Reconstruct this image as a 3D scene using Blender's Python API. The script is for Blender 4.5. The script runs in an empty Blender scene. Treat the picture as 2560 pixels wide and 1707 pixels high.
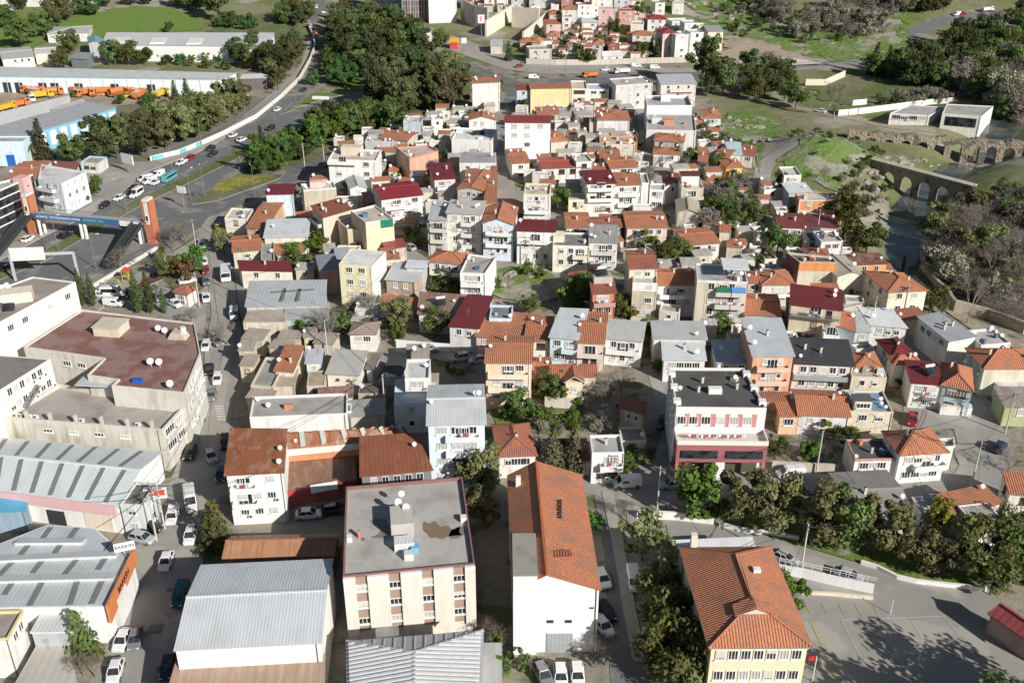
import bpy, bmesh, math, random
from math import sin, cos, tan, pi, radians, sqrt, exp, atan2
from mathutils import Vector, Matrix
from mathutils.geometry import delaunay_2d_cdt, tessellate_polygon

# ------------------------------------------------------------------ camera, sky, sun, exposure
SC = bpy.context.scene
COL = SC.collection
F, PITCH, CH = 2500.0, radians(27.0), 95.0
cd = bpy.data.cameras.new('camera'); cam = bpy.data.objects.new('camera', cd); COL.objects.link(cam)
cd.sensor_width = 36; cd.lens = 36 * F / 2560; cd.clip_start = 1; cd.clip_end = 5000
cam.location = (0, 0, CH); cam.rotation_euler = (pi / 2 - PITCH, 0, 0)
SC.camera = cam
SUN_EL, SUN_AZ = radians(28), radians(137)          # azimuth clockwise from +Y
W = bpy.data.worlds.new('World'); SC.world = W; W.use_nodes = True
wt = W.node_tree; bg = wt.nodes['Background']
sky = wt.nodes.new('ShaderNodeTexSky'); sky.sky_type = 'NISHITA'; sky.sun_disc = False
sky.sun_elevation = SUN_EL; sky.sun_rotation = SUN_AZ
wt.links.new(sky.outputs[0], bg.inputs[0]); bg.inputs[1].default_value = 0.05
sd = bpy.data.lights.new('sun', 'SUN'); sd.energy = 5.0; sd.angle = radians(0.5); sd.color = (1, .965, .91)
so = bpy.data.objects.new('sun', sd); COL.objects.link(so); so.location = (200, -200, 200)
to_sun = Vector((sin(SUN_AZ) * cos(SUN_EL), cos(SUN_AZ) * cos(SUN_EL), sin(SUN_EL)))
so.rotation_euler = to_sun.to_track_quat('Z', 'Y').to_euler()
SC.view_settings.view_transform = 'Standard'; SC.view_settings.look = 'None'
SC.view_settings.exposure = 0.22; SC.view_settings.gamma = 1

R = random.Random(7)

# ------------------------------------------------------------------ survey: photo grid -> ground
def ss(a, b, x):
    t = min(1, max(0, (x - a) / (b - a))); return t * t * (3 - 2 * t)
RIVER = [(190, 370), (160, 335), (126, 294), (111, 269), (102, 240), (103, 218), (119, 200), (150, 180), (190, 160), (260, 130)]
def rdist(x, y):
    best = 1e9
    for (ax, ay), (bx, by) in zip(RIVER, RIVER[1:]):
        dx, dy = bx - ax, by - ay
        t = ((x - ax) * dx + (y - ay) * dy) / (dx * dx + dy * dy); t = 0 if t < 0 else 1 if t > 1 else t
        d = (x - ax - t * dx) ** 2 + (y - ay - t * dy) ** 2
        if d < best: best = d
    return sqrt(best)
def T(x, y):
    z = 6 * exp(-((x - 15) / 62) ** 2 - ((y - 300) / 80) ** 2)
    if x > 60 and y < 420:
        z += 7 * ss(128, 200, x) * ss(190, 240, y) * (1 - ss(330, 400, y))
        d = rdist(x, y)
        if d < 40: z -= 4.6 * exp(-(d / 10.5) ** 2)
        z += 8 * exp(-((x - 99) / 15) ** 2 - ((y - 313) / 17) ** 2) - 7 * exp(-((x - 166) / 17) ** 2 - ((y - 332) / 15) ** 2)
    if y > 430:
        z += ss(430, 760, y) * (10 + 22 * ss(40, 220, x) + 12 * ss(-80, -240, x))
        z += 10 * exp(-((x - 60) / 55) ** 2) * ss(470, 620, y)
    return z
CT, ST = cos(PITCH), sin(PITCH)
def ray(px, py):
    u, v = (px - 1280) / F, (py - 853.5) / F
    return (u, CT - v * ST, -ST - v * CT)
def atz(px, py, z):
    d = ray(px, py); t = (z - CH) / d[2]
    return Vector((d[0] * t, d[1] * t, z))
def gnd(px, py):
    d = ray(px, py)
    if d[2] > -0.05: d = (d[0], d[1], -0.05)
    t = (CH - 50) / -d[2]; lo = t
    while t < 3000:
        if CH + d[2] * t < T(d[0] * t, d[1] * t): break
        lo = t; t += 5
    hi = t
    for _ in range(12):
        m = (lo + hi) / 2
        if CH + d[2] * m < T(d[0] * m, d[1] * m): hi = m
        else: lo = m
    return Vector((d[0] * hi, d[1] * hi, CH + d[2] * hi))
TS = 640 / 2350
def px(tile, x, y):
    if tile == 99: return (x * 2560 / 2352, y * 2560 / 2352)
    return ((tile % 10) * 640 + x * TS, (tile // 10) * 426.7 + y * TS)
def G(tile, x, y): return gnd(*px(tile, x, y))
def P(s):
    """'t21 10,20 30,40' -> list of photo-grid points; t99 = whole-picture grid"""
    out, t = [], 99
    for w in s.split():
        if w[0] == 't': t = int(w[1:])
        else:
            a, b = w.split(','); out.append(px(t, float(a), float(b)))
    return out

# ------------------------------------------------------------------ materials
MATS = {}
def nodes(name):
    m = bpy.data.materials.new(name); m.use_nodes = True
    nt = m.node_tree; b = nt.nodes['Principled BSDF']
    def N(t, **k):
        n = nt.nodes.new('ShaderNode' + t)
        for a, v in k.items():
            if a.startswith('i'): n.inputs[int(a[1:])].default_value = v
            else: setattr(n, a, v)
        return n
    L = nt.links.new
    return m, nt, b, N, L
def c4(c, k=1): return (c[0] * k, c[1] * k, c[2] * k, 1)
def mixc(N, L, fac, a, b, mode='MIX'):
    n = N('Mix', data_type='RGBA', blend_type=mode)
    for s, v in ((0, fac), (6, a), (7, b)):
        if hasattr(v, 'is_linked') or hasattr(v, 'links'): L(v, n.inputs[s])
        else: n.inputs[s].default_value = v
    return n.outputs[2]
def ramp(N, L, src, a, b):
    n = N('MapRange'); n.inputs[1].default_value = a; n.inputs[2].default_value = b; L(src, n.inputs[0]); return n.outputs[0]
def uvnoise(N, L, sx, sy, det=4, use='UV', sc=1.0):
    tc = N('TexCoord'); mp = N('Mapping'); mp.inputs[3].default_value = (sx, sy, sx)
    L(tc.outputs[use], mp.inputs[0]); n = N('TexNoise'); n.inputs['Scale'].default_value = sc; n.inputs['Detail'].default_value = det
    L(mp.outputs[0], n.inputs['Vector']); return n.outputs[0]
def wall(c, dirt=.35, key=None):
    k = ('wall', c, dirt)
    if k in MATS: return MATS[k]
    m, nt, b, N, L = nodes('painted_plaster')
    n1 = ramp(N, L, uvnoise(N, L, .9, .14), .46, .72)        # rain streaks
    n2 = ramp(N, L, uvnoise(N, L, .22, .22), .5, .7)         # big worn patches
    n3 = ramp(N, L, uvnoise(N, L, 2.5, 2.5), .35, .65)
    d = N('Math', operation='MULTIPLY', i1=dirt); L(n1, d.inputs[0])
    e = N('Math', operation='MULTIPLY', i1=dirt * .8); L(n2, e.inputs[0])
    a = mixc(N, L, d.outputs[0], c4(c), c4((c[0] * .55, c[1] * .5, c[2] * .43)))
    a = mixc(N, L, e.outputs[0], a, c4((c[0] * .72 + .04, c[1] * .7 + .03, c[2] * .66 + .02)))
    f = N('Math', operation='MULTIPLY', i1=.12); L(n3, f.inputs[0])
    a = mixc(N, L, f.outputs[0], a, c4(c, .6))
    L(a, b.inputs['Base Color']); b.inputs['Roughness'].default_value = .9
    MATS[k] = m; return m
def plain(c, rough=.7, metal=0, name='paint', spec=.4):
    k = ('plain', c, rough, metal)
    if k in MATS: return MATS[k]
    m, nt, b, N, L = nodes(name)
    n = ramp(N, L, uvnoise(N, L, 1.5, 1.5, use='Object'), .3, .7)
    L(mixc(N, L, n, c4(c, .86), c4(c)), b.inputs['Base Color'])
    b.inputs['Roughness'].default_value = rough; b.inputs['Metallic'].default_value = metal; b.inputs['Specular IOR Level'].default_value = spec
    MATS[k] = m; return m
def ribs(N, L, b, pitch, strength, course=0, dist=.05):
    tc = N('TexCoord'); sp = N('SeparateXYZ'); L(tc.outputs['UV'], sp.inputs[0])
    m1 = N('Math', operation='MULTIPLY', i1=2 * pi / pitch); L(sp.outputs[0], m1.inputs[0])
    s = N('Math', operation='SINE'); L(m1.outputs[0], s.inputs[0]); h = s.outputs[0]
    if course:
        q = N('Math', operation='DIVIDE', i1=course); L(sp.outputs[1], q.inputs[0])
        fr = N('Math', operation='FRACT'); L(q.outputs[0], fr.inputs[0])
        ad = N('Math', operation='SUBTRACT'); L(s.outputs[0], ad.inputs[0]); L(fr.outputs[0], ad.inputs[1]); h = ad.outputs[0]
    bp = N('Bump'); bp.inputs['Strength'].default_value = strength; bp.inputs['Distance'].default_value = dist
    L(h, bp.inputs['Height']); L(bp.outputs[0], b.inputs['Normal'])
def tile(c):
    k = ('tile', c)
    if k in MATS: return MATS[k]
    m, nt, b, N, L = nodes('clay_roof_tiles')
    n1 = ramp(N, L, uvnoise(N, L, 2.8, 2.4, 2), .3, .7)
    n2 = ramp(N, L, uvnoise(N, L, .3, .26, 7), .47, .66)
    n3 = ramp(N, L, uvnoise(N, L, .9, .2, 4), .52, .75)
    a = mixc(N, L, n1, c4(c, .78), c4((c[0] * 1.12, c[1] * 1.15, c[2] * 1.2)))
    f = N('Math', operation='MULTIPLY', i1=.75); L(n2, f.inputs[0])
    a = mixc(N, L, f.outputs[0], a, c4((c[0] * .58, c[1] * .85, c[2] * 1.2)))
    g = N('Math', operation='MULTIPLY', i1=.35); L(n3, g.inputs[0])
    a = mixc(N, L, g.outputs[0], a, c4((c[0] * .5, c[1] * .55, c[2] * .6)))
    L(a, b.inputs['Base Color']); b.inputs['Roughness'].default_value = .85
    ribs(N, L, b, .36, .8, .42); MATS[k] = m; return m
def sheet(c, rust=0.0, pitch=.5, strength=.2, metal=0.0):
    k = ('sheet', c, rust, pitch, strength)
    if k in MATS: return MATS[k]
    m, nt, b, N, L = nodes('corrugated_sheet')
    n1 = ramp(N, L, uvnoise(N, L, 1.6, .12, 5), .4, .7)
    n2 = ramp(N, L, uvnoise(N, L, .3, .25, 4), .45, .7)
    f = N('Math', operation='MULTIPLY', i1=.25 + .7 * rust); L(n1, f.inputs[0])
    bad = (.24, .085, .03) if rust else (c[0] * .72, c[1] * .7, c[2] * .68)
    a = mixc(N, L, f.outputs[0], c4(c), c4(bad))
    if rust:
        n4 = ramp(N, L, uvnoise(N, L, .7, .35, 6), .5, .6); q = N('Math', operation='MULTIPLY', i1=.75 * rust); L(n4, q.inputs[0]); a = mixc(N, L, q.outputs[0], a, (.40, .29, .22, 1))
    g = N('Math', operation='MULTIPLY', i1=.3 + .3 * rust); L(n2, g.inputs[0])
    a = mixc(N, L, g.outputs[0], a, c4((c[0] * .6, c[1] * .55, c[2] * .5)))
    L(a, b.inputs['Base Color']); b.inputs['Roughness'].default_value = .55; b.inputs['Metallic'].default_value = metal
    ribs(N, L, b, pitch, strength); MATS[k] = m; return m
def deck(c, stain=(.5, .42, .36), amt=.5, lo=.48, hi=.66):
    k = ('deck', c, stain, amt)
    if k in MATS: return MATS[k]
    m, nt, b, N, L = nodes('flat_roof_screed')
    n1 = ramp(N, L, uvnoise(N, L, .25, .25, 6), lo, hi)
    n2 = ramp(N, L, uvnoise(N, L, 1.3, 1.3, 5), .3, .7)
    f = N('Math', operation='MULTIPLY', i1=amt); L(n1, f.inputs[0])
    a = mixc(N, L, f.outputs[0], c4(c), c4((c[0] * stain[0], c[1] * stain[1], c[2] * stain[2])))
    g = N('Math', operation='MULTIPLY', i1=.22); L(n2, g.inputs[0])
    a = mixc(N, L, g.outputs[0], a, c4(c, .6))
    L(a, b.inputs['Base Color']); b.inputs['Roughness'].default_value = .92
    MATS[k] = m; return m
def ground_mat(key, c1, c2, c3, s1=.05, s2=.5, lo=.4, hi=.62, bump=0, c4_=None):
    k = ('ground', key)
    if k in MATS: return MATS[k]
    m, nt, b, N, L = nodes(key)
    n1 = ramp(N, L, uvnoise(N, L, s1, s1, 8, 'Object'), lo, hi)
    n2 = ramp(N, L, uvnoise(N, L, s2, s2, 6, 'Object'), .35, .68)
    a = mixc(N, L, n1, c4(c1), c4(c2)); f = N('Math', operation='MULTIPLY', i1=.5); L(n2, f.inputs[0])
    a = mixc(N, L, f.outputs[0], a, c4(c3))
    if c4_:
        n3 = ramp(N, L, uvnoise(N, L, s2 * .25, s2 * .25, 9, 'Object'), .55, .6); a = mixc(N, L, n3, a, c4(c4_))
    L(a, b.inputs['Base Color']); b.inputs['Roughness'].default_value = .95; b.inputs['Specular IOR Level'].default_value = .2
    if bump:
        bp = N('Bump'); bp.inputs['Strength'].default_value = bump; bp.inputs['Distance'].default_value = .3; L(n2, bp.inputs['Height']); L(bp.outputs[0], b.inputs['Normal'])
    MATS[k] = m; return m
def leafm(c, var=.35):
    k = ('leaf', c)
    if k in MATS: return MATS[k]
    m, nt, b, N, L = nodes('foliage')
    oi = N('ObjectInfo'); n = ramp(N, L, uvnoise(N, L, .5, .5, 3, 'Object'), .35, .65)
    hs = N('HueSaturation'); mr = N('MapRange', i3=.455, i4=.54); L(oi.outputs['Random'], mr.inputs[0]); L(mr.outputs[0], hs.inputs['Hue'])
    mv = N('MapRange', i3=.85, i4=1.75); L(oi.outputs['Random'], mv.inputs[0]); L(mv.outputs[0], hs.inputs['Value'])
    L(mixc(N, L, n, c4(c, .7), c4((c[0] * 1.3, c[1] * 1.25, c[2]))), hs.inputs['Color'])
    L(hs.outputs[0], b.inputs['Base Color']); b.inputs['Roughness'].default_value = .75; b.inputs['Specular IOR Level'].default_value = .2
    tl = N('BsdfTranslucent'); L(hs.outputs[0], tl.inputs[0]); mx = N('MixShader', i0=.28); L(b.outputs[0], mx.inputs[1]); L(tl.outputs[0], mx.inputs[2]); L(mx.outputs[0], nt.nodes['Material Output'].inputs[0])
    MATS[k] = m; return m
def glass():
    k = 'glass'
    if k in MATS: return MATS[k]
    m, nt, b, N, L = nodes('window_glass')
    n = ramp(N, L, uvnoise(N, L, .6, .6, 2, 'Object'), .4, .6)
    L(mixc(N, L, n, (.012, .015, .02, 1), (.05, .055, .06, 1)), b.inputs['Base Color']); b.inputs['Roughness'].default_value = .12
    MATS[k] = m; return m
def paint(c):
    k = ('carpaint', c)
    if k in MATS: return MATS[k]
    m, nt, b, N, L = nodes('car_paint')
    n = ramp(N, L, uvnoise(N, L, 1, 1, 3, 'Object'), .4, .7); L(mixc(N, L, n, c4(c), c4(c, .88)), b.inputs['Base Color'])
    b.inputs['Roughness'].default_value = .28; b.inputs['Coat Weight'].default_value = .5
    MATS[k] = m; return m

WHITE, CREAM, BEIGE, YELLOW = (.80, .79, .76), (.76, .68, .54), (.58, .52, .42), (.74, .66, .42)
PEACH, PINK, LBLUE, GREY, CONC = (.76, .56, .40), (.70, .48, .44), (.58, .70, .76), (.52, .53, .53), (.46, .43, .38)
BRICK, ORANGE, GREEN, STONE = (.52, .22, .12), (.72, .30, .12), (.45, .55, .25), (.52, .46, .38)
TILE, TILED, MAROON, RUST, METAL = (.53, .20, .10), (.41, .14, .08), (.17, .028, .032), (.30, .105, .045), (.55, .57, .58)
DARK, LMETAL, BLUEM, BROWN = (.055, .055, .06), (.66, .68, .68), (.42, .50, .56), (.20, .12, .085)

# ------------------------------------------------------------------ mesh helpers
class MB:
    def __init__(s): s.v = []; s.f = []; s.m = []
    def poly(s, pts, mi=0):
        b = len(s.v); s.v += [tuple(p) for p in pts]; s.f.append(tuple(range(b, b + len(pts)))); s.m.append(mi)
    def hexa(s, a, mi=0):        # a: 4 bottom (ccw) + 4 top
        b = len(s.v); s.v += [tuple(p) for p in a]
        for q in ((3, 2, 1, 0), (4, 5, 6, 7), (0, 1, 5, 4), (1, 2, 6, 5), (2, 3, 7, 6), (3, 0, 4, 7)):
            s.f.append(tuple(b + i for i in q)); s.m.append(mi)
        return s
    def box(s, c, d, rz=0, mi=0, t=(1, 1)):      # centre, size, taper of the top
        cr, sr = cos(rz), sin(rz); a = []
        for z, k in ((-.5, (1, 1)), (.5, t)):
            for x, y in ((-.5, -.5), (.5, -.5), (.5, .5), (-.5, .5)):
                X, Y = x * d[0] * k[0], y * d[1] * k[1]
                a.append((c[0] + X * cr - Y * sr, c[1] + X * sr + Y * cr, c[2] + z * d[2]))
        return s.hexa(a, mi)
    def prism(s, pts, z0, z1, mi=0, mt=None, bottom=False):
        """pts ccw list of xy; z0/z1 number or per-vertex list"""
        n = len(pts); z0 = z0 if isinstance(z0, (list, tuple)) else [z0] * n; z1 = z1 if isinstance(z1, (list, tuple)) else [z1] * n
        for i in range(n):
            j = (i + 1) % n
            s.poly([(*pts[i][:2], z0[i]), (*pts[j][:2], z0[j]), (*pts[j][:2], z1[j]), (*pts[i][:2], z1[i])], mi)
        s.poly([(*p[:2], z) for p, z in zip(pts, z1)], mi if mt is None else mt)
        if bottom: s.poly([(*p[:2], z) for p, z in reversed(list(zip(pts, z0)))], mi)
        return s
    def tube(s, p, q, r0, r1=None, n=6, mi=0, cap=True):
        p, q = Vector(p), Vector(q); r1 = r0 if r1 is None else r1
        d = (q - p).normalized(); a = d.orthogonal().normalized(); c = d.cross(a); b = len(s.v)
        for o, r in ((p, r0), (q, r1)):
            for i in range(n):
                t = 2 * pi * i / n; s.v.append(tuple(o + a * (r * cos(t)) + c * (r * sin(t))))
        for i in range(n):
            j = (i + 1) % n; s.f.append((b + i, b + j, b + n + j, b + n + i)); s.m.append(mi)
        if cap: s.f.append(tuple(b + n + i for i in range(n))); s.m.append(mi)
        return s
    def beam(s, p, q, w, h, mi=0):           # upright-section bar from p to q
        p, q = Vector(p), Vector(q); d = (q - p); n = Vector((-d.y, d.x, 0))
        n = n.normalized() * (w / 2) if n.length > 1e-6 else Vector((w / 2, 0, 0)); u = Vector((0, 0, h / 2))
        if abs(d.z) > d.xy.length * 3: u = Vector((n.y, -n.x, 0)) / (w / 2) * h / 2
        return s.hexa([p - n - u, p + n - u, q + n - u, q - n - u, p - n + u, p + n + u, q + n + u, q - n + u], mi)
    def build(s, name, mats, parent=None, loc=None, uv=True, smooth=False, link=True):
        me = bpy.data.meshes.new(name); l = Vector(loc) if loc is not None else Vector((0, 0, 0))
        if parent is not None and loc is None: l = Vector(parent.get('_o', (0, 0, 0)))
        me.from_pydata([(a[0] - l.x, a[1] - l.y, a[2] - l.z) for a in s.v], [], s.f)
        mats = mats if isinstance(mats, (list, tuple)) else [mats]
        for m in mats: me.materials.append(m)
        if any(s.m): me.polygons.foreach_set('material_index', s.m)
        if smooth: me.polygons.foreach_set('use_smooth', [True] * len(me.polygons))
        if uv:
            ul = me.uv_layers.new(name='UVMap'); buf = [0.0] * (2 * len(me.loops)); vs = me.vertices
            for p in me.polygons:
                n = p.normal
                if abs(n.z) > .9995: ua, va = Vector((1, 0, 0)), Vector((0, 1, 0))
                else:
                    ua = Vector((-n.y, n.x, 0)).normalized(); va = n.cross(ua)
                for li in p.loop_indices:
                    c = vs[me.loops[li].vertex_index].co; buf[2 * li] = c.dot(ua) + l.x * ua.x + l.y * ua.y; buf[2 * li + 1] = c.dot(va)
            ul.data.foreach_set('uv', buf)
        o = bpy.data.objects.new(name, me)
        if link: COL.objects.link(o)
        if parent is not None: o.parent = parent
        elif loc is not None: o.location = l
        return o
def thing(name, label, cat, loc, group=None, rz=0):
    o = bpy.data.objects.new(name, None); COL.objects.link(o); o.location = loc; o.rotation_euler[2] = rz
    o.empty_display_size = .1; o['_o'] = tuple(loc); tag(o, label, cat, group); return o
def tag(o, label, cat, group=None):
    o['label'] = label; o['category'] = cat
    if group: o['group'] = group
    return o
def edge(X, i=0):
    a, b = X.c[i], X.c[(i + 1) % len(X.c)]; e = (b - a).normalized(); return a, b, e, Vector((e.y, -e.x, 0)), atan2(e.y, e.x)
def bx(X, name, c, d, rz=0, m=None, t=(1, 1)):
    mb = MB(); mb.box(c, d, rz, 0, t); return mb.build(name, m, getattr(X, 'root', X))
def kind(o, k='structure'): o['kind'] = k; return o
def part(parent, name, mesh, loc, rz=0, scale=None):
    o = bpy.data.objects.new(name, mesh); COL.objects.link(o); o.parent = parent
    o.location = loc; o.rotation_euler[2] = rz
    if scale: o.scale = scale
    return o
def dup(root, loc, rz=0, scale=1, label=None, group=None):
    r = root.copy(); COL.objects.link(r); r.location = loc; r.rotation_euler[2] = rz; r.scale = (scale,) * 3 if not isinstance(scale, tuple) else scale
    if label: r['label'] = label
    if group: r['group'] = group
    for ch in root.children:
        c = ch.copy(); COL.objects.link(c); c.parent = r
        for g in ch.children:
            d = g.copy(); COL.objects.link(d); d.parent = c
    return r
# ------------------------------------------------------------------ ground, roads, grass, water
EARTH = ground_mat('town_ground', (.29, .25, .195), (.22, .20, .165), (.37, .33, .27), .06, .6, bump=.3, c4_=(.13, .14, .07))
HILLM = ground_mat('hill_grass', (.13, .165, .05), (.25, .225, .15), (.16, .185, .07), .03, .16, .4, .6, bump=.8, c4_=(.33, .30, .24))
GRASS = ground_mat('grass_turf', (.10, .18, .03), (.15, .20, .05), (.20, .21, .09), .08, .5, bump=.6, c4_=(.27, .245, .17))
GRASSD = ground_mat('rough_grass', (.10, .14, .04), (.20, .19, .11), (.15, .155, .075), .07, .6, bump=.5)
ROCKY = ground_mat('rocky_slope', (.33, .29, .23), (.12, .16, .05), (.40, .36, .30), .05, .3, .45, .6, bump=1)
FIELD = ground_mat('playing_field', (.12, .215, .032), (.15, .20, .055), (.20, .23, .08), .05, .4, bump=.4)
SLOPE = ground_mat('slope_grass', (.12, .205, .04), (.20, .225, .11), (.165, .215, .07), .06, .4, .48, .66, bump=1, c4_=(.30, .29, .22))
ASPH = ground_mat('asphalt', (.16, .16, .16), (.195, .193, .188), (.13, .13, .13), .03, .35, c4_=(.26, .245, .225))
ASPHD = ground_mat('worn_asphalt', (.30, .288, .265), (.35, .33, .295), (.25, .24, .225), .05, .5, c4_=(.38, .355, .315))
PAVE = ground_mat('pavement_slabs', (.36, .33, .29), (.30, .275, .24), (.40, .37, .33), .08, .9)
DIRT = ground_mat('bare_earth', (.36, .30, .22), (.28, .22, .16), (.42, .37, .30), .07, .4, bump=.4)
LIME = ground_mat('white_limestone_cut', (.62, .57, .50), (.48, .41, .33), (.70, .66, .60), .06, .3, bump=.5)
MARKW, MARKY = plain((.55, .54, .51), .8, name='road_paint'), plain((.46, .38, .10), .8, name='road_paint')

def axis(a, b, fine0, fine1, df, dc):
    out = []; x = a
    while x < b: out.append(x); x += df if fine0 <= x < fine1 else dc
    return out + [b]
gx, gy = axis(-520, 620, -150, 180, 4, 14), axis(50, 1250, 70, 420, 4, 14)
m = MB(); nx = len(gx)
for y in gy:
    for x in gx: m.v.append((x, y, T(x, y)))
for j in range(len(gy) - 1):
    for i in range(nx - 1):
        m.f.append((j * nx + i, j * nx + i + 1, (j + 1) * nx + i + 1, (j + 1) * nx + i))
        xc, yc = gx[i], gy[j]
        m.m.append(1 if yc > 455 or (xc > 75 and yc > 215) or (xc < -120 and yc > 330) else 0)
kind(m.build('ground', [EARTH, HILLM], uv=False, smooth=True))

def dens(pts, step, closed=True):
    out = []; n = len(pts)
    for i in range(n if closed else n - 1):
        a, b = Vector(pts[i]).xy, Vector(pts[(i + 1) % n]).xy; k = max(1, int((b - a).length / step))
        out += [a.lerp(b, t / k) for t in range(k)]
    if not closed: out.append(Vector(pts[-1]).xy)
    return out
def inside(p, poly):
    c = False; j = len(poly) - 1
    for i in range(len(poly)):
        a, b = poly[i], poly[j]
        if (a[1] > p[1]) != (b[1] > p[1]) and p[0] < (b[0] - a[0]) * (p[1] - a[1]) / (b[1] - a[1]) + a[0]: c = not c
        j = i
    return c
def smooth_line(pts, it=2, closed=False):
    for _ in range(it):
        q = [] if closed else [pts[0]]; n = len(pts)
        for i in range(n if closed else n - 1):
            a, b = Vector(pts[i]), Vector(pts[(i + 1) % n]); q += [a.lerp(b, .25), a.lerp(b, .75)]
        pts = q if closed else q + [pts[-1]]
    return pts
def sheet_on(name, pts, mat, off, step=5, skirt=0, k='structure', smooth=0):
    """draped sheet; pts world xy"""
    if smooth: pts = smooth_line([Vector((p[0], p[1], 0)) for p in pts], smooth, True)
    ring = dens(pts, step if not smooth else 2.5); n = len(ring)
    if smooth: ring = [p + Vector((sin(p.x * .5 + 1.7 * sin(p.y * .31)) + .7 * sin(p.y * 1.1 + p.x * .8), .8 * sin(p.y * .45 + 2 * sin(p.x * .27)) + .6 * sin(p.x * 1.3))) * (p.y / 190) for p in ring]
    x0, x1 = min(p.x for p in ring), max(p.x for p in ring); y0, y1 = min(p.y for p in ring), max(p.y for p in ring)
    ins = []; st = max(step, sqrt((x1 - x0) * (y1 - y0) / 2500)); y = y0 + st / 2; r = 0
    rl = [(p.x, p.y) for p in ring]
    while y < y1:
        x = x0 + (st / 2 if r % 2 else 0)
        while x < x1:
            if inside((x, y), rl): ins.append(Vector((x, y)))
            x += st
        y += st * .87; r += 1
    vs, _, fs, *_ = delaunay_2d_cdt(ring + ins, [(i, (i + 1) % n) for i in range(n)], [list(range(n))], 1, 1e-4)
    m = MB(); m.v = [(v.x, v.y, T(v.x, v.y) + off) for v in vs]
    for f in fs:
        a, b, c = [Vector(m.v[i]) for i in f[:3]]
        m.f.append(tuple(f) if (b - a).cross(c - a).z > 0 else tuple(reversed(f))); m.m.append(0)
    if skirt:
        for i in range(n):
            a, b = ring[i], ring[(i + 1) % n]; za, zb = T(a.x, a.y), T(b.x, b.y)
            m.poly([(a.x, a.y, za - .1), (b.x, b.y, zb - .1), (b.x, b.y, zb + off), (a.x, a.y, za + off)], 1)
    return kind(m.build(name, [mat, KERB], uv=False), k)
KERB = plain((.45, .43, .40), .9, name='concrete_kerb')
ROADS, LANES = [], []
def patch(name, s, mat, off=.03, skirt=0, smooth=0, k='structure', step=5):
    if name in ('street', 'road', 'schoolyard', 'car_park', 'pavement'): ROADS.append([gnd(*p).xy for p in P(s)])
    return sheet_on(name, [gnd(*p).xy for p in P(s)], mat, off, step, skirt, k, smooth)
def ribbon(name, s, w, mat, off, k='structure', sm=1, step=4, world=None):
    c = world or [gnd(*p) for p in P(s)]
    if name in ('street', 'path'): LANES.extend(dens(c, 2, False))
    c = smooth_line([Vector((p[0], p[1], 0)) for p in c], sm); c = [Vector((p.x, p.y, 0)) for p in dens(c, step, False)]
    m = MB(); W_ = w if isinstance(w, (list, tuple)) else (w, w); n = len(c)
    for i, p in enumerate(c):
        d = (c[min(i + 1, n - 1)] - c[max(i - 1, 0)]).normalized(); nn = Vector((-d.y, d.x, 0))
        ww = W_[0] + (W_[1] - W_[0]) * i / (n - 1)
        for q in (-1, -.33, .33, 1):
            e = p + nn * (q * ww / 2); m.v.append((e.x, e.y, T(e.x, e.y) + off))
        if i:
            for q in range(3): m.f.append((4 * i + q - 4, 4 * i + q - 3, 4 * i + q + 1, 4 * i + q)[::-1]); m.m.append(0)
    return kind(m.build(name, mat, uv=False), k)
def dashes(name, s, w, on, gap, mat, off):
    c = [gnd(*p) for p in P(s)]; c = dens(smooth_line([Vector((p.x, p.y, 0)) for p in c], 1), .5, False)
    m = MB(); acc = 0
    for a, b in zip(c, c[1:]):
        l = (b - a).length
        if acc % (on + gap) < on and l > 1e-6:
            d = (b - a) / l; nn = Vector((-d.y, d.x)) * w / 2
            m.poly([(*(a - nn), T(*a) + off), (*(b - nn), T(*b) + off), (*(b + nn), T(*b) + off), (*(a + nn), T(*a) + off)][::1])
        acc += l
    return kind(m.build(name, mat, uv=False))

# --- highway on the left, its side road and the loop ramp
patch('road', '-60,800 230,650 345,592 430,540 470,516 482,498 600,452 690,412 770,372 760,352 640,392 560,420 470,460 440,470 500,420 560,385 640,335 720,290 850,236 850,208 740,236 655,262 690,230 735,190 752,140 740,95 722,60 700,25 690,-30 742,-40 745,20 716,60 720,92 716,122 700,160 668,196 640,222 560,290 500,330 455,352 330,400 270,455 200,500 110,540 0,600 -80,640', ASPH, .05)
patch('verge', '-60,668 100,602 240,520 330,470 440,418 540,368 600,330 640,302 632,300 560,338 440,402 330,452 235,502 90,584 -60,650', GRASSD, .14, 1, k='structure')
patch('grass_island', '442,470 470,446 520,415 560,402 650,402 640,412 560,440 500,462', GRASSD, .15, 1)
patch('flower_bed', '484,440 510,418 560,404 632,404 620,414 560,430 510,446', ground_mat('yellow_flowers', (.36, .30, .06), (.15, .18, .05), (.22, .22, .07), .25, 1.0, bump=.5), .19)
patch('grass_island', '646,264 690,246 745,228 850,206 840,196 780,205 740,205 700,225', GRASS, .12, 1)
patch('verge', '500,428 560,392 645,340 720,296 860,240 1000,180 1080,260 1080,330 930,330 870,310 770,330 760,372 690,410 655,405 640,398 560,400 520,412', GRASSD, .04)
patch('park_lawn', '752,130 800,80 1000,130 1080,190 1080,262 860,205 748,200 745,160', GRASSD, .04)
patch('forecourt', '205,470 330,396 455,350 400,372 300,372 250,390 200,400 180,460', ASPHD, .07)
dashes('road_markings', '-60,740 230,600 420,490 470,452 640,355 800,262', .18, 3, 5, MARKW, .075)
dashes('road_markings', '-60,770 230,628 330,578 420,520', .18, 3, 5, MARKW, .075)
dashes('road_markings', '-60,640 100,570 290,470 420,402 560,325 650,260 720,180 742,110', .18, 3, 5, MARKW, .075)
dashes('road_markings', '500,480 600,440 700,395', .16, 3, 5, MARKW, .075)
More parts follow.
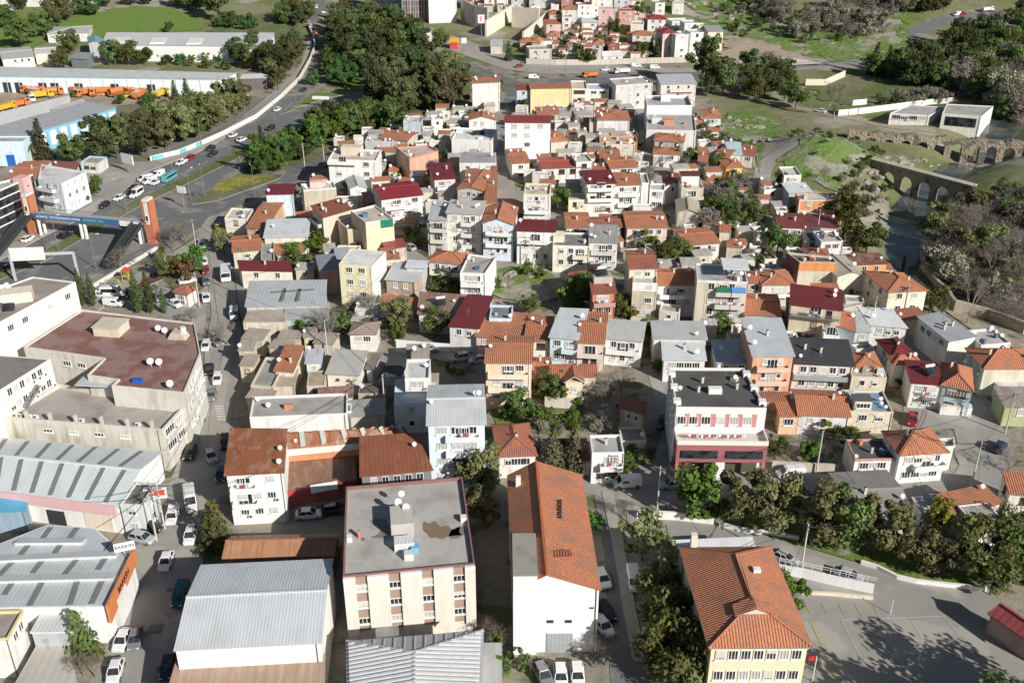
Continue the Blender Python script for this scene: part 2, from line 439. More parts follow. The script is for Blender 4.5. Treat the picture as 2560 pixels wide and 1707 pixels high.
patch('pavement', '-80,640 0,598 110,538 200,498 270,452 330,398 455,350 500,328 560,288 640,220 668,194 700,158 714,122 718,92 706,92 702,120 690,150 655,190 625,215 550,276 490,318 440,340 320,385 255,440 185,485 100,525 -80,615', PAVE, .17, 1)
patch('pavement', '200,700 345,610 440,555 475,528 480,545 440,575 350,630 225,715', PAVE, .17, 1)
# --- far junction, centre top
patch('road', '980,110 1050,135 1200,190 1300,178 1430,172 1600,170 1740,158 1900,142 1990,138 1990,148 1900,156 1740,172 1600,190 1430,196 1330,206 1250,215 1205,222 1165,285 1140,265 1165,215 1120,180 1040,150 960,120 880,80 800,45 740,20 760,0 850,35 920,70', ASPH, .05)
dashes('road_markings', '1000,128 1100,165 1180,200 1300,190 1450,184 1600,180 1760,163', .25, 4, 5, MARKW, .085)
patch('verge', '1010,128 1060,150 1110,172 1180,196 1160,206 1100,180 1040,152', GRASSD, .12)
patch('pavement', '860,20 1000,70 1120,110 1250,150 1400,150 1600,160 1600,168 1420,168 1250,172 1160,160 1040,118 960,92 860,50', PAVE, .16)
patch('road', '2075,120 2085,70 2130,45 2200,30 2360,20 2360,34 2220,50 2150,65 2120,95 2100,130', ASPH, .08)
ribbon('railway', '2010,150 1900,152 1760,170', 3, ASPHD, .1)
# --- long street running up the left of the town
patch('street', '455,530 478,500 516,490 524,540 538,640 548,720 562,800 540,905 530,962 522,1060 496,1190 466,1290 420,1480 405,1620 170,1640 236,1500 306,1382 302,1262 330,1240 330,1216 372,1180 388,1112 430,1010 458,950 470,930 468,812 486,724 474,640 462,560', ASPHD, .06)
patch('pavement', '478,640 486,724 470,800 470,930 462,950 474,940 480,830 496,730 486,640', PAVE, .18, 1)
patch('car_park', '200,650 300,690 400,740 470,770 480,650 440,640 380,660 330,640 250,645', ASPHD, .05)
patch('playground', '245,668 300,640 350,615 380,640 330,660 300,690', ground_mat('rubber_ground', (.14, .075, .055), (.17, .1, .08), (.12, .07, .06)), .1, 1)
patch('lawn', '350,610 450,540 470,600 470,660 430,690 400,668 372,640', GRASSD, .07)
# --- other streets
patch('street', '1335,1110 1362,1112 1390,1290 1398,1460 1405,1640 1500,1640 1482,1500 1442,1290 1432,1200 1420,1130', ASPH, .06)
patch('street', '1300,1090 1420,1085 1500,1060 1520,1000 1500,900 1488,860 1530,850 1536,900 1545,1000 1552,1075 1740,1080 1800,1080 1950,1095 2130,1070 2180,1085 2300,1120 2300,1160 2120,1150 1950,1130 1780,1125 1660,1170 1560,1165 1440,1150 1330,1130', ASPHD, .07)
patch('street', '2030,720 2070,860 2080,900 2070,990 2190,985 2210,1060 2170,1120 2290,1120 2330,1040 2290,960 2200,870 2150,830 2210,860 2330,960 2400,1010 2400,960 2250,830 2160,760 2090,740 2060,740 2080,820 2130,900 2110,910 2088,850 2052,760', ASPHD, .08)
patch('schoolyard', '1440,1160 1560,1172 1660,1210 1730,1222 1960,1290 2130,1345 2260,1358 2400,1440 2400,1640 1830,1640 1850,1480 1800,1330 1540,1255 1530,1205 1440,1200', ASPHD, .09)
patch('lawn', '1660,1210 1730,1222 1960,1290 2130,1345 2260,1355 2240,1320 2100,1280 2000,1250 1960,1240 1880,1200 1680,1180', GRASS, .2)
ribbon('street', '1152,235 1160,330 1158,420 1172,500', 5.5, ASPHD, .06)
ribbon('street', '1478,250 1488,320 1510,390 1530,440', 5.0, ASPHD, .06)
patch('street', '780,830 940,800 1030,810 1110,826 1200,835 1200,850 1110,850 1000,825 930,822 820,860', ASPHD, .06)
patch('street', '930,560 990,600 1130,600 1220,618 1310,622 1450,640 1450,655 1330,650 1200,632 1130,620 990,625 900,590', ASPHD, .06)
ribbon('path', '1745,430 1755,380 1790,345 1870,322 1935,320', 5, ASPHD, .12)
ribbon('path', '1740,230 1850,252 1950,270 2040,292 2150,300', 5, DIRT, .1)
ribbon('path', '2120,600 2135,680 2220,745 2352,800 2420,830', 4, DIRT, .15)
for w_, q in ((2.2, '488,560 500,640 512,724 528,800 506,905 496,962 488,1060'), (1.6, '536,560 548,640 560,720 575,800'), (1.8, '1395,1130 1428,1290 1445,1400 1470,1520'), (1.6, '2040,1010 2190,1010 2215,1070')): ribbon('pavement', q, w_, PAVE, .16)
# --- grass, rock and cut slopes
patch('lawn', '-60,80 60,10 160,50 240,20 360,12 470,40 476,66 400,74 320,76 230,88 100,96 -60,170', FIELD, .25, smooth=1)
patch('lawn', '470,74 560,40 640,26 700,90 690,150 640,90 560,80', GRASSD, .2)
patch('hillside_lawn', '1570,-20 1700,-20 1900,90 2060,90 2080,50 2000,20 1980,-20 2060,-20 2100,40 2075,130 1980,140 1890,140 1760,95 1660,88 1620,60', SLOPE, .25, smooth=1)
patch('bare_cut_slope', '1662,88 1700,88 1780,100 1850,130 1885,148 1700,156 1655,128', DIRT, .5, smooth=1)
patch('limestone_face', '1690,152 1700,140 1800,136 1850,142 1890,150 1800,156', LIME, .8)
patch('rocky_slope', '1640,300 1680,250 1760,270 1800,300 1760,330 1690,330', SLOPE, .3, smooth=1)
patch('lawn', '1690,330 1760,330 1800,312 1880,300 1790,310 1748,350 1745,400 1730,340', SLOPE, .25)
patch('lawn', '1780,360 1860,318 1950,320 2010,390 2040,450 2000,470 1930,450 1850,420 1800,400', SLOPE, .25, smooth=1)
patch('rocky_slope', '1930,380 2010,400 2060,480 2040,550 1990,540 1940,460', ROCKY, .35, smooth=1)
patch('rough_grass_bank', '1990,340 2100,350 2200,385 2180,420 2080,390 2000,370', GRASSD, .4, smooth=1)
patch('lawn', '1850,190 1980,170 2120,205 2300,235 2280,245 2000,240 1900,240', GRASSD, .25, smooth=1)
patch('rough_grass_bank', '1120,630 1180,610 1260,628 1300,640 1290,680 1230,700 1130,680', ROCKY, .3, smooth=1)
patch('lawn', '1130,625 1200,612 1290,640 1240,660 1190,650 1120,690', GRASS, .36, smooth=1)
patch('garden_lawn', '780,690 860,690 900,760 850,790 760,740', GRASSD, .15, smooth=1)
patch('garden_lawn', '1120,920 1240,930 1340,960 1300,1000 1240,1000 1130,960', GRASS, .15, smooth=1)
patch('depot_yard', '0,205 400,208 540,225 480,245 300,240 100,270 -20,300', DIRT, .1)
patch('works_yard', '-40,260 300,240 560,230 640,222 480,320 330,380 190,370 -40,350', ground_mat('yard', (.2, .18, .15), (.13, .14, .09), (.26, .23, .19)), .05)
patch('town_plot', '930,470 1200,430 1480,420 1560,480 1560,600 1300,600 1000,580', ground_mat('concrete_plot', (.30, .275, .24), (.24, .22, .19), (.36, .33, .29)), .03)
# --- stream
wz = -2.9
ww = MB(); pts = []
c = dens(smooth_line([Vector((a, b, 0)) for a, b in RIVER], 1), 6, False)
for i, p in enumerate(c):
    d = (c[min(i + 1, len(c) - 1)] - c[max(i - 1, 0)]).normalized(); w_ = 8
    for s in (-1, 1): ww.v.append((p.x - d.y * w_ * s, p.y + d.x * w_ * s, T(p.x, p.y) + 1.1))
    if i: ww.f.append((2 * i - 2, 2 * i, 2 * i + 1, 2 * i - 1)); ww.m.append(0)
def water_mat():
    m, nt, b, N, L = nodes('stream_water')
    n = ramp(N, L, uvnoise(N, L, .12, .12, 6, 'Object'), .4, .62); L(mixc(N, L, n, (.05, .06, .055, 1), (.13, .125, .105, 1)), b.inputs['Base Color'])
    b.inputs['Roughness'].default_value = .12; bp = N('Bump'); bp.inputs['Strength'].default_value = .15; L(uvnoise(N, L, .9, .9, 5, 'Object'), bp.inputs['Height']); L(bp.outputs[0], b.inputs['Normal'])
    return m
kind(ww.build('stream_water', water_mat(), uv=False))
# court and bay lines in the schoolyard
for s in ('t33 670,995 1620,957', 't33 670,995 860,1358', 't33 860,1358 1380,1335', 't33 985,983 1190,1345', 't33 1135,975 1375,1370', 't33 1300,972 1420,1180', 't33 1610,957 1760,1150'):
    ribbon('court_line', s, .1, MARKW, .13, sm=0)
for s in ('t33 345,850 390,945', 't33 492,838 545,945', 't33 645,840 705,955', 't33 802,855 860,965', 't33 960,860 1018,970', 't33 385,1000 640,1560'):
    ribbon('bay_line', s, .14, MARKY, .13, sm=0)
for i in range(11):
    t = i / 10.5; x, y = 385 + 255 * t, 1000 + 560 * t; ribbon('bay_line', 't33 %d,%d %d,%d' % (x, y, x + 45, y - 5), .1, MARKY, .134, sm=0)
# repairs in the asphalt, a worn zebra crossing
PT = [ground_mat('asphalt_repair', (.18, .175, .168), (.22, .21, .2), (.16, .155, .15), .1, .8), ground_mat('pale_repair', (.36, .34, .31), (.31, .295, .27), (.4, .38, .34), .1, .8)]
for i in range(22):
    tl, x0, y0, x1, y1 = R.choice([(99, 490, 560, 530, 860), (99, 440, 900, 500, 1250), (99, 300, 1230, 420, 1540), (99, 2080, 980, 2280, 1130)])
    g = G(tl, R.uniform(x0, x1), R.uniform(y0, y1)); a = R.uniform(0, 3); e = Vector((cos(a), sin(a))); n = Vector((-e.y, e.x)); w, d = R.uniform(.5, 2.2), R.uniform(.4, 1.0)
    sheet_on('road_patch', [g.xy - e * w - n * d, g.xy + e * w - n * d * R.uniform(.6, 1.2), g.xy + e * w * .9 + n * d, g.xy - e * w + n * d], R.choice(PT), .105 + .0015 * i, 2)
for i in range(6): ribbon('crossing_stripe', 't20 %d,%d %d,%d' % (1975 + i * 4, 600 + i * 24, 2055 + i * 4, 606 + i * 24), .5, MARKW, .19, sm=0)
# ------------------------------------------------------------------ parts shared by the buildings
FRAME_W = plain((.78, .78, .76), .5, name='white_frame'); FRAME_B = plain((.16, .09, .05), .6, name='brown_frame'); GL = glass(); CURT = plain((.46, .45, .42), .5, name='curtained_glass')
DISHM = plain((.78, .78, .77), .4, name='dish_paint'); STEEL = plain((.38, .39, .40), .4, .6, name='steel'); DKMETAL = plain((.05, .05, .055), .5, name='dark_metal')
def proto(mbd, name, mats, **k):
    o = mbd.build(name, mats, uv=False, link=False, **k); me = o.data; bpy.data.objects.remove(o); return me
WP = {}
def window_mesh(w, h, n, fr=0):
    k = (w, h, n, fr)
    if k not in WP:
        a = MB(); t = .09; d = .1                     # frame ring, mullions, sill; y<0 faces out
        a.box((0, -d / 2, h / 2 - t / 2), (w, d, t)); a.box((0, -d / 2, -h / 2 + t / 2), (w, d, t))
        for x in (-w / 2 + t / 2, w / 2 - t / 2): a.box((x, -d / 2, 0), (t, d, h - 2 * t))
        for i in range(1, n): a.box((-w / 2 + w * i / n, -d / 2 + .005, 0), (t * .8, d, h - 2 * t))
        a.box((0, -.13, -h / 2 - .05), (w + .2, .26, .08))
        p = MB(); p.poly([(-w / 2 + .05, -.03, -h / 2 + .05), (w / 2 - .05, -.03, -h / 2 + .05), (w / 2 - .05, -.03, h / 2 - .05), (-w / 2 + .05, -.03, h / 2 - .05)])
        WP[k] = (proto(a, 'window', [[FRAME_W, FRAME_B][fr]]), proto(p, 'pane', [GL]), proto(p, 'pane', [CURT]))
    return WP[k]
def add_window(root, p, rz, w, h, n=2, fr=0):
    a, b, b2 = window_mesh(round(w, 1), h, n, fr); b = b2 if R.random() < .3 else b; l = Vector(p) - Vector(root['_o'])
    o = part(root, 'window', a, l, rz); q = bpy.data.objects.new('pane', b); COL.objects.link(q); q.parent = o
    if h > 1 and R.random() < .22: part(root, 'roller_shutter', SHUT, (l.x, l.y, l.z + h / 2), rz, (w, 1, h * R.choice((.35, .5, .8))))
a = MB()
prev = None
for i in range(4):                                     # dish: shallow bowl facing -y and up
    r, y = .5 * i / 3, .16 * (1 - (i / 3) ** 2)
    ring = []
    for j in range(14):
        t = 2 * pi * j / 14; q = Vector((r * cos(t), y - .16, r * sin(t))); q.rotate(Matrix.Rotation(radians(-35), 3, 'X')); ring.append((q.x, q.y, q.z + .95))
    if prev:
        for j in range(14): a.poly([prev[j], ring[j], ring[(j + 1) % 14], prev[(j + 1) % 14]])
    prev = ring
a.tube((0, .1, 0), (0, .05, .85), .04); a.tube((0, -.1, .55), (0, -.55, 1.15), .02); a.box((0, -.55, 1.17), (.09, .12, .09))
DISH = proto(a, 'satellite_dish', [DISHM])
a = MB(); a.box((0, -.07, -.5), (.94, .09, .96)); SHUT = proto(a, 'roller_shutter', [plain((.60, .58, .53), .7, name='shutter')])
def add_dish(root, p, rz=0, s=1.0): part(root, 'satellite_dish', DISH, Vector(p) - Vector(root['_o']), rz, (s, s, s))
a = MB(); a.box((0, 0, .5), (.5, .5, 1.3), mi=0); a.box((0, 0, 1.2), (.62, .62, .12), mi=0); a.box((0, 0, 1.31), (.34, .34, .12), mi=1)
CHIM = proto(a, 'chimney', [wall((.55, .5, .44)), DKMETAL])
a = MB()
for x in (-.9, .9):
    a.tube((x, -.7, 0), (x, -.7, .35), .03); a.tube((x, .7, 0), (x, .7, 1.5), .03)
a.hexa([(-1, -.8, .32), (1, -.8, .32), (1, .55, 1.2), (-1, .55, 1.2), (-1, -.8, .4), (1, -.8, .4), (1, .55, 1.28), (-1, .55, 1.28)], 1)
a.tube((-1, .7, 1.6), (1, .7, 1.6), .28, n=10, mi=2); a.box((0, .7, 1.6), (2.0, .1, .1), mi=2)
SOLAR = proto(a, 'solar_heater', [STEEL, glass(), DISHM])
a = MB(); a.box((0, 0, .32), (.85, .34, .6)); a.tube((-.1, -.18, .32), (-.1, -.2, .32), .22, n=12, mi=1)
ACU = proto(a, 'air_conditioner', [FRAME_W, DKMETAL])
a = MB(); a.tube((0, 0, 0), (0, 0, 1.9), .025)
for i, z in enumerate((1.2, 1.5, 1.75)): a.tube((-.5 + .1 * i, 0, z), (.5 - .1 * i, 0, z), .016)
a.tube((0, -.5, 1.8), (0, .5, 1.8), .016)
AERIAL = proto(a, 'aerial', [STEEL])
a = MB()
for i in range(5): a.box((-.8 + i * .4, 0, -.28 - .08 * (i % 2)), (.34, .02, .55 + .16 * (i % 2)), mi=i % 4)
a.tube((-1.05, 0, 0), (1.05, 0, 0), .012)
LAUNDRY = proto(a, 'laundry', [plain(c, .9, name='cloth') for c in ((.75, .74, .7), (.5, .05, .06), (.1, .16, .4), (.6, .5, .4))])

Q = dict(win='', dish=0, chim=0)
class Bd: pass
def frame_pts(pts, h, ridge_third, rise):
    z = h; q = None
    for _ in range(4):
        fl, fr = atz(*pts[0], z), atz(*pts[1], z); z = T((fl.x + fr.x) / 2, (fl.y + fr.y) / 2) + h
    fl, fr = atz(*pts[0], z), atz(*pts[1], z)
    zz = z + (rise if ridge_third else 0)
    br = atz(*pts[2], zz); bl = atz(*pts[3], zz) if len(pts) > 3 else fl + (br - fr)
    br.z = bl.z = z
    if ridge_third: br, bl = fr + (br - fr) * 2, fl + (bl - fl) * 2; br.z = bl.z = z
    return [fl, fr, br, bl], z
def square_up(c):
    """nudge four measured corners to a rectangle when they nearly are one"""
    fl, fr, br, bl = c
    ex = (fr - fl); n = Vector((-ex.y, ex.x, 0)).normalized()
    dl, dr = (bl - fl), (br - fr); d = (dl.dot(n) + dr.dot(n)) / 2; s = (dl.dot(ex.normalized()) + dr.dot(ex.normalized())) / 2
    if abs(s) < .45 * abs(d): s *= .35
    v = n * d + ex.normalized() * s
    return [fl, fr, fr + v, fl + v]
def inset(pts, d):
    n = len(pts); out = []
    for i in range(n):
        a, b, c = Vector(pts[i - 1]).xy, Vector(pts[i]).xy, Vector(pts[(i + 1) % n]).xy
        e1, e2 = (b - a).normalized(), (c - b).normalized(); n1, n2 = Vector((-e1.y, e1.x)), Vector((-e2.y, e2.x))
        k = n1 + n2; k = k / max(.35, k.length_squared) * 2 if k.length > 1e-6 else n1
        out.append(b + k * d)
    return out
def roof_slabs(mb, planes, th=.14, mi=0, mu=1):
    for pl in planes:
        pl = [Vector(p) for p in pl]; lo = [p - Vector((0, 0, th)) for p in pl]
        mb.poly(pl, mi); mb.poly(lo[::-1], mu)
        for i in range(len(pl)):
            j = (i + 1) % len(pl); mb.poly([lo[i], lo[j], pl[j], pl[i]], mu)
def windows_on(B, side, rows=None, cols=None, w=1.25, h=1.35, n=2, skip=.1, top=None, fl=2.85, fr=0, marg=.9, acs=.12, rng=None):
    i = {'F': 0, 'R': 1, 'B': 2, 'L': 3}[side]; a, b = B.c[i], B.c[(i + 1) % len(B.c)]
    d = b - a; L_ = d.xy.length
    if L_ < 2.2: return
    rz = atan2(d.y, d.x); out = Vector((d.y, -d.x, 0)).normalized()
    hz = B.z - B.g; rows = rows or max(1, int(hz / fl + .25)); cols = cols or max(1, int((L_ - .6) / 3.3))
    top = top if top is not None else 1.25
    rn = rng or random.Random(int(a.x * 13 + a.y * 7))
    fh = min(fl, (hz - .3) / rows)
    for r in range(rows):
        z = B.z - top - r * fh
        if z < B.g + .8: break
        for k in range(cols):
            if rn.random() < skip: continue
            t = (marg + (L_ - 2 * marg) * ((k + .5) / cols)) / L_
            p = a + d * t + out * .01; add_window(B.root, (p.x, p.y, z), rz, min(w, L_ / cols - .4), h, n, fr)
            if rn.random() < acs:
                q = p + out * .3 + d.normalized() * .9
                part(B.root, 'air_conditioner', ACU, Vector((q.x, q.y, z - 1.0)) - Vector(B.root['_o']), rz)
def balconies(B, side, floors=None, t0=.1, t1=.9, depth=1.2, col=WHITE, top=2.9, fl=2.85, rail='solid', laundry=.4, n=1):
    i = {'F': 0, 'R': 1, 'B': 2, 'L': 3}[side]; a, b = B.c[i], B.c[(i + 1) % len(B.c)]; d = b - a; L_ = d.xy.length
    out = Vector((d.y, -d.x, 0)).normalized(); e = d.normalized(); rz = atan2(d.y, d.x); rn = random.Random(int(a.x * 5 + a.y))
    floors = floors or max(1, int((B.z - B.g) / fl))
    for f in range(floors):
        z = B.z - top - f * fl
        if z < B.g + 1.5: break
        for k in range(n):
            s0, s1 = t0 + (t1 - t0) * k / n + (.015 if k else 0), t0 + (t1 - t0) * (k + 1) / n
            p, q = a + d * s0, a + d * s1; mb = MB(); c = (p + q) / 2 + out * (depth / 2 + .004); l = (q - p).xy.length
            mb.box((c.x, c.y, z), (l, depth, .16), rz)
            o2 = out * (depth - .05)
            if rail == 'solid':
                m2 = (p + q) / 2 + o2; mb.box((m2.x, m2.y, z + .5), (l, .1, .84), rz)
                for s in (p + e * .05, q - e * .05): m2 = s + out * (depth / 2 - .05); mb.box((m2.x, m2.y, z + .5), (.1, depth - .12, .84), rz)
            else:
                mb.beam(p + o2 + Vector((0, 0, z - p.z + .95)), q + o2 + Vector((0, 0, z - q.z + .95)), .06, .06)
                for j in range(int(l / .35) + 1):
                    m2 = p.lerp(q, j / max(1, int(l / .35))) + o2; mb.tube((m2.x, m2.y, z), (m2.x, m2.y, z + .95), .02, n=4)
            mb.build('balcony', wall(col, .25) if rail == 'solid' else STEEL, B.root)
            m2 = (p + q) / 2 + out * .012; dz = z + 1.15
            add_window(B.root, (m2.x, m2.y, dz), rz, min(2.2, l * .6), 2.0, 3)
            if rn.random() < laundry:
                m2 = (p + q) / 2 + out * (depth - .2) + e * rn.uniform(-l / 4, l / 4)
                part(B.root, 'laundry', LAUNDRY, Vector((m2.x, m2.y, z + 1.55)) - Vector(B.root['_o']), rz)
BL = []
def B(label, pts, h, wc=WHITE, rt='flat', rc=CONC, name='house', cat='house', rise=1.4, win='F', wn=None, bal=None, par=.45, dish=1, chim=1, oh=.35,
      group=None, yb=None, ends=None, rusty=0, pitch=.4, dirt=.35, skip=.1, ac=.12, exact=0, solar=0, pc=None, ridge_t=.5, wsz=(1.25, 1.35, 2), fr=0, top=None, yoff=0, wmat=None, hk=None):
    wld = isinstance(pts, tuple)
    pp = P(pts) if isinstance(pts, str) else pts[0] if wld else pts
    if yb is not None:
        t_ = [int(w[1:]) for w in pts.split() if w[0] == 't'][0]
        yy = px(t_, 0, yb)[1]; g = gnd(pp[0][0], yy); d = ray(*pp[0]); h = CH + d[2] * (sqrt(g.x ** 2 + g.y ** 2) / sqrt(d[0] ** 2 + d[1] ** 2)) - g.z
    poly = len(pp) > 4
    rth = rt == 'gx' and not poly and not wld
    if wld: c, z = [Vector(q) for q in pts[0]], pts[1]
    elif poly:
        z = h
        for _ in range(3):
            c = [atz(*q, z) for q in pp]; z = T(c[0].x, c[0].y) + h
        c = [atz(*q, z) for q in pp]
    else:
        c, z = frame_pts(pp, h, rth, rise)
        if not exact: c = square_up(c)
    X = Bd(); X.c, X.z = c, z
    X.g = min(T(q.x, q.y) for q in c) - .3
    if yoff: X.g = yoff
    ctr = sum(c, Vector()) / len(c); X.ctr = ctr; n = len(c)
    X.root = root = thing(name, label, cat, (ctr.x, ctr.y, X.g), group)
    X.label = label; BL.append(X); rn = random.Random(len(BL) * 31 + 5); X.rn = rn
    if wc == WHITE and dirt == .35: wc = rn.choice([WHITE, (.72, .71, .68), (.77, .73, .65), (.68, .68, .66)])
    wm = wmat or wall(wc, dirt * 1.8); wb = MB(); xy = [(q.x, q.y) for q in c]; zc = Vector((0, 0, 1))
    rmat = {'tile': tile, 'deck': deck}.get(rt, None)
    fl, fr_, br, bl = (c + c)[:4]
    ex = (fr_ - fl).normalized()
    rb = MB(); tilef = rc in (TILE, TILED)
    rm = tile(rc) if tilef else sheet(rc, rusty, pitch) if rt != 'flat' else deck(rc)
    if rt == 'flat':
        wb.prism(xy, X.g, z - par, 0)
        ins = inset(xy, .22)
        rb.prism(ins, z - par, z - par + .03, 0) if par < .1 else rb.poly([(*q, z - par + .004) for q in ins], 0)
        pm = wall(pc or wc, dirt); pb = MB()
        if par >= .1:
            for i in range(n):
                j = (i + 1) % n; A, Bq, Cq, D = Vector(xy[i]), Vector(xy[j]), ins[j], ins[i]
                pb.hexa([(*A, z - par), (*Bq, z - par), (*Cq, z - par), (*D, z - par), (*A, z), (*Bq, z), (*Cq, z), (*D, z)])
            pb.build('parapet', pm, root)
        X.top = z - par
    else:
        X.top = z + rise * .5
        N0 = Vector((-ex.y, ex.x, 0)); o = oh
        def off(p, a, b): return p + ex * a + N0 * b
        if rt == 'shed':
            zs = [z, z, z + rise, z + rise]; wb.prism(xy, X.g, [q - .16 for q in zs], 0)
            e = [off(fl, -o, -o), off(fr_, o, -o), off(br, o, o), off(bl, -o, o)]
            for q, w in zip(e, zs): q.z = w
            roof_slabs(rb, [e])
        elif rt == 'gx' or rt == 'gy':
            if rt == 'gx': a, b, c_, d = fl, fr_, br, bl
            else: a, b, c_, d = fr_, br, bl, fl
            e1 = (b - a).normalized(); n1 = Vector((-e1.y, e1.x, 0)); n1 = n1 if n1.dot(d - a) > 0 else -n1
            rl, rr = a.lerp(d, ridge_t), b.lerp(c_, ridge_t); rl.z = rr.z = z + rise
            sl = rise / max(.5, (d - a).length * .5)
            wb.prism([(q.x, q.y) for q in (a, b, c_, d)], X.g, z - .16, 0)
            D = Vector((0, 0, .16))
            wb.poly([b - D, c_ - D, rr - D]); wb.poly([d - D, a - D, rl - D])
            A_, B_, C_, D_ = a - e1 * o - n1 * o, b + e1 * o - n1 * o, c_ + e1 * o + n1 * o, d - e1 * o + n1 * o
            for q in (A_, B_, C_, D_): q.z = z - sl * o
            rl2, rr2 = rl - e1 * o, rr + e1 * o
            roof_slabs(rb, [[A_, B_, rr2, rl2], [C_, D_, rl2, rr2]])
            rb.beam(rl2 + Vector((0, 0, .06)), rr2 + Vector((0, 0, .06)), .32, .16, 2)
        elif rt == 'hip':
            wb.prism(xy, X.g, z - .16, 0)
            w1, w2 = (fr_ - fl).length, (bl - fl).length
            A_, B_, C_, D_ = off(fl, -o, -o), off(fr_, o, -o), off(br, o, o), off(bl, -o, o)
            for q in (A_, B_, C_, D_): q.z = z - .1
            if w1 >= w2:
                k = hk / w1 if hk else min(.5, .5 * w2 / w1); m1, m2 = fl.lerp(bl, .5), fr_.lerp(br, .5); r1, r2 = m1.lerp(m2, k), m2.lerp(m1, k)
                r1.z = r2.z = z + rise; pl = [[A_, B_, r2, r1], [C_, D_, r1, r2], [B_, C_, r2], [D_, A_, r1]]
            else:
                k = hk / w2 if hk else min(.5, .5 * w1 / w2); m1, m2 = fl.lerp(fr_, .5), bl.lerp(br, .5); r1, r2 = m1.lerp(m2, k), m2.lerp(m1, k)
                r1.z = r2.z = z + rise; pl = [[B_, C_, r2, r1], [D_, A_, r1, r2], [A_, B_, r1], [C_, D_, r2]]
            roof_slabs(rb, pl)
            Z = Vector((0, 0, .05))
            for q in (A_, B_): rb.beam(q + Z, r1 + Z if (w1 < w2 or q is A_) else r2 + Z, .28, .13, 2)
            for q in (C_, D_): rb.beam(q + Z, r2 + Z if (w1 < w2 or q is C_) else r1 + Z, .28, .13, 2)
            if (r2 - r1).length > .3: rb.beam(r1 + Z, r2 + Z, .3, .15, 2)
    wo = wb.build('wall', wm, root); X.wall = wo
    if rb.f: X.roof = rb.build('roof', [rm, plain((.3, .22, .17), .9, name='eaves') if tilef else plain(tuple(q * .8 for q in rc), .7, name='sheet_edge'), rm], root)
    if wsz == (1.25, 1.35, 2): wsz = rn.choice([(1.25, 1.35, 2), (1.5, 1.3, 3), (1.1, 1.4, 2), (1.0, 1.2, 1), (1.7, 1.4, 3)])
    if fr == 0 and rn.random() < .2: fr = 1
    for s in win:
        w_, h_, n_ = wsz; windows_on(X, s, *(wn or (None, None)), w=w_, h=h_, n=n_, skip=skip, acs=ac, fr=fr, top=top)
    if bal: balconies(X, **({'side': bal} if isinstance(bal, str) else bal))
    def spot(u, v):
        q = fl.lerp(fr_, u); q2 = bl.lerp(br, u); p = q.lerp(q2, v)
        return p
    X.spot = spot
    zt = lambda u, v: (z - par) if rt == 'flat' else z + (rise * v if rt == 'shed' else rise * (1 - abs(2 * v - 1)) if rt == 'gx' else rise * (1 - abs(2 * u - 1)) if rt == 'gy' else rise * .6)
    X.zt = zt
    if not poly:
        for i in range(dish):
            u, v = rn.choice((rn.uniform(.05, .2), rn.uniform(.8, .95))), rn.uniform(.1, .9); p = spot(u, v); add_dish(root, (p.x, p.y, zt(u, v) - .05), rn.uniform(-.2, .5), rn.uniform(.6, .95))
        for i in range(chim):
            u, v = rn.uniform(.2, .8), rn.uniform(.3, .75); p = spot(u, v); part(root, 'chimney', CHIM, Vector((p.x, p.y, zt(u, v) - .15)) - Vector(root['_o']), rn.uniform(0, .3), (.8, .8, 1))
        if rn.random() < .3:
            u, v = rn.uniform(.2, .8), rn.uniform(.2, .8); p = spot(u, v); part(root, 'aerial', AERIAL, Vector((p.x, p.y, zt(u, v) - .1)) - Vector(root['_o']), rn.uniform(0, 2))
        if rt == 'flat' and dish and par > .1 and (fr_ - fl).length > 5:
            for i in range(rn.randrange(1, 4)): roofbox(X, rn.choice(['storage_box', 'water_tank', 'roof_crate']), rn.uniform(.12, .88), rn.uniform(.15, .85), (rn.uniform(.5, 1.6), rn.uniform(.5, 1.2), rn.uniform(.4, 1.1)), mat=rn.choice([wall(CONC), FRAME_W, wall(BRICK), plain((.10, .17, .28), .6), sheet(METAL)]), rz=rn.uniform(0, 1.5))
        if rn.random() < .45:
            q = fl.lerp(fr_, .97) + Vector((ex.y, -ex.x, 0)) * .08; mb = MB(); mb.tube((q.x, q.y, X.g), (q.x, q.y, z - .2), .06); mb.build('drain_pipe', rn.choice([FRAME_W, STEEL, FRAME_B]), root)
        for i in range(solar):
            u, v = rn.uniform(.3, .7), rn.uniform(.35, .6); p = spot(u, v); part(root, 'solar_heater', SOLAR, Vector((p.x, p.y, zt(u, v))) - Vector(root['_o']), .3)
    return X
def roofbox(X, name, u, v, size, z0=None, mat=None, mt=None, rz=None, taper=(1, 1)):
    p = X.spot(u, v); d = X.c[1] - X.c[0]; rz = atan2(d.y, d.x) if rz is None else rz; zz = X.zt(u, v) if z0 is None else z0
    mb = MB(); mb.box((p.x, p.y, zz + size[2] / 2), size, rz, 0, taper)
    return mb.build(name, mat or wall(WHITE), X.root)
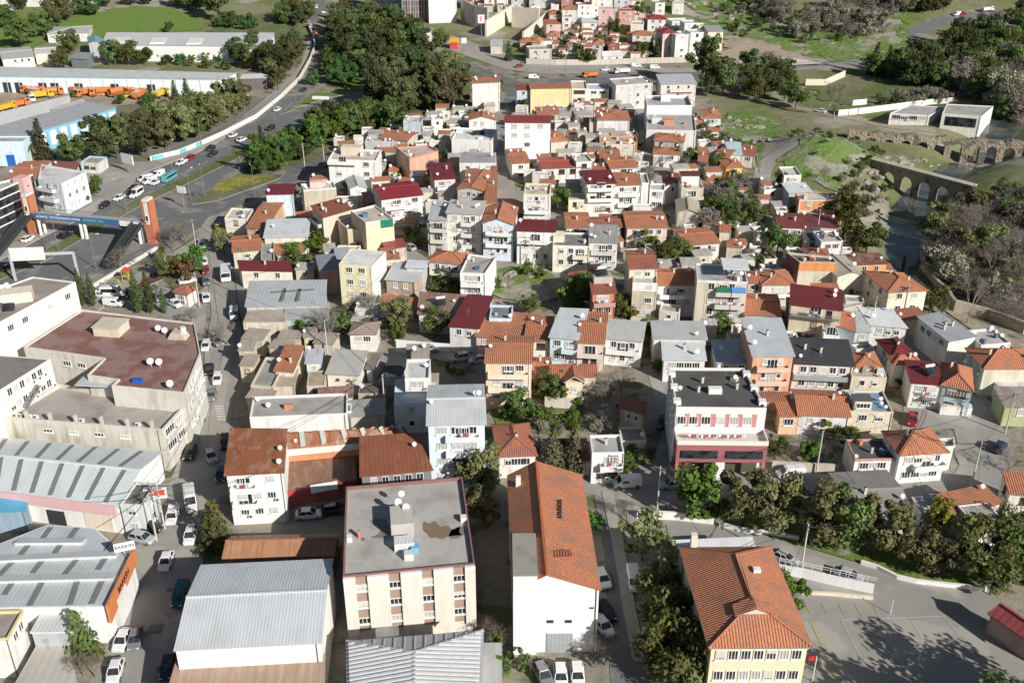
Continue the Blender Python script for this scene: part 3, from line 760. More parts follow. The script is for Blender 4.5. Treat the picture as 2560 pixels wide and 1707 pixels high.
# ------------------------------------------------------------------ buildings, nearest rows first
def strips(X, lines, mat, w=.7, name='skylight', dz=.05):
    """translucent roof strips, each line two photo-grid points at the height of the roof"""
    for s in lines:
        a, b = P(s); a, b = atz(*a, X.z), atz(*b, X.z)
        mb = MB(); mb.beam(a + Vector((0, 0, dz)), b + Vector((0, 0, dz)), w, .08); mb.build(name, mat, X.root)
SKY = plain((.20, .21, .21), .5, name='grp_skylight')
def letters(txt, loc, rot, size, mat, parent=None, name='lettering', ext=.02):
    cu = bpy.data.curves.new(name, 'FONT'); cu.body = txt; cu.size = size; cu.extrude = ext; cu.align_x = 'CENTER'; cu.align_y = 'CENTER'
    cu.resolution_u = 2; cu.materials.append(mat); tmp = bpy.data.objects.new('tmp', cu); COL.objects.link(tmp)
    bpy.context.view_layer.update(); me = bpy.data.meshes.new_from_object(tmp.evaluated_get(bpy.context.evaluated_depsgraph_get()))
    bpy.data.objects.remove(tmp); me.name = name; me.materials.clear(); me.materials.append(mat)
    o = bpy.data.objects.new(name, me); COL.objects.link(o)
    if parent is not None: o.parent = parent; loc = Vector(loc) - Vector(parent['_o'])
    o.location = loc; o.rotation_euler = rot; return o
INK = plain((.02, .02, .025), .6, name='sign_ink')

# warehouse with the orange fascia
X = B('stepped grey metal warehouse with dark skylight strips and an orange side fascia','t30 -160,880 985,862 1215,385 1085,330 870,140 430,112 -120,330',6.2,WHITE,'flat',(.50,.52,.53),'warehouse','warehouse',win='',par=.05,dirt=.25)
X.roof.data.materials[0] = sheet((.50, .52, .53), 0, .6, .12)
W1 = X
for s in ('t30 -20,600 130,440', 't30 300,560 400,430', 't30 590,580 715,420', 't30 900,530 975,410', 't30 170,420 270,290', 't30 480,410 570,280', 't30 365,280 470,140', 't30 620,270 710,142', 't30 270,860 390,640', 't30 640,850 715,625', 't30 840,840 945,615', 't30 40,760 115,645'): strips(X, [s], SKY, .75)
for s in ('t30 -100,435 1080,385', 't30 -100,620 1060,590', 't30 160,270 780,265'):
    a, b = P(s); a, b = atz(*a, X.z), atz(*b, X.z); mb = MB(); n = Vector((-(b - a).y, (b - a).x, 0)).normalized() * .9; Z = Vector((0, 0, .02)); Z2 = Vector((0, 0, .42))
    mb.hexa([a - n + Z, b - n + Z, b + n + Z, a + n + Z, a - n + Z2 * 1.15, b - n + Z2 * 1.15, b + n + Z * 1.2, a + n + Z * 1.2]); mb.build('roof_step', sheet((.62, .64, .64), 0, .6, .12), X.root)
a, b = X.c[1], X.c[2]; d = (b - a).normalized(); o = Vector((d.y, -d.x, 0))
ORG = plain((.66, .24, .09), .55, name='orange_fascia')
mb = MB(); p, q = a + o * .25 - d * .6, b + o * .25 + d * .6
mb.hexa([p - o * .2 + Vector((0, 0, -2.3)), p + o * .1 + Vector((0, 0, -2.3)), q + o * .1 + Vector((0, 0, -1.5)), q - o * .2 + Vector((0, 0, -1.5)), p - o * .2 + Vector((0, 0, .7)), p + o * .1 + Vector((0, 0, .7)), q + o * .1 + Vector((0, 0, .7)), q - o * .2 + Vector((0, 0, .7))])
mb.build('fascia', ORG, X.root)
mm = a.lerp(b, .5) + o * .42; letters('BARKIN', (mm.x, mm.y, X.z - .2), (pi / 2, 0, atan2(d.y, d.x)), 1.25, INK, X.root)
mm = a.lerp(b, .38) + o * .37; bx(X, 'sign_panel', (mm.x, mm.y, X.z - 1.5), (3.4, .06, .9), atan2(d.y, d.x), FRAME_W)
f0 = X.c[0].lerp(X.c[1], .62); e = (X.c[1] - X.c[0]).normalized(); nn = Vector((e.y, -e.x, 0))
mb = MB(); rzf = atan2(e.y, e.x); c_ = f0 + nn * 1.6; mb.box((c_.x, c_.y, X.g + 2.6), (5.2, 3.2, 5.2), rzf); mb.box((c_.x, c_.y, X.g + 5.3), (5.5, 3.5, .2), rzf, 1); mb.build('loading_bay', [wall((.42, .46, .46)), sheet(LMETAL)], X.root)
c_ = X.c[0].lerp(X.c[1], .42) + nn * .1; bx(X, 'shutter', (c_.x, c_.y, X.g + 3.3), (2.6, .12, 1.4), rzf, plain((.62, .5, .25), .7))
p = atz(*px(30, 1165, 420), X.z)                       # roof sign
t = thing('roof_sign', 'white BARKIN board on a short post at the corner of the grey warehouse roof', 'sign', p)
mb = MB(); mb.tube(p, p + Vector((0, 0, 1.5)), .07); mb.tube(p + Vector((.4, .5, 0)), p + Vector((.1, .1, 1.6)), .05); mb.build('post', STEEL, t)
bx(t, 'board', (p.x, p.y, p.z + 2.0), (2.7, .12, 1.4), .35, FRAME_W)
letters('BARKIN', (p.x + .03, p.y - .1, p.z + 2.05), (pi / 2, 0, .35), .72, INK, t)

X = B('cream walled block with a grey flat roof and yellow edge at the bottom left corner','t30 -260,1165 70,1155 220,893 -120,900',6.5,WHITE,'flat',(.36,.33,.29),'house','building',win='R',wn=(1,2),chim=0,dish=0,pc=(.70,.58,.33))
B('low shed with a ribbed pale grey roof below the round conifer','t30 130,1620 705,1600 590,1200 390,1190',2.4,CREAM,'shed',(.50,.47,.42),'shed','shed',rise=.3,**Q,pitch=1.1,exact=1)
X = B('wide light grey gabled metal warehouse with a plain white front wall','t30 1610,1255 t31 590,1185 t31 632,715 t30 1735,775',8.5,WHITE,'gx',(.58,.61,.63),'warehouse','warehouse',rise=1.3,**Q,dirt=.12,oh=.2,pitch=.4)
WH = X
B('brown and grey striped lean-to roof in front of the white warehouse wall','t30 1560,1640 t31 610,1590 t31 612,1365 t30 1640,1440',4.6,CREAM,'shed',(.40,.30,.22),'lean_to','shed',rise=.9,**Q,rusty=.35,pitch=1.2,exact=1)
X = B('long low workshop with a rusty orange corrugated roof beside the dark conifer','t30 2060,400 t31 700,375 t31 735,238 t30 2115,262',4.6,BROWN,'gx',(.42,.22,.12),'workshop','workshop',rise=.9,**Q,rusty=.5,pitch=.9)
# cream office block with the brown bays
X = B('four storey cream block with brown window bays and a stained grey flat roof','t31 797,585 2010,468 t21 1935,1245 t21 880,1318',11.2,(.70,.65,.57),'flat',(.44,.42,.39),'apartment_building','building',win='',par=.55,dish=0,chim=0,pc=(.24,.13,.12),dirt=.3)
OB = X
fl_, fr_ = X.c[0], X.c[1]; e = (fr_ - fl_).normalized(); nn = Vector((e.y, -e.x, 0)); rz = atan2(e.y, e.x); Lf = (fr_ - fl_).length
BAY = wall((.34, .25, .20), .15)
for k, (u, w_) in enumerate(((.135, 1.75), (.385, 1.75), (.635, 1.75), (.875, 1.7))):
    c_ = fl_ + e * (u * Lf) + nn * .01; bx(X, 'window_bay', (c_.x, c_.y, X.z - 4.9), (w_, .06, 9.0), rz, BAY)
    for r in range(3):
        p = c_ + nn * .04; add_window(X.root, (p.x, p.y, X.z - 2.1 - r * 2.75), rz, 1.55, 1.05, 3)
for k, (u0, u1) in enumerate(((0, .09), (.18, .34), (.43, .59), (.68, .83), (.92, 1))):
    c_ = fl_.lerp(fr_, (u0 + u1) / 2) + nn * .19; mb = MB(); mb.box((c_.x, c_.y, X.z - 5.0), ((u1 - u0) * Lf, .38, 9.4), rz); mb.box((c_.x, c_.y, X.z - .5), ((u1 - u0) * Lf, .42, .5), rz, 1); mb.build('facade_pier', [wall((.70, .65, .57), .3), wall(WHITE, .2)], X.root)
c_ = fl_.lerp(fr_, .3) + nn * 1.2
bx(X, 'canopy', (c_.x, c_.y, X.g + 2.7), (3.0, 2.0, .12), rz, sheet(LMETAL))
roofbox(X, 'stair_hut', .46, .48, (3.0, 4.2, 2.3), mat=wall((.50, .48, .44)))
roofbox(X, 'sheet_shelter', .47, .27, (2.6, 1.8, 1.3), mat=sheet(LMETAL)); roofbox(X, 'sheet_shelter', .5, .15, (1.2, 1.0, 1.0), mat=sheet(LMETAL))
roofbox(X, 'water_tank', .55, .22, (1.0, 1.0, .9), mat=plain((.18, .42, .62), .5))
for u, v, s in ((.44, .62, 1.0), (.50, .55, 1.0), (.47, .72, .9)): p = X.spot(u, v); add_dish(X.root, (p.x, p.y, X.top + 1.5), .3, s)
roofbox(X, 'chimney', .12, .42, (.4, .4, 1.2), mat=wall(BRICK)); roofbox(X, 'roof_stub', .04, .4, (.7, .9, .7), mat=wall(WHITE)); roofbox(X, 'roof_stub', .96, .5, (.8, .9, .8), mat=wall(WHITE))
def stains(X, blobs, mat):
    for pts in blobs:
        q = [atz(*p, X.top) for p in P(pts)]; q = smooth_line([Vector((p.x, p.y, 0)) for p in q], 2, True); mb = MB()
        tr = tessellate_polygon([q])
        for t_ in tr:
            a_, b_, c_ = [q[i] for i in t_]
            if (b_ - a_).cross(c_ - a_).z < 0: b_, c_ = c_, b_
            mb.poly([(v.x, v.y, X.top + .012) for v in (a_, b_, c_)])
        mb.build('damp_patch', mat, X.root)
stains(X, ['t31 1530,70 1590,110 1640,70 1690,140 1760,110 1800,170 1880,120 1860,190 1910,210 1780,215 1700,250 1650,225 1600,245 1570,190 1530,180'], plain((.24, .175, .11), .5, name='rusty_puddle'))
stains(X, ['t31 1010,70 1200,50 1215,120 1260,200 1150,240 1030,235 1130,200 1150,140', 't31 1790,150 1930,110 1930,190 1850,245 1760,240', 't31 950,240 980,225 1010,245 980,268'], plain((.22, .20, .175), .6, name='damp_screed'))
# ribbed grey roof at the bottom edge
X = B('large hipped roof of wide grey standing-seam panels at the bottom edge','t31 890,2700 2005,2700 2065,1092 848,1192',7.2,GREY,'hip',(.42,.43,.44),'workshop','workshop',rise=1.1,**Q,pitch=5,hk=3.6,exact=1)
SEAM = plain((.66, .67, .67), .5, name='seam_cap'); fl, fr, br, bl = X.c
w2 = (bl - fl).length; zr = Vector((0, 0, 1.1))
def hipseams(a0, a1, c0, c1, n):
    mb = MB()
    for i in range(n):
        t = (i + .5) / n; f = min(1, min(t, 1 - t) * w2 / 3.6); p = a0.lerp(a1, t); q = p.lerp(c0.lerp(c1, t), f) + zr * f; mb.beam(p + Vector((0, 0, .08)), q + Vector((0, 0, .08)), .3, .2)
    mb.build('roof_seams', SEAM, X.root)
cf, cb = fl.lerp(fr, .5), bl.lerp(br, .5); hipseams(fl, bl, cf, cb, 36); hipseams(fr, br, cf, cb, 36); mb = MB()
ap = cb.lerp(cf, 3.6 / w2) + zr
for i in range(13): t = (i + .5) / 13; p = bl.lerp(br, t); mb.beam(p + Vector((0, 0, .08)), p.lerp(ap, 1 - abs(2 * t - 1)) * 1 if 0 else Vector((*p.lerp(cb.lerp(cf, 3.6 / w2) + (p - cb), 1 - abs(2 * t - 1)).xy, X.z + .08 + 1.1 * (1 - abs(2 * t - 1)))), .14, .1)
mb.build('roof_seams', SEAM, X.root)
B('narrow lean-to with two pale grey roof sheets beside the ribbed grey roof','t31 2090,1600 2235,1600 2210,1235 2085,1235',3.2,GREY,'shed',(.44,.44,.42),'lean_to','shed',rise=.4,**Q,pitch=1.2)

# tall white gable building
X = B('long building with a plain white gable wall and an orange and red tiled roof','t32 22,700 800,695 t22 630,1218 t21 2195,1238',10.6,(.82,.82,.81),'gy',(.50,.15,.065),'apartment_building','building',rise=2.4,**Q,dirt=.04,ridge_t=.62,oh=.25)
X.roof.data.materials[0] = tile(TILE); GB = X
fl, fr = X.c[0], X.c[1]; e = (fr - fl).normalized(); nn = Vector((e.y, -e.x, 0)); rz = atan2(e.y, e.x); Lf = (fr - fl).length
mb = MB(); u0 = X.spot(.135, .16) + nn * .35; mb.box((u0.x, u0.y, (X.z + 2.45 + X.g) / 2), (Lf * .28, (X.c[3] - fl).length * .33, X.z + 2.45 - X.g), rz); mb.build('stair_tower', wall((.80, .80, .79), .05), X.root)
bx(X, 'roof_slab', (u0.x, u0.y, X.z + 2.5), (Lf * .29, (X.c[3] - fl).length * .34, .14), rz, deck((.32, .31, .27)))
for u, dz, w_, h_ in ((.43, 5.4, .9, .5), (.65, 5.4, .9, .5), (.92, 3.2, .6, .25)): p = fl + e * (u * Lf) + nn * .01; bx(X, 'window', (p.x, p.y, X.z - dz), (w_, .1, h_), rz, DKMETAL)
p = fl + e * (.55 * Lf) + nn * .06; bx(X, 'roller_door', (p.x, p.y, X.g + 1.9), (3.4, .12, 3.2), rz, sheet((.34, .37, .38)))
roofbox(X, 'chimney', .12, .86, (.7, .7, 1.6), mat=wall(WHITE)); 
p = X.spot(.55, .17); mb = MB(); mb.box((p.x, p.y, X.z + 1.95), (Lf * .3, 1.4, .25), rz + .1, 0); mb.build('broken_tile_heap', tile(TILED), X.root)
p = X.spot(.66, .62)
for i in range(8): q = X.spot(.62 + .004 * i, .5 + .022 * i); bx(X, 'tile_gap', (q.x, q.y, X.zt(.62, .5) - .15), (.5, .22, .18), rz, INK)

# school
X = B('yellow three storey school with an orange hipped tile roof and white windows','t32 1835,1212 t33 368,1206 t32 2330,328 t32 1492,337',10.8,(.76,.67,.46),'hip',TILE,'school','school',rise=2.6,hk=4.4,**Q,dirt=.12,oh=.5)
SCH = X; windows_on(X, 'F', 3, 7, 1.5, 1.5, 3, skip=0, acs=0, top=1.6, fl=3.2, marg=.4); windows_on(X, 'R', 3, 9, 1.5, 1.5, 3, skip=0, acs=0, top=1.6, fl=3.2)
c_ = (X.c[0] + X.c[1]) / 2; e = (X.c[1] - X.c[0]).normalized(); nn = Vector((e.y, -e.x, 0)); bk = -nn
mb = MB(); g0 = c_ + bk * 3.0 + Vector((0, 0, 1.85)); hw = 2.5; g1 = c_ + bk * 3.0 + Vector((0, 0, 2.95)); g2 = c_ + bk * 5.2 + Vector((0, 0, 2.75)); U = Vector((0, 0, .12))
roof_slabs(mb, [[g0 - e * hw - nn * -.3, g1 - bk * .3, g2, g0 - e * hw + bk * 1.6], [g1 - bk * .3, g0 + e * hw - bk * .3, g0 + e * hw + bk * 1.6, g2]], .1, 1); mb.poly([g0 - e * hw, g0 + e * hw, g1])
mb.build('gablet', [wall((.66, .60, .52)), tile(TILE)], X.root)
p = X.spot(.68, .62); roofbox(X, 'roof_hatch', .68, .6, (.9, .7, .5), X.z + 2.0, FRAME_W)
roofbox(X, 'chimney', .12, 1.03, (.8, .8, 5.2), X.z - 3.2, wall(CREAM))
Z = X.z - .25
mb = MB()
for s in range(4): a_, b_ = X.c[s], X.c[(s + 1) % 4]; mb.beam(Vector((*a_.xy, Z)), Vector((*b_.xy, Z)), 1.0, .2)
mb.build('eaves_band', wall((.72, .66, .58), .1), X.root)
B('flat pale metal annex roof behind the orange school roof','t32 1480,355 2220,322 2195,250 1440,295',4.0,GREY,'shed',LMETAL,'lean_to','shed',rise=.4,**Q)
B('red metal roofed shelter on posts at the edge of the schoolyard','t33 2050,918 2480,1210 2560,1130 2150,850',3.6,(.40,.30,.27),'gx',(.36,.08,.08),'shelter','shelter',rise=.9,**Q,pitch=.9,exact=1)

# pink-fascia warehouse and the big blocks above it
X = B('white warehouse with a pale sloping metal roof, dark skylight strips and a pink fascia','t20 -160,1345 1075,1505 1265,1175 -140,1030',5.2,WHITE,'gx',(.62,.66,.67),'warehouse','warehouse',rise=1.5,**Q,dirt=.15,exact=1,pitch=.5)
def on_slope(X, u, v): p = X.spot(u, v); p.z = X.z + 1.5 * (1 - abs(2 * v - 1)) + .06; return p
for i in range(7):
    u = .1 + .135 * i; mb = MB(); mb.beam(on_slope(X, u, .02), on_slope(X, u + .012, .47), .7, .08); mb.build('skylight', SKY, X.root)
    mb = MB(); mb.beam(on_slope(X, u - .03, .53), on_slope(X, u - .01, .97), .7, .08); mb.build('skylight', SKY, X.root)
a, b, e, nn, rz = edge(X); mb = MB(); mb.beam(a + nn * .45 + Vector((0, 0, -.7)), b + nn * .45 + Vector((0, 0, -.7)), .25, 1.7); mb.build('fascia', wall((.74, .46, .46), .1), X.root)
p = X.c[0].lerp(X.c[1], .52) + nn * .05; bx(X, 'roller_door', (p.x, p.y, X.g + 1.7), (3.0, .1, 2.6), atan2(e.y, e.x), DKMETAL)
p = X.c[0].lerp(X.c[1], .84) + nn * .05; mb = MB(); mb.box((p.x, p.y, X.g + 2.3), (4.6, .1, 3.4), atan2(e.y, e.x)); mb.box((p.x, p.y, X.g + 4.1), (5, .16, .3), atan2(e.y, e.x), 1); mb.build('gate_panel', [wall(CREAM), plain((.6, .2, .1))], X.root)
X = B('two storey corner shop with a dark flat roof beside the pink fascia warehouse','t20 1100,1490 1300,1500 1420,1290 1240,1290',5.6,(.66,.70,.70),'flat',(.22,.20,.17),'shop','shop',dish=0,chim=0,win='FR')
p = G(20, 1470, 1610); t = thing('shop_sign', 'white sign box with a yellow and red emblem on a post by the corner shop', 'sign', p)
mb = MB(); mb.tube(p, p + Vector((0, 0, 4)), .12); mb.build('post', STEEL, t); bx(t, 'sign_box', (p.x, p.y, p.z + 4.6), (3.4, .5, 1.8), .1, FRAME_W)
bx(t, 'emblem_panel', (p.x, p.y - .27, p.z + 4.75), (2.9, .04, 1.0), .1, plain((.62, .08, .05)))
mb = MB(); mb.box((p.x - .6, p.y - .32, p.z + 4.65), (1.1, .04, .7), .1, 0, (.4, 1)); mb.box((p.x + .6, p.y - .2, p.z + 4.65), (1.1, .04, .7), .1, 0, (.4, 1)); mb.build('emblem', plain((.75, .55, .05)), t)

X = B('long flat roofed depot block with a cream parapet wall and roof posts','t20 12,692 1490,805 1695,585 540,385',8.2,(.60,.57,.50),'flat',(.40,.36,.33),'office_block','building',win='R',wn=(2,2),wsz=(4.2,1.4,5),dish=0,chim=0,dirt=.55,exact=1,par=.8,skip=0)
a, b, e, nn, rz = edge(X)
for u in (.28, .44, .6, .76): p = a.lerp(b, u) + nn * .02; add_window(X.root, (p.x, p.y, X.z - 2.0), rz, 1.7, .7, 3)
for u in (.15, .3, .46, .62, .78, .93): p = a.lerp(b, u) - nn * .5; bx(X, 'roof_post', (p.x, p.y, X.z + .2), (.45, .45, 2.0), rz, wall((.55, .50, .43)))
for u in (.43, .47, .82, .05, .08, .11, .14, .18): p = a.lerp(b, u) - nn * 1.6; part(X.root, 'air_conditioner', ACU, Vector((p.x, p.y, X.top)) - Vector(X.root['_o']), rz)
X = B('big block with a worn red brown flat roof and cream walls along the street','t20 1690,468 1840,105 t10 1785,1395 t10 752,1272 t20 215,48 t20 955,152 t20 800,305 t20 1085,348 t20 1022,402',11.4,(.66,.63,.57),'flat',(.26,.105,.085),'office_block','building',**Q,par=.35,dirt=.4)
X.roof.data.materials[0] = deck((.23, .105, .088), (1.3, 1.9, 2.0), .85, .44, .54)
windows_on(Y := X, 'F', 3, 6, 1.4, 1.4, 2, skip=.2, acs=.3); 
a, b = X.c[4], X.c[5]; e = (b - a).normalized(); nn = Vector((e.y, -e.x, 0))
for u in (.52, .7): p = a.lerp(b, u) + nn * .02; add_window(X.root, (p.x, p.y, X.z - 2.2), atan2(e.y, e.x), 1.7, 1.0, 3)
p = atz(*px(10, 1030, 1480), X.top); mb = MB(); mb.box((p.x, p.y, X.top + .9), (5.0, 4.2, 1.8), -.15); mb.box((p.x, p.y, X.top + 1.85), (5.4, 4.6, .14), -.15); mb.build('roof_hut', wall((.62, .57, .46)), X.root)
p = atz(*px(10, 1640, 1530), X.top); bx(X, 'roof_hut', (p.x, p.y, X.top + .7), (3.6, 2.2, 1.4), -.1, wall((.52, .46, .38)), (.5, 1))
for x_, y_ in ((1460, 1490), (1520, 1510)): p = atz(*px(10, x_, y_), X.top); add_dish(X.root, (p.x, p.y, X.top), .2, 1.1)
for x_, y_ in ((1390, 235), (1470, 240), (1570, 440)): p = atz(*px(20, x_, y_), X.top); add_dish(X.root, (p.x, p.y, X.top), .2, 1.2)
p = atz(*px(10, 1690, 1520), X.top); mb = MB(); mb.tube((p.x, p.y, X.top), (p.x, p.y, X.top + 1.9), .55, n=14); mb.build('water_tank', FRAME_W, X.root)
p = atz(*px(20, 1265, 375), X.top); bx(X, 'blue_bin', (p.x, p.y, X.top + .35), (1.6, .8, .7), -.05, plain((.02, .12, .5), .5))
p = atz(*px(20, 900, 370), 10); bx(X, 'terrace_canopy', (p.x, p.y, 10.2), (6.5, 4, .15), -.1, sheet((.52, .55, .56)))
X = B('white two storey wing with a dark grey roof standing on the flat roofed terrace','t20 -200,560 5,445 462,160 -320,100',13,WHITE,'flat',(.24,.22,.20),'office_block','building',win='R',wn=(2,7),dish=0,chim=0,par=.1,exact=1,skip=0,ac=.2,top=1.2,wsz=(1.1,1.5,2))
a, b = X.c[1], X.c[2]; e = (b - a).normalized(); o = Vector((e.y, -e.x, 0)); mb = MB()
p0, p1 = a.lerp(b, .28) + o * .8, a.lerp(b, .6) + o * .8; z0, z1 = 8.1, 10.3
for s in (-.5, .5): mb.beam(Vector((*p0.xy, z0)) + o * s, Vector((*p1.xy, z1)) + o * s, .08, .25)
for i in range(12): q = p0.lerp(p1, i / 11); mb.beam(Vector((q.x, q.y, z0 + (z1 - z0) * i / 11)) - o * .5, Vector((q.x, q.y, z0 + (z1 - z0) * i / 11)) + o * .5, .25, .05)
mb.build('outside_stair', STEEL, X.root)
X = B('white block with a cluttered flat roof and sparse windows left of the red brown roof','t10 -360,1520 -20,1400 692,1020 300,972 -120,1120',15.6,(.80,.76,.70),'flat',(.33,.29,.25),'office_block','building',**Q,par=.25,dirt=.2)
a, b = X.c[1], X.c[2]; e = (b - a).normalized(); o = Vector((e.y, -e.x, 0))
for u in (.12, .3, .62, .86): p = a.lerp(b, u) + o * .01; add_window(X.root, (p.x, p.y, X.z - 2.0), atan2(e.y, e.x), 1.5, 1.3, 3)
p = atz(*px(10, 140, 1190), X.top); bx(X, 'roof_hut', (p.x, p.y, X.top + 1), (6.5, 3.4, 2), .35, wall(CREAM))
p = atz(*px(10, 255, 1175), X.top); bx(X, 'red_box', (p.x, p.y, X.top + .9), (.8, .9, 1.8), .35, plain((.4, .03, .03)))
for x_, y_ in ((35, 1140), (80, 1120), (100, 1150)): p = atz(*px(10, x_, y_), X.top); add_dish(X.root, (p.x, p.y, X.top + .5), .1, 1.1)
p = atz(*px(10, 90, 1285), X.top); part(X.root, 'solar_heater', SOLAR, Vector((p.x, p.y, X.top)) - Vector(X.root['_o']), .3)
B('flat blue roofed shed in front of the pink fascia warehouse','t20 -120,1560 215,1545 195,1450 -120,1440',4,(.3,.4,.5),'shed',(.12,.42,.62),'shed','shed',rise=.3,**Q)

# ---- left of centre block, between the street and the light blue apartments
B('low house with two orange tiled roof slopes near the street bend','t21 178,262 335,275 402,62 140,72',4.6,CREAM,'shed',TILE,win='F',rise=.9,dish=1)
B('grey flat roofed yard house with a beige street wall','t20 2300,400 t21 155,415 195,130 t20 2310,150',4.0,BEIGE,'flat',(.36,.35,.32),win='FL',dish=2,chim=0)
B('small beige shed under the low orange roof','t21 160,400 345,395 355,275 172,270',3.3,BEIGE,'shed',(.42,.37,.30),'shed','shed',rise=.3,**Q,rusty=.1)
B('small house with a light bluish sheet roof and skylight','t21 462,195 590,190 622,85 478,95',4.5,WHITE,'shed',(.50,.54,.58),rise=.4,win='F',dish=1,chim=0)
B('beige yard room with a sand coloured flat roof','t21 465,412 632,405 605,270 480,270',4.0,BEIGE,'flat',(.46,.38,.27),win='F',dish=0,chim=0,par=.1)
B('cream workshop with a big pale corrugated roof and two little windows','t21 652,288 940,305 1035,122 625,95',4.4,(.74,.70,.60),'shed',(.48,.47,.43),'workshop','workshop',rise=.7,win='F',wn=(1,2),wsz=(.6,.4,1),skip=0,dish=0,chim=0)
B('narrow brown roofed shed with a white edge beside the cream workshop','t21 1015,245 1075,250 1115,135 1045,120',3.4,GREY,'shed',(.22,.19,.17),'shed','shed',rise=.3,**Q)
B('black corrugated roofed shed beside the white terrace house','t21 1180,262 1330,312 1392,160 1245,155',3.6,WHITE,'shed',(.07,.07,.075),'shed','shed',rise=.4,**Q,pitch=.7)
B('ruined hut with a dark brown flat roof and rubble wall','t21 938,478 1188,478 1192,392 958,382',3.4,(.55,.45,.36),'flat',(.15,.125,.105),'hut','hut',win='F',dish=1,chim=0,par=.05,dirt=.9)
X = B('white house with shade painted blue grey on its terrace, lower storey','t21 1265,572 1582,558 1616,338 1272,342',6.2,(.74,.78,.80),'flat',(.62,.67,.72),win='F',dish=0,chim=0,par=.2)  # terrace floor tinted blue grey, its shade put into the colour
B('white top floor with a small dark roof canopy above the shade tinted terrace','t21 1366,338 1592,335 1570,160 1390,162',9.0,WHITE,'flat',(.60,.60,.58),win='F',wn=(1,2),dish=1,chim=0)
B('rusty sheet canopy above a white yard wall','t21 578,522 876,505 868,432 600,432',4.2,WHITE,'shed',(.34,.20,.16),'canopy','canopy',rise=.3,**Q,rusty=.6)
B('long concrete flat roof with a white parapet above the rusty workshop roofs','t21 -60,695 838,660 775,500 -40,480',5.2,WHITE,'flat',(.40,.38,.35),'workshop','workshop',win='',dish=2,chim=0,dirt=.3)
B('grey sheet roofed yard store right of the concrete flat roof','t21 868,682 1175,665 1135,552 870,548',4.2,(.55,.5,.42),'shed',(.36,.35,.32),'shed','shed',rise=.3,**Q)
B('small white cube room between the canopy and the grey store','t21 775,645 875,640 868,565 770,575',4.6,WHITE,'flat',(.6,.58,.55),'room','hut',**Q)
X = B('long workshop with a rust red corrugated roof and grey skylight strips','t21 272,985 1412,882 1345,792 265,845',6.0,(.75,.66,.5),'gx',(.33,.13,.07),'workshop','workshop',rise=1.5,win='',dish=2,chim=0,rusty=.8,pitch=.8,exact=1)
for i, u in enumerate((.14, .31, .49, .65, .81, .97)):
    def sl(u, v): p = X.spot(u, v); p.z = X.z + 1.5 * (1 - abs(2 * v - 1)) + .12 + .45 * u * v; return p
    mb = MB(); mb.beam(sl(u, .0), sl(u, .48), .8, .42); mb.build('skylight', plain((.44, .43, .39), .6, name='old_skylight'), X.root)
    mb = MB(); mb.beam(sl(u - .06, .55), sl(u - .05, .95), .7, .42); mb.build('skylight', plain((.46, .40, .31), .6, name='old_skylight'), X.root)
a, b, e, nn, rz = edge(X); Z = Vector((0, 0, 1)); mb = MB(); mb.beam(a + nn * .5 - Z * .45, b + nn * .5 - Z * .45, .25, 1.1); mb.build('parapet', wall((.76, .71, .6), .3), X.root); mb = MB(); mb.beam(a + nn * .42 - Z * 1.6, b + nn * .42 - Z * 1.6, .2, 1.2); mb.build('brick_band', wall((.58, .25, .12)), X.root)
X = B('white four storey house with balconies and a rusty sheet roof at the street','t20 2078,1218 t21 242,1192 270,832 t20 2130,828',9.4,WHITE,'shed',(.33,.12,.055),'house','house',rise=.5,win='F',wn=(3,3),wsz=(1.3,1.2,3),rusty=.6,dish=2,chim=0,bal=dict(side='F',t0=.05,t1=.5,floors=2,col=WHITE),exact=1,dirt=.1)
X = B('brown corrugated workshop roof with a red eaves band and white sign','t21 262,1372 905,1262 892,1052 290,1092',3.2,(.40,.12,.10),'shed',(.23,.135,.10),'workshop','workshop',rise=.7,**Q,rusty=.5,pitch=.8,exact=1)
a, b, e, nn, rz = edge(X); mb = MB(); mb.beam(a + nn * .5 + Vector((0, 0, -.3)), b + nn * .5 + Vector((0, 0, -.3)), .2, 1.0); mb.build('eaves_band', plain((.38, .06, .07), .6), X.root)
p = a.lerp(b, .55) + nn * .9; mb = MB(); mb.box((p.x, p.y, X.z + .1), (4.2, .15, 1.5), atan2(e.y, e.x)); mb.box((p.x - .3, p.y - .1, X.z + .35), (3.2, .04, .3), atan2(e.y, e.x), 1); mb.build('sign_board', [FRAME_W, INK], X.root)
X = B('workshop with a plain red brown ribbed roof left of the light blue apartments','t21 970,1228 1608,1168 1452,888 972,922',7.6,(.22,.21,.22),'shed',(.27,.095,.05),'workshop','workshop',rise=.9,win='F',wn=(2,5),dish=1,chim=0,rusty=.15,pitch=.7,exact=1)
X = B('light blue five storey apartment house with a grey metal gable roof','t21 1580,758 2098,746 2080,516 1580,526',13.0,(.66,.74,.80),'gx',(.56,.58,.58),'apartment_building','building',rise=1.0,win='F',wn=(4,3),dish=3,chim=0,dirt=.1,bal=dict(side='F',t0=.3,t1=.9,floors=4,col=(.7,.76,.8),depth=1.0))
X = B('peach four storey house with an orange tiled roof and balconies','t21 2108,185 t22 172,190 t22 205,30 t21 2140,12',10.0,PEACH,'gx',TILE,'apartment_building','building',rise=1.0,win='F',wn=(3,3),bal=dict(side='F',t0=.05,t1=.95,floors=2,col=CREAM),dirt=.12)
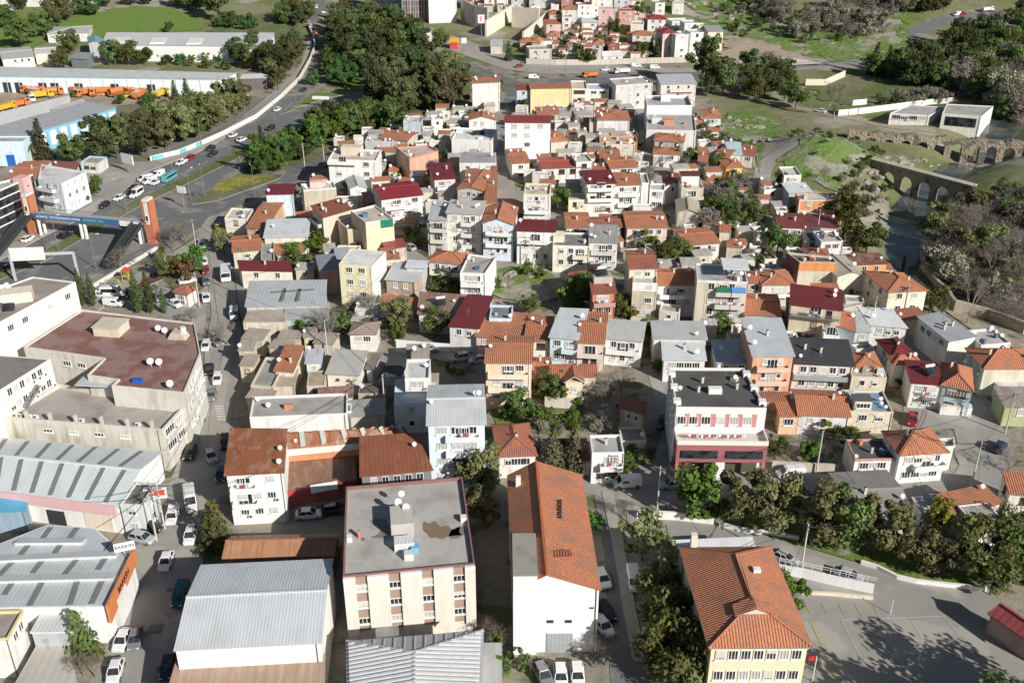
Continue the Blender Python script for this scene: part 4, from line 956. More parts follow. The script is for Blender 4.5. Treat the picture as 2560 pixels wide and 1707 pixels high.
# ---- centre, around the bare trees and the pink building
B('orange yellow terraced house with a plain tiled roof beside the peach house','t22 190,325 345,325 355,198 212,192',3.9,(.72,.47,.18),'gx',TILE,win='F',rise=.9)
X = B('cream house with a red tiled roof, chimneys and a projecting gable','t22 362,318 770,312 770,222 365,208',5.4,(.72,.62,.46),'gx',TILED,win='F',rise=1.1,chim=2,dish=0)
p = X.spot(.55, -.1); a = X.c[0].lerp(X.c[1], .3); b = X.c[0].lerp(X.c[1], .68); e = (b - a).normalized(); nn = Vector((e.y, -e.x, 0))
mb = MB(); q0, q1 = a + nn * 2.2, b + nn * 2.2; rt_ = (q0 + q1) / 2 + Vector((0, 0, 1.2)); rb_ = rt_ - nn * 4.5
roof_slabs(mb, [[q0 + nn * .3 - e * .3, rt_ + nn * .3, rb_, a - nn * 1 - e * .3], [rt_ + nn * .3, q1 + nn * .3 + e * .3, b - nn * 1 + e * .3, rb_]]); mb.build('gable_roof', [tile(TILED), wall(CREAM)], X.root)
mb = MB(); mb.prism([a.xy + nn.xy * 2.2, b.xy + nn.xy * 2.2, b.xy, a.xy], X.g, X.z - .15); mb.build('gable_wing', wall((.72, .62, .46)), X.root); p = (q0 + q1) / 2 + nn * .02; add_window(X.root, (p.x, p.y, X.z - 1.6), atan2(e.y, e.x), 1, 1.2, 1)
B('small cream ruin with a broken orange roof beside the shaded alley','t22 1000,606 1220,668 1195,570 1020,538',5.4,(.64,.55,.40),'shed',TILED,win='F',wn=(2,2),wsz=(.7,1.0,1),rise=.6,dish=0,chim=0,dirt=.7)
B('roofless grey yard house with a littered flat roof','t22 1010,915 1236,905 1216,772 1002,782',2.8,(.70,.66,.58),'flat',(.38,.35,.31),'hut','hut',win='F',dish=1,chim=0,dirt=.7)
B('small white two storey house with a grey flat roof and balcony','t22 735,1022 1030,1016 1006,846 732,862',6.0,WHITE,'flat',(.42,.42,.41),win='F',wn=(2,2),bal=dict(side='F',t0=.25,t1=.95,floors=1,col=WHITE),dish=0,chim=1,dirt=.12)
X = B('white building with a black felt roof, pink window panels and red shopfront','t22 1510,602 2338,612 2130,242 1442,238',12.4,(.80,.76,.72),'flat',(.095,.092,.088),'apartment_building','building',win='',dish=2,chim=4,dirt=.08,exact=1,par=.5)
PKB = X; a, b, e, nn, rz = edge(X); Lf = (b - a).length
PINKP = wall((.55, .24, .25), .1)
for u in (.13, .26, .42, .58, .72, .88): p = a.lerp(b, u) + nn * .03; bx(X, 'pink_panel', (p.x, p.y, X.z - 2.4), (.75, .06, 2.4), rz, PINKP)
for u in (.07, .2, .34, .5, .65, .8): p = a.lerp(b, u) + nn * .01; add_window(X.root, (p.x, p.y, X.z - 2.4), rz, 1.5, 1.5, 3)
mb = MB(); D_ = 3.6; q = [a + nn * D_, b + nn * D_, b, a]; zb, zt_ = X.g + 4.6, X.g + 7.9; mb.prism([p.xy for p in q], zb, zt_, 0, 1, True); mb.build('shopfront_storey', [wall((.36, .13, .14), .12), deck((.6, .56, .5))], X.root)
for u0, u1 in ((.04, .46), (.54, .96)): p = a.lerp(b, (u0 + u1) / 2) + nn * (D_ + .01); bx(X, 'shop_glazing', (p.x, p.y, zb + 1.45), ((u1 - u0) * Lf, .06, 1.5), rz, GL)
mb = MB(); p0, p1 = a + nn * D_, b + nn * D_; mb.beam(Vector((*p0.xy, zt_ + .4)), Vector((*p1.xy, zt_ + .4)), .18, .8); mb.beam(Vector((*p0.xy, zt_ + .4)), Vector((*a.xy, zt_ + .4)), .18, .8); mb.beam(Vector((*p1.xy, zt_ + .4)), Vector((*b.xy, zt_ + .4)), .18, .8); mb.build('terrace_parapet', wall((.8, .74, .66), .1), X.root)
p = a.lerp(b, .5) + nn * (D_ - .5); bx(X, 'pillar', (p.x, p.y, (X.g + zb) / 2), (1.5, .8, zb - X.g), rz, wall(WHITE))
for u in (.02, .98): p = a.lerp(b, u) + nn * (D_ - .3); bx(X, 'pillar', (p.x, p.y, (X.g + zb) / 2), (.5, .5, zb - X.g), rz, wall((.5, .2, .2)))
windows_on(X, 'L', 3, 5, 1.3, 1.4, 2)
for u in (.25, .75): p = a.lerp(b, u) + nn * .03; bx(X, 'recess_shade_panel', (p.x, p.y, X.g + 2.3), (Lf * .44, .06, 4.4), rz, plain((.10, .085, .065)))  # dark panels added to paint the shade of the ground floor recess
for i, u in enumerate((.2, .33, .42, .62, .7)): p = a.lerp(b, u) + nn * 2.6; part(X.root, 'laundry', LAUNDRY, Vector((p.x, p.y, zt_ + 1.4)) - Vector(X.root['_o']), rz + .3 * (i % 2))
roofbox(X, 'roof_box', .5, .42, (2.2, 1.1, 1.0), mat=wall(WHITE))
for u in (.02, .99):
    for v in (.15, .5, .85): roofbox(X, 'roof_stub', u, v, (1.2, 1.2, .8), mat=wall(WHITE))
B('white house with a pale flat sheet roof behind the black felt roof','t22 1395,162 1772,168 1782,32 1418,2',5.0,WHITE,'shed',LMETAL,rise=.4,win='F',wn=(1,4),skip=0,dish=1)
B('house with a ribbed blue grey sheet roof behind the black felt roof','t22 1892,195 2190,190 2200,2 1890,2',5.0,WHITE,'shed',BLUEM,rise=.4,win='F',wn=(1,3),dish=2,pitch=.8)
B('white house with a weathered orange hipped roof beside the tall dark conifers','t21 2235,1048 t22 215,1035 120,758 t21 2120,765',4.4,WHITE,'hip',TILED,rise=1.6,win='F',wn=(1,4),dish=0)
B('little orange roofed shed hidden behind the dark conifers','t22 630,1090 722,1085 700,980 640,960',3.2,CREAM,'shed',TILE,'shed','shed',rise=.3,**Q)
# ---- right hand streets
B('peach three storey house with a grey sheet roof left of the black roofed block','t22 2215,130 t23 232,128 t13 205,1395 t12 2205,1372',9.2,(.70,.40,.26),'shed',(.52,.54,.56),'house','house',rise=.7,win='F',wn=(3,2),bal=dict(side='F',t0=.1,t1=.9,floors=2,col=(.74,.5,.4)),dish=2)
X = B('house with a large black roof, pinkish upper wall and grey green ground floor','t23 242,195 785,220 692,28 278,12',7.0,(.70,.62,.58),'shed',(.06,.06,.065),rise=1.0,win='F',wn=(2,5),dish=1,chim=2,bal=dict(side='F',t0=.0,t1=1.,floors=1,col=(.32,.36,.36),rail='solid'))
B('small orange hipped roof house between the black roof and the alley','t23 792,238 1040,232 1002,98 842,96',6.0,CREAM,'hip',TILE,rise=1.0,win='F',dish=0)
B('sandy beige house with a flat roof and two dishes at the alley','t23 770,322 1092,332 1096,242 782,238',5.6,(.64,.58,.46),'flat',(.44,.40,.34),win='F',wn=(2,2),dish=2,chim=0)
X = B('sandy beige house with a blue floored roof terrace and a small top room','t23 755,640 1152,648 1085,458 716,432',4.4,(.68,.60,.46),'flat',(.22,.32,.45),win='F',wn=(1,2),dish=3,chim=0)
roofbox(X, 'top_room', .3, .25, (3.0, 2.4, 2.0), mat=wall((.68, .60, .46))); p = X.spot(.3, .25) ; e = (X.c[1] - X.c[0]).normalized(); p = p + Vector((e.y, -e.x, 0)) * 1.22; add_window(X.root, (p.x, p.y, X.top + 1.2), atan2(e.y, e.x), 2.4, 1.0, 4); roofbox(X, 'top_room_roof', .3, .27, (3.3, 2.6, .12), X.top + 2.0, plain((.12, .12, .12)))
X = B('white house with an orange tiled roof and a pale metal lean-to','t23 288,665 748,682 722,512 280,497',4.2,WHITE,'gx',TILE,rise=1.2,win='F',wn=(1,3),dish=1,chim=1)
B('narrow house with a small orange roof left of the metal lean-to','t23 112,682 282,682 276,562 106,552',3.8,(.70,.46,.30),'shed',TILE,rise=.5,win='F',dish=0,chim=0)
B('pink brick shed under a long orange tiled edge behind the bare shrubs','t22 2300,540 t23 190,545 188,490 t22 2300,480',4.2,(.55,.3,.22),'shed',TILED,'shed','shed',rise=.4,**Q)
B('white two storey corner house with a bright orange hipped roof on the square','t23 1215,1035 1642,1002 1502,802 1152,815',5.8,WHITE,'hip',TILE,rise=2.0,win='F',wn=(2,4),dish=0,chim=0,bal=dict(side='F',t0=.3,t1=.98,floors=1,col=WHITE),dirt=.08)
B('low white house with a black flat roof, dishes and a brick rim','t23 800,1082 1222,1072 1152,930 805,850',4.4,WHITE,'flat',(.10,.098,.095),win='F',wn=(1,4),dish=4,chim=1,pc=(.5,.32,.26))
B('white water tank room with an open roof beside the orange hipped corner house','t23 1560,970 1720,960 1705,880 1560,885',4.6,WHITE,'flat',(.5,.48,.44),'room','hut',**Q,par=.7)
B('white house with a dark red sheet roof and barred balcony on the square','t23 1322,372 1605,392 1622,215 1225,205',5.4,WHITE,'shed',MAROON,rise=.6,win='F',wn=(2,3),dish=0,solar=1,bal=dict(side='F',t0=.4,t1=.95,floors=1,rail='bar'))
B('peeling light blue house with an orange hipped roof at the street fork','t23 1608,392 1878,448 1690,215 1560,190',5.6,(.52,.66,.72),'hip',TILE,rise=1.5,win='F',wn=(2,2),dish=0,chim=1,dirt=.6)
B('low white yard wall with a blue door at the street fork','t23 1590,590 1880,610 1880,570 1600,555',1.9,WHITE,'flat',(.6,.58,.55),'yard_wall','wall',**Q,par=.05)
B('narrow house with a dark maroon hipped roof above the alley','t23 1148,128 1332,105 1255,0 t13 1065,1500',5.2,GREY,'hip',MAROON,rise=1.0,win='FL',dish=0)
B('small house with a ribbed orange roof below the maroon hipped roof','t23 1160,205 1402,192 1352,118 1150,128',5.0,WHITE,'hip',TILE,rise=.9,win='L',dish=1)
B('stone walled house with a wide orange hipped roof at the right edge','t23 1990,240 2520,240 2330,62 1815,66',6.2,(.66,.60,.50),'hip',TILE,rise=1.8,win='L',dish=2,chim=2)
B('low white flat roof along the lane below the stone walled house','t23 2150,445 2450,445 2400,345 1980,322',3.2,WHITE,'flat',(.66,.65,.62),'shed','shed',**Q,par=.05)
B('olive green house with a rusty grey sheet roof at the right edge','t23 2180,592 2480,592 2460,445 2155,430',4.2,(.40,.42,.24),'shed',(.36,.33,.31),rise=.4,win='F',dish=0,chim=0,rusty=.4)
B('house with a long grey fibre cement roof behind the row of olive trees','t23 800,1640 1335,1610 1292,1358 720,1345',4.6,WHITE,'gx',(.30,.28,.26),win='F',wn=(1,3),rise=1.0,dish=1,pitch=.5)
B('small pale green roofed shed behind the grey fibre cement roof','t23 1415,1552 1578,1542 1502,1440 1360,1450',3.2,GREY,'shed',(.52,.53,.45),'shed','shed',rise=.3,**Q)
B('low house with a tilted orange roof among the trees at lower right','t23 1712,1572 2132,1476 2032,1362 1560,1402',4.2,BEIGE,'shed',TILE,rise=.5,win='F',dish=1,chim=0)
B('white house with a grey flat roof among the trees at lower right','t33 1880,88 2152,58 t23 2010,1440 t33 1735,-30',4.8,WHITE,'flat',(.42,.38,.34),win='F',wn=(1,2),dish=0,chim=0,par=.15)
B('white house with a weathered orange roof at the right edge above the trees','t23 2225,1385 2520,1420 2440,1240 2150,1240',4.6,WHITE,'shed',TILE,rise=.6,win='FL',dish=0,chim=0)
# ---- middle rows
B('flat white terrace house with orange brick panels at the street corner','t10 2060,432 2265,442 2250,318 2050,365',4.6,(.72,.68,.6),'flat',(.58,.52,.46),win='FL',dish=1,chim=1)
B('brick and cream house with orange tiled strips behind the corner terrace','t11 -85,520 95,530 105,345 -85,330',4.4,(.66,.42,.28),'gx',TILE,win='F',rise=.6,dish=1)
B('low house with an orange hipped roof beside the round street tree','t10 2138,742 t11 42,722 40,622 t10 2125,652',4.4,(.62,.60,.46),'gx',TILE,win='F',rise=.7,dish=0)
X = B('big light grey gabled sheet roof behind the low orange hipped roof','t11 78,612 470,600 492,462 62,482',5.4,(.70,.66,.56),'shed',(.60,.63,.65),'workshop','workshop',rise=.8,win='',dish=1,chim=0)
B('olive grey flat house beside the low orange hipped roof','t11 45,835 170,825 160,630 45,640',4.4,(.48,.46,.38),'flat',(.34,.34,.30),win='',dish=1,chim=0)
B('little orange roofed house under the garden trees','t11 195,775 435,745 410,672 180,690',3.6,CREAM,'gx',TILE,win='F',rise=.6,dish=0)
B('cream gabled hall with a maroon sheet roof beside the street','t10 2215,908 t11 330,918 312,845 t10 2165,858',4.6,(.80,.74,.62),'shed',MAROON,'hall','building',rise=.6,win='F',wn=(1,2),dish=0,chim=1,dirt=.1)
X = B('grey sheet roofed depot with dark cross shaped skylights','t10 2262,1242 t11 632,1228 532,1032 t10 2222,1045',5.2,(.5,.5,.5),'shed',(.46,.48,.49),'workshop','workshop',rise=.7,**Q,pitch=.8)
strips(X, ['t11 240,1215 270,1095', 't11 385,1215 405,1100', 't11 140,1135 535,1110'], SKY, .7, dz=.5)
B('crumbling beige plastered house beside the grey sheet roofed depot','t11 -120,1392 270,1390 262,1262 -100,1262',4.4,(.62,.55,.45),'flat',(.45,.40,.33),win='F',wn=(1,3),skip=.4,dish=0,chim=0,dirt=.8,par=.05)
B('small house with a corrugated grey roof and teal wall','t11 265,1358 652,1345 645,1238 268,1245',4.2,(.36,.46,.46),'shed',(.42,.42,.41),win='',rise=.5,dish=0,chim=0)
B('tall narrow house with a maroon roof and light blue side wall','t11 92,215 335,210 372,140 108,140',6.8,(.60,.72,.80),'shed',MAROON,rise=.5,win='L',dish=1,chim=0)
X = B('bare concrete four square house with a white roof rim and pink roof hut','t11 435,178 735,155 692,96 375,126',8.2,(.52,.47,.38),'flat',(.55,.53,.50),win='L',wn=(2,3),dish=3,chim=0,pc=(.7,.68,.64))
roofbox(X, 'roof_hut', .45, .6, (3.5, 2, 1.6), mat=wall((.7, .5, .42)))
B('white cottage with a pale grey hipped roof','t11 862,162 1012,152 962,62 790,72',4.4,WHITE,'gy',(.50,.52,.51),rise=.8,win='F',wn=(1,1),dish=0,chim=0)
B('low orange tiled roof wedged beside the dark red roofed house','t11 1025,292 1100,282 1122,185 965,232',4.0,BROWN,'shed',TILE,rise=.5,win='',dish=0)
B('white balcony house with a broad dark red metal roof','t11 1150,262 1525,218 1490,105 1150,178',8.2,WHITE,'gx',(.25,.03,.035),rise=.9,win='F',wn=(2,4),bal=dict(side='F',t0=.05,t1=.6,floors=2),dish=3,chim=0)
X = B('concrete three storey house with a rust brown tiled roof and dishes on its left side','t11 612,428 872,352 772,275 515,345',8.2,(.60,.54,.45),'shed',(.24,.09,.045),rise=.7,win='L',wn=(2,3),dish=3,chim=2,bal=dict(side='L',t0=.1,t1=.9,floors=2,col=(.5,.46,.4)),exact=1)
X = B('peach plastered house with a cluttered upper roof and green tarpaulin','t11 1005,475 1262,440 1092,312 870,368',10.0,(.82,.64,.44),'flat',(.56,.48,.40),win='',dish=1,chim=0,exact=1,dirt=.1,pc=(.7,.68,.62))
a, b, e, nn, rz = edge(X); p = a.lerp(b, .75) + nn * .08; bx(X, 'tarpaulin', (p.x, p.y, X.z - 1), ((b - a).length * .45, .06, 2.0), atan2(e.y, e.x), plain((.01, .18, .13), .7))
B('lower peach plastered wing with an empty flat roof beside the green tarpaulin','t11 838,535 1005,545 880,402 752,452',6.8,(.82,.64,.44),'flat',(.42,.40,.36),win='',dish=1,chim=0,exact=1,dirt=.1)
B('small hut with a dull maroon roof below the green tarpaulin','t11 1195,712 1378,692 1322,632 1145,660',4.0,(.6,.5,.42),'shed',(.28,.07,.065),rise=.4,win='F',wn=(1,1),dish=0,chim=0)
B('small orange roofed house behind the yellow apartment block','t11 1198,812 1312,802 1180,722 1140,735',4.4,(.72,.58,.46),'shed',TILE,rise=.4,win='F',dish=0)
X = B('pale yellow four storey apartment block with a white flat roof','t11 760,855 1062,875 1192,742 872,712',10.6,(.74,.68,.46),'flat',(.74,.74,.72),'apartment_building','building',win='F',wn=(3,2),wsz=(1.5,1.3,3),skip=0,dish=0,chim=0,par=.12,exact=1,dirt=.2)
X.wall.data.materials.append(wall((.76, .74, .70), .3)); X.wall.data.polygons[1].material_index = 1
B('open shed with a dark grey sheet roof left of the pale yellow block','t11 590,908 752,892 700,775 545,792',6.2,(.55,.36,.3),'shed',(.25,.27,.29),'shed','shed',rise=.3,**Q)
B('low grey blue sheet roof behind the pale yellow block','t11 735,818 842,812 842,700 690,735',4.8,GREY,'shed',(.40,.44,.47),'shed','shed',rise=.3,**Q)
B('brown two storey house with a pale grey sheet roof and white upper windows','t11 1195,995 1452,1018 1572,885 1272,862',6.2,(.45,.37,.27),'shed',(.52,.55,.54),rise=.4,win='F',wn=(2,2),skip=0,dish=0,chim=0,exact=1,dirt=.4)
B('pale metal canopy on the back of the brown two storey house','t11 1380,880 1545,890 1572,830 1380,835',7.2,GREY,'shed',LMETAL,'canopy','canopy',rise=.2,**Q)
B('orange tiled lean-to at the foot of the brown two storey house','t11 1140,1195 1440,1245 1450,1180 1150,1150',3.2,BEIGE,'shed',TILE,'lean_to','shed',rise=.5,win='F',wn=(1,2),wsz=(.8,.5,1),dish=0,chim=0)
B('white two storey house with an orange hipped roof and glazed balcony','t11 1588,825 1905,855 1938,752 1680,728',7.0,WHITE,'hip',TILE,rise=1.1,win='F',wn=(2,3),bal=dict(side='F',t0=.05,t1=.95,floors=1),dish=1)
X = B('white three storey house with a cluttered roof terrace and blank bright side wall','t11 1872,935 2102,945 2205,792 1952,762',7.8,WHITE,'flat',(.42,.39,.35),win='F',wn=(2,2),bal=dict(side='F',t0=.05,t1=.95,floors=2),dish=1,chim=1,exact=1,dirt=.1)
X = B('white house with a rust striped corrugated roof and solar heater','t11 1495,1308 1802,1335 1932,1162 1512,1132',4.4,WHITE,'shed',(.30,.20,.16),rise=.5,win='F',wn=(1,4),dish=2,chim=0,solar=1,rusty=.8,pitch=1.6,exact=1)
B('white house with a smooth maroon sheet roof beside the light blue room','t11 1778,1422 2042,1442 2165,1172 1952,1162',5.8,WHITE,'shed',MAROON,rise=.5,win='F',wn=(1,2),dish=0,chim=0,exact=1)
B('light blue roof room with a dark flat roof','t11 2140,1352 2345,1358 2352,1240 2150,1225',6.0,(.60,.70,.80),'flat',(.22,.23,.25),win='F',wn=(1,1),dish=1,chim=0)
B('low pinkish house with a wide plain orange tiled roof','t11 2022,1512 t12 122,1558 148,1402 t11 2118,1352',4.6,(.70,.58,.50),'gx',TILE,rise=.9,win='F',wn=(1,4),dish=0,chim=1)
B('small house with a pinkish front and faded brown hipped roof among bare trees','t11 860,1492 1095,1492 1112,1405 962,1372',4.2,(.74,.70,.66),'hip',(.34,.27,.23),rise=.8,win='F',wn=(1,2),dish=0,chim=0)
X = B('grey four storey apartment house with deep open balconies and a tilted tin roof','t11 1590,445 1752,452 1772,292 1488,302',9.2,(.56,.55,.53),'shed',(.48,.50,.51),'apartment_building','building',rise=.5,win='F',wn=(3,1),bal=dict(side='F',t0=.05,t1=.95,floors=3,col=(.6,.58,.55)),dish=3,chim=0)
X = B('white four storey apartment house with balconies and satellite dishes in the row','t11 1752,385 2068,400 2085,292 1762,282',10.6,WHITE,'shed',(.52,.50,.46),'apartment_building','building',rise=.4,win='F',wn=(4,3),bal=dict(side='F',t0=.42,t1=.72,floors=3,col=(.7,.68,.64)),dish=3,chim=2)
X = B('pale blue four storey apartment house with twin orange gables','t11 2082,478 t12 10,490 0,335 t11 2130,322',9.6,(.66,.74,.82),'gy',TILE,'apartment_building','building',rise=1.3,win='F',wn=(3,3),bal=dict(side='F',t0=.1,t1=.95,floors=3,col=WHITE),dish=1)
B('orange brick strip house running back from the white apartment row','t11 2090,300 2200,290 2210,-30 2170,-30',8.0,(.62,.30,.16),'shed',TILE,rise=.4,win='',dish=0,exact=1)
B('grey apartment house with a white glazed top floor and orange roof','t11 1850,165 2105,185 2170,20 1935,0',7.6,(.60,.54,.50),'gy',TILE,'apartment_building','building',rise=.8,win='F',wn=(2,4),dish=2)
B('pale pink house with a maroon roof and open terrace','t11 1640,80 1828,68 1800,-60 1600,-50',6.6,(.74,.60,.60),'shed',MAROON,rise=.5,win='F',wn=(2,2),dish=1,bal=dict(side='F',t0=.1,t1=.6,floors=1))
X = B('white row house with a maroon canopy roof over an open top terrace','t12 45,545 392,558 382,482 72,452',8.6,WHITE,'shed',MAROON,'apartment_building','building',rise=.4,win='F',wn=(3,3),top=3.6,bal=dict(side='F',t0=.02,t1=.98,floors=1,top=3.0),dish=1,chim=0)
X = B('cream two storey row house with a roof terrace and small orange hut','t12 375,685 712,695 702,572 385,562',6.8,(.80,.77,.66),'flat',(.22,.22,.22),win='F',wn=(2,3),bal=dict(side='F',t0=.55,t1=.95,floors=1,col=CREAM),dish=2,chim=0)
roofbox(X, 'roof_hut', .15, .55, (2.6, 3.4, 1.6), mat=wall(CREAM), mt=None)
B('grey weathered sheet roof row house with cluttered balconies','t12 715,652 968,658 962,528 716,522',7.0,(.66,.65,.62),'shed',(.36,.37,.37),rise=.7,win='F',wn=(2,3),bal=dict(side='F',t0=.05,t1=.95,floors=2,col=(.6,.56,.54)),dish=3,chim=1,rusty=.15)
X = B('white four storey house with a cream rimmed roof and small orange patch','t12 105,212 348,218 352,132 125,100',8.8,WHITE,'flat',(.58,.52,.44),'apartment_building','building',win='F',wn=(3,3),bal=dict(side='F',t0=.05,t1=.95,floors=1,top=5),dish=2,chim=1,pc=(.66,.62,.40))
B('small cream cube house with a big dark window','t12 520,268 692,268 692,205 522,205',5.2,(.76,.70,.52),'flat',(.62,.56,.48),win='F',wn=(1,2),dish=0,chim=0)
X = B('white apartment house with a maroon sheet roof over the balconies','t12 690,118 948,112 902,18 650,10',9.6,WHITE,'shed',MAROON,'apartment_building','building',rise=.5,win='F',wn=(3,4),bal=dict(side='F',t0=.02,t1=.98,floors=2,top=1.9),dish=2,chim=0)
B('white cluttered apartment house with a narrow orange roof slope','t12 950,135 1182,125 1172,30 930,30',8.8,(.74,.73,.70),'shed',TILE,'apartment_building','building',rise=.5,win='F',wn=(3,3),bal=dict(side='F',t0=.1,t1=.95,floors=2),dish=2)
B('narrow blank white tower house beside the cluttered apartments','t12 1192,112 1262,112 1255,20 1190,20',8.2,WHITE,'flat',(.40,.40,.40),**Q)
B('white house with a grey flat roof and one dish beside the blank tower','t12 1265,172 1405,178 1405,120 1270,112',5.8,WHITE,'flat',(.45,.45,.44),win='F',wn=(2,2),dish=1,chim=0)
B('white gabled house with dark red roof planes','t12 1405,148 1548,112 1540,28 1370,52',5.4,WHITE,'gy',(.26,.05,.04),rise=.8,win='F',wn=(1,1),dish=0)
X = B('grey beige three storey house with a white top floor and brown roof','t12 1555,160 1760,160 1745,52 1560,68',7.6,(.55,.51,.42),'flat',(.64,.62,.58),win='F',wn=(2,2),bal=dict(side='F',t0=.0,t1=1,floors=1,col=BEIGE),dish=3,chim=0)
roofbox(X, 'top_floor', .45, .6, (4.6, 3.2, 2.4), mat=wall(WHITE)); roofbox(X, 'top_roof', .45, .62, (5.2, 3.8, .3), X.top + 2.4, plain((.14, .05, .04)))
B('small white house with an orange shed roof left of the narrow orange roof','t12 500,520 708,520 702,432 505,427',4.8,WHITE,'gx',TILE,rise=.6,win='F',wn=(1,3),dish=0)
B('low house with a narrow sagging orange roof in the middle of the row','t12 718,520 1002,512 1000,448 722,455',4.8,WHITE,'gx',TILED,rise=.5,win='',dish=0)
B('pink washed house with a long plain orange roof and one big dish','t12 1058,522 1424,518 1418,412 1050,420',5.4,(.74,.60,.54),'gx',TILE,rise=.8,win='F',wn=(1,4),dish=1)
B('ruined stone house with a pale collapsed roof','t12 1520,372 1722,388 1622,268 1438,268',5.4,(.64,.60,.53),'gy',(.46,.40,.32),rise=.9,**Q,dirt=.9)
B('low white house with an orange roof behind the dark walnut tree','t12 1600,682 1905,660 1850,585 1562,562',4.4,WHITE,'gx',TILE,rise=.7,win='F',wn=(1,5),dish=0)
B('narrow orange roofed top house standing behind the beige stepped house','t12 1080,895 1328,892 1328,788 1090,775',11.0,CREAM,'gx',TILED,rise=.7,win='F',wn=(1,2),dish=0)
X = B('beige stepped house with a white band and flat terrace','t12 1108,1022 1335,1032 1330,925 1110,932',9.2,(.58,.53,.42),'flat',(.52,.50,.44),win='F',wn=(3,2),dish=0,chim=0)
a, b = X.c[0], X.c[1]; mb = MB(); e = (b - a).normalized(); nn = Vector((e.y, -e.x, 0)); mb.beam(a + nn * .05 + Vector((0, 0, -1.0)), b + nn * .05 + Vector((0, 0, -1.0)), .1, 2.0); mb.build('white_band', wall(WHITE), X.root)
X = B('white house with glazed upper rooms and an orange roof in the middle','t12 1340,1045 1695,1045 1692,945 1345,932',7.6,WHITE,'gx',TILE,rise=.8,win='F',wn=(2,4),dish=1,chim=1,dirt=.1,bal=dict(side='F',t0=.05,t1=.7,floors=1))
X = B('five storey apartment house with awnings, curved parapet and a white roof canopy','t12 1700,1005 2165,1022 2190,865 1690,848',11.6,(.62,.55,.46),'flat',(.42,.42,.43),'apartment_building','building',win='F',wn=(4,2),wsz=(1.3,1.6,2),dish=1,chim=0,bal=dict(side='F',t0=.38,t1=.97,floors=4,n=2,col=(.60,.57,.53),depth=1.4),pc=(.72,.70,.66),dirt=.3)
a, b, e, nn, rz = edge(X)
p = X.spot(.75, .42); bx(X, 'roof_canopy', (p.x, p.y, X.z + 2.3), ((b - a).length * .52, 6.2, .14), rz, plain((.74, .75, .75), .4)); mb = MB()
for u, v in ((.52, .1), (.97, .1), (.52, .75), (.97, .75)): q = X.spot(u, v); mb.tube((q.x, q.y, X.top), (q.x, q.y, X.z + 2.3), .06)
mb.build('canopy_post', STEEL, X.root)
for u0, u1, c_ in ((.39, .67, (.02, .16, .10)), (.69, .97, (.10, .26, .55))):
    p, q = a.lerp(b, u0), a.lerp(b, u1); mb = MB(); Z0, Z1 = Vector((0, 0, -1.3)), Vector((0, 0, -1.9)); mb.poly([p + nn * 1.5 + Z1, q + nn * 1.5 + Z1, q + nn * .1 + Z0, p + nn * .1 + Z0]); mb.poly([p + nn * .1 + Z0 - Vector((0, 0, .03)), q + nn * .1 + Z0 - Vector((0, 0, .03)), q + nn * 1.5 + Z1 - Vector((0, 0, .03)), p + nn * 1.5 + Z1 - Vector((0, 0, .03))]); mb.build('awning', plain(c_, .8, name='awning_cloth'), X.root)
p = a.lerp(b, .19) + nn * .03; bx(X, 'facade_strip', (p.x, p.y, X.z - 5), (.15, .06, 9), rz, wall((.72, .60, .46)))
X = B('narrow unplastered red brick house with a brown awning roof','t12 742,1125 948,1115 988,1002 770,1012',8.4,(.56,.24,.13),'shed',(.30,.10,.07),rise=.5,win='F',wn=(3,2),bal=dict(side='F',t0=.02,t1=.98,floors=1,top=2.8,col=(.5,.3,.26)),dish=1,chim=0)
roofbox(X, 'roof_hut', .5, .85, (4, 2.5, 1.5), X.z + .2, wall(CONC)); p = X.spot(.5, .8); part(X.root, 'solar_heater', SOLAR, Vector((p.x, p.y, X.z + 1.7)) - Vector(X.root['_o']), .2)
B('low house with faded orange roof slopes beside the dark garden trees','t12 508,1058 632,1058 762,925 530,962',4.6,BEIGE,'shed',TILED,rise=.6,win='F',dish=0,exact=1)
B('light blue house with a pale sheet roof and cluttered balconies','t12 350,1522 602,1545 692,1292 452,1282',6.6,(.60,.76,.82),'shed',(.58,.61,.62),rise=.5,win='F',wn=(2,3),bal=dict(side='F',t0=.45,t1=1,floors=2,col=(.6,.74,.8)),dish=2,chim=0,exact=1)
B('narrow pinkish house with a bright orange tiled roof between two sheet roofs','t12 602,1568 838,1580 872,1412 640,1395',6.4,(.70,.58,.50),'gx',TILE,rise=.7,win='F',wn=(2,2),bal=dict(side='F',t0=.0,t1=1,floors=1,col=(.7,.6,.55)),dish=0)
B('white house with a pale grey sheet roof and a laundry balcony','t12 852,1532 1192,1562 1212,1412 890,1382',6.0,WHITE,'shed',(.52,.52,.49),rise=.5,win='F',wn=(2,3),bal=dict(side='F',t0=.05,t1=.95,floors=1),dish=0,chim=0)
B('little orange roofed house squeezed between the wide orange roof and the pale sheet roof','t12 122,1552 345,1562 352,1425 150,1412',5.2,WHITE,'gx',TILE,rise=.6,win='F',wn=(1,2),dish=1)
B('house with a weathered grey sheet roof in two levels','t12 1305,1535 1782,1545 1722,1412 1318,1402',5.8,WHITE,'shed',(.46,.47,.46),rise=.6,win='F',wn=(1,4),dish=1,chim=0)
B('beige house with a plain orange tiled roof beside the apartment house with awnings','t12 2140,1315 t13 110,1332 102,1202 t12 2155,1185',4.8,BEIGE,'gx',TILE,rise=.8,win='F',wn=(1,3),dish=0)
B('small pink house with an orange hipped roof behind the white roof canopy','t12 2172,1022 2302,1028 2292,952 2170,955',5.0,(.76,.60,.56),'gx',TILE,rise=.5,win='F',wn=(1,2),dish=1)
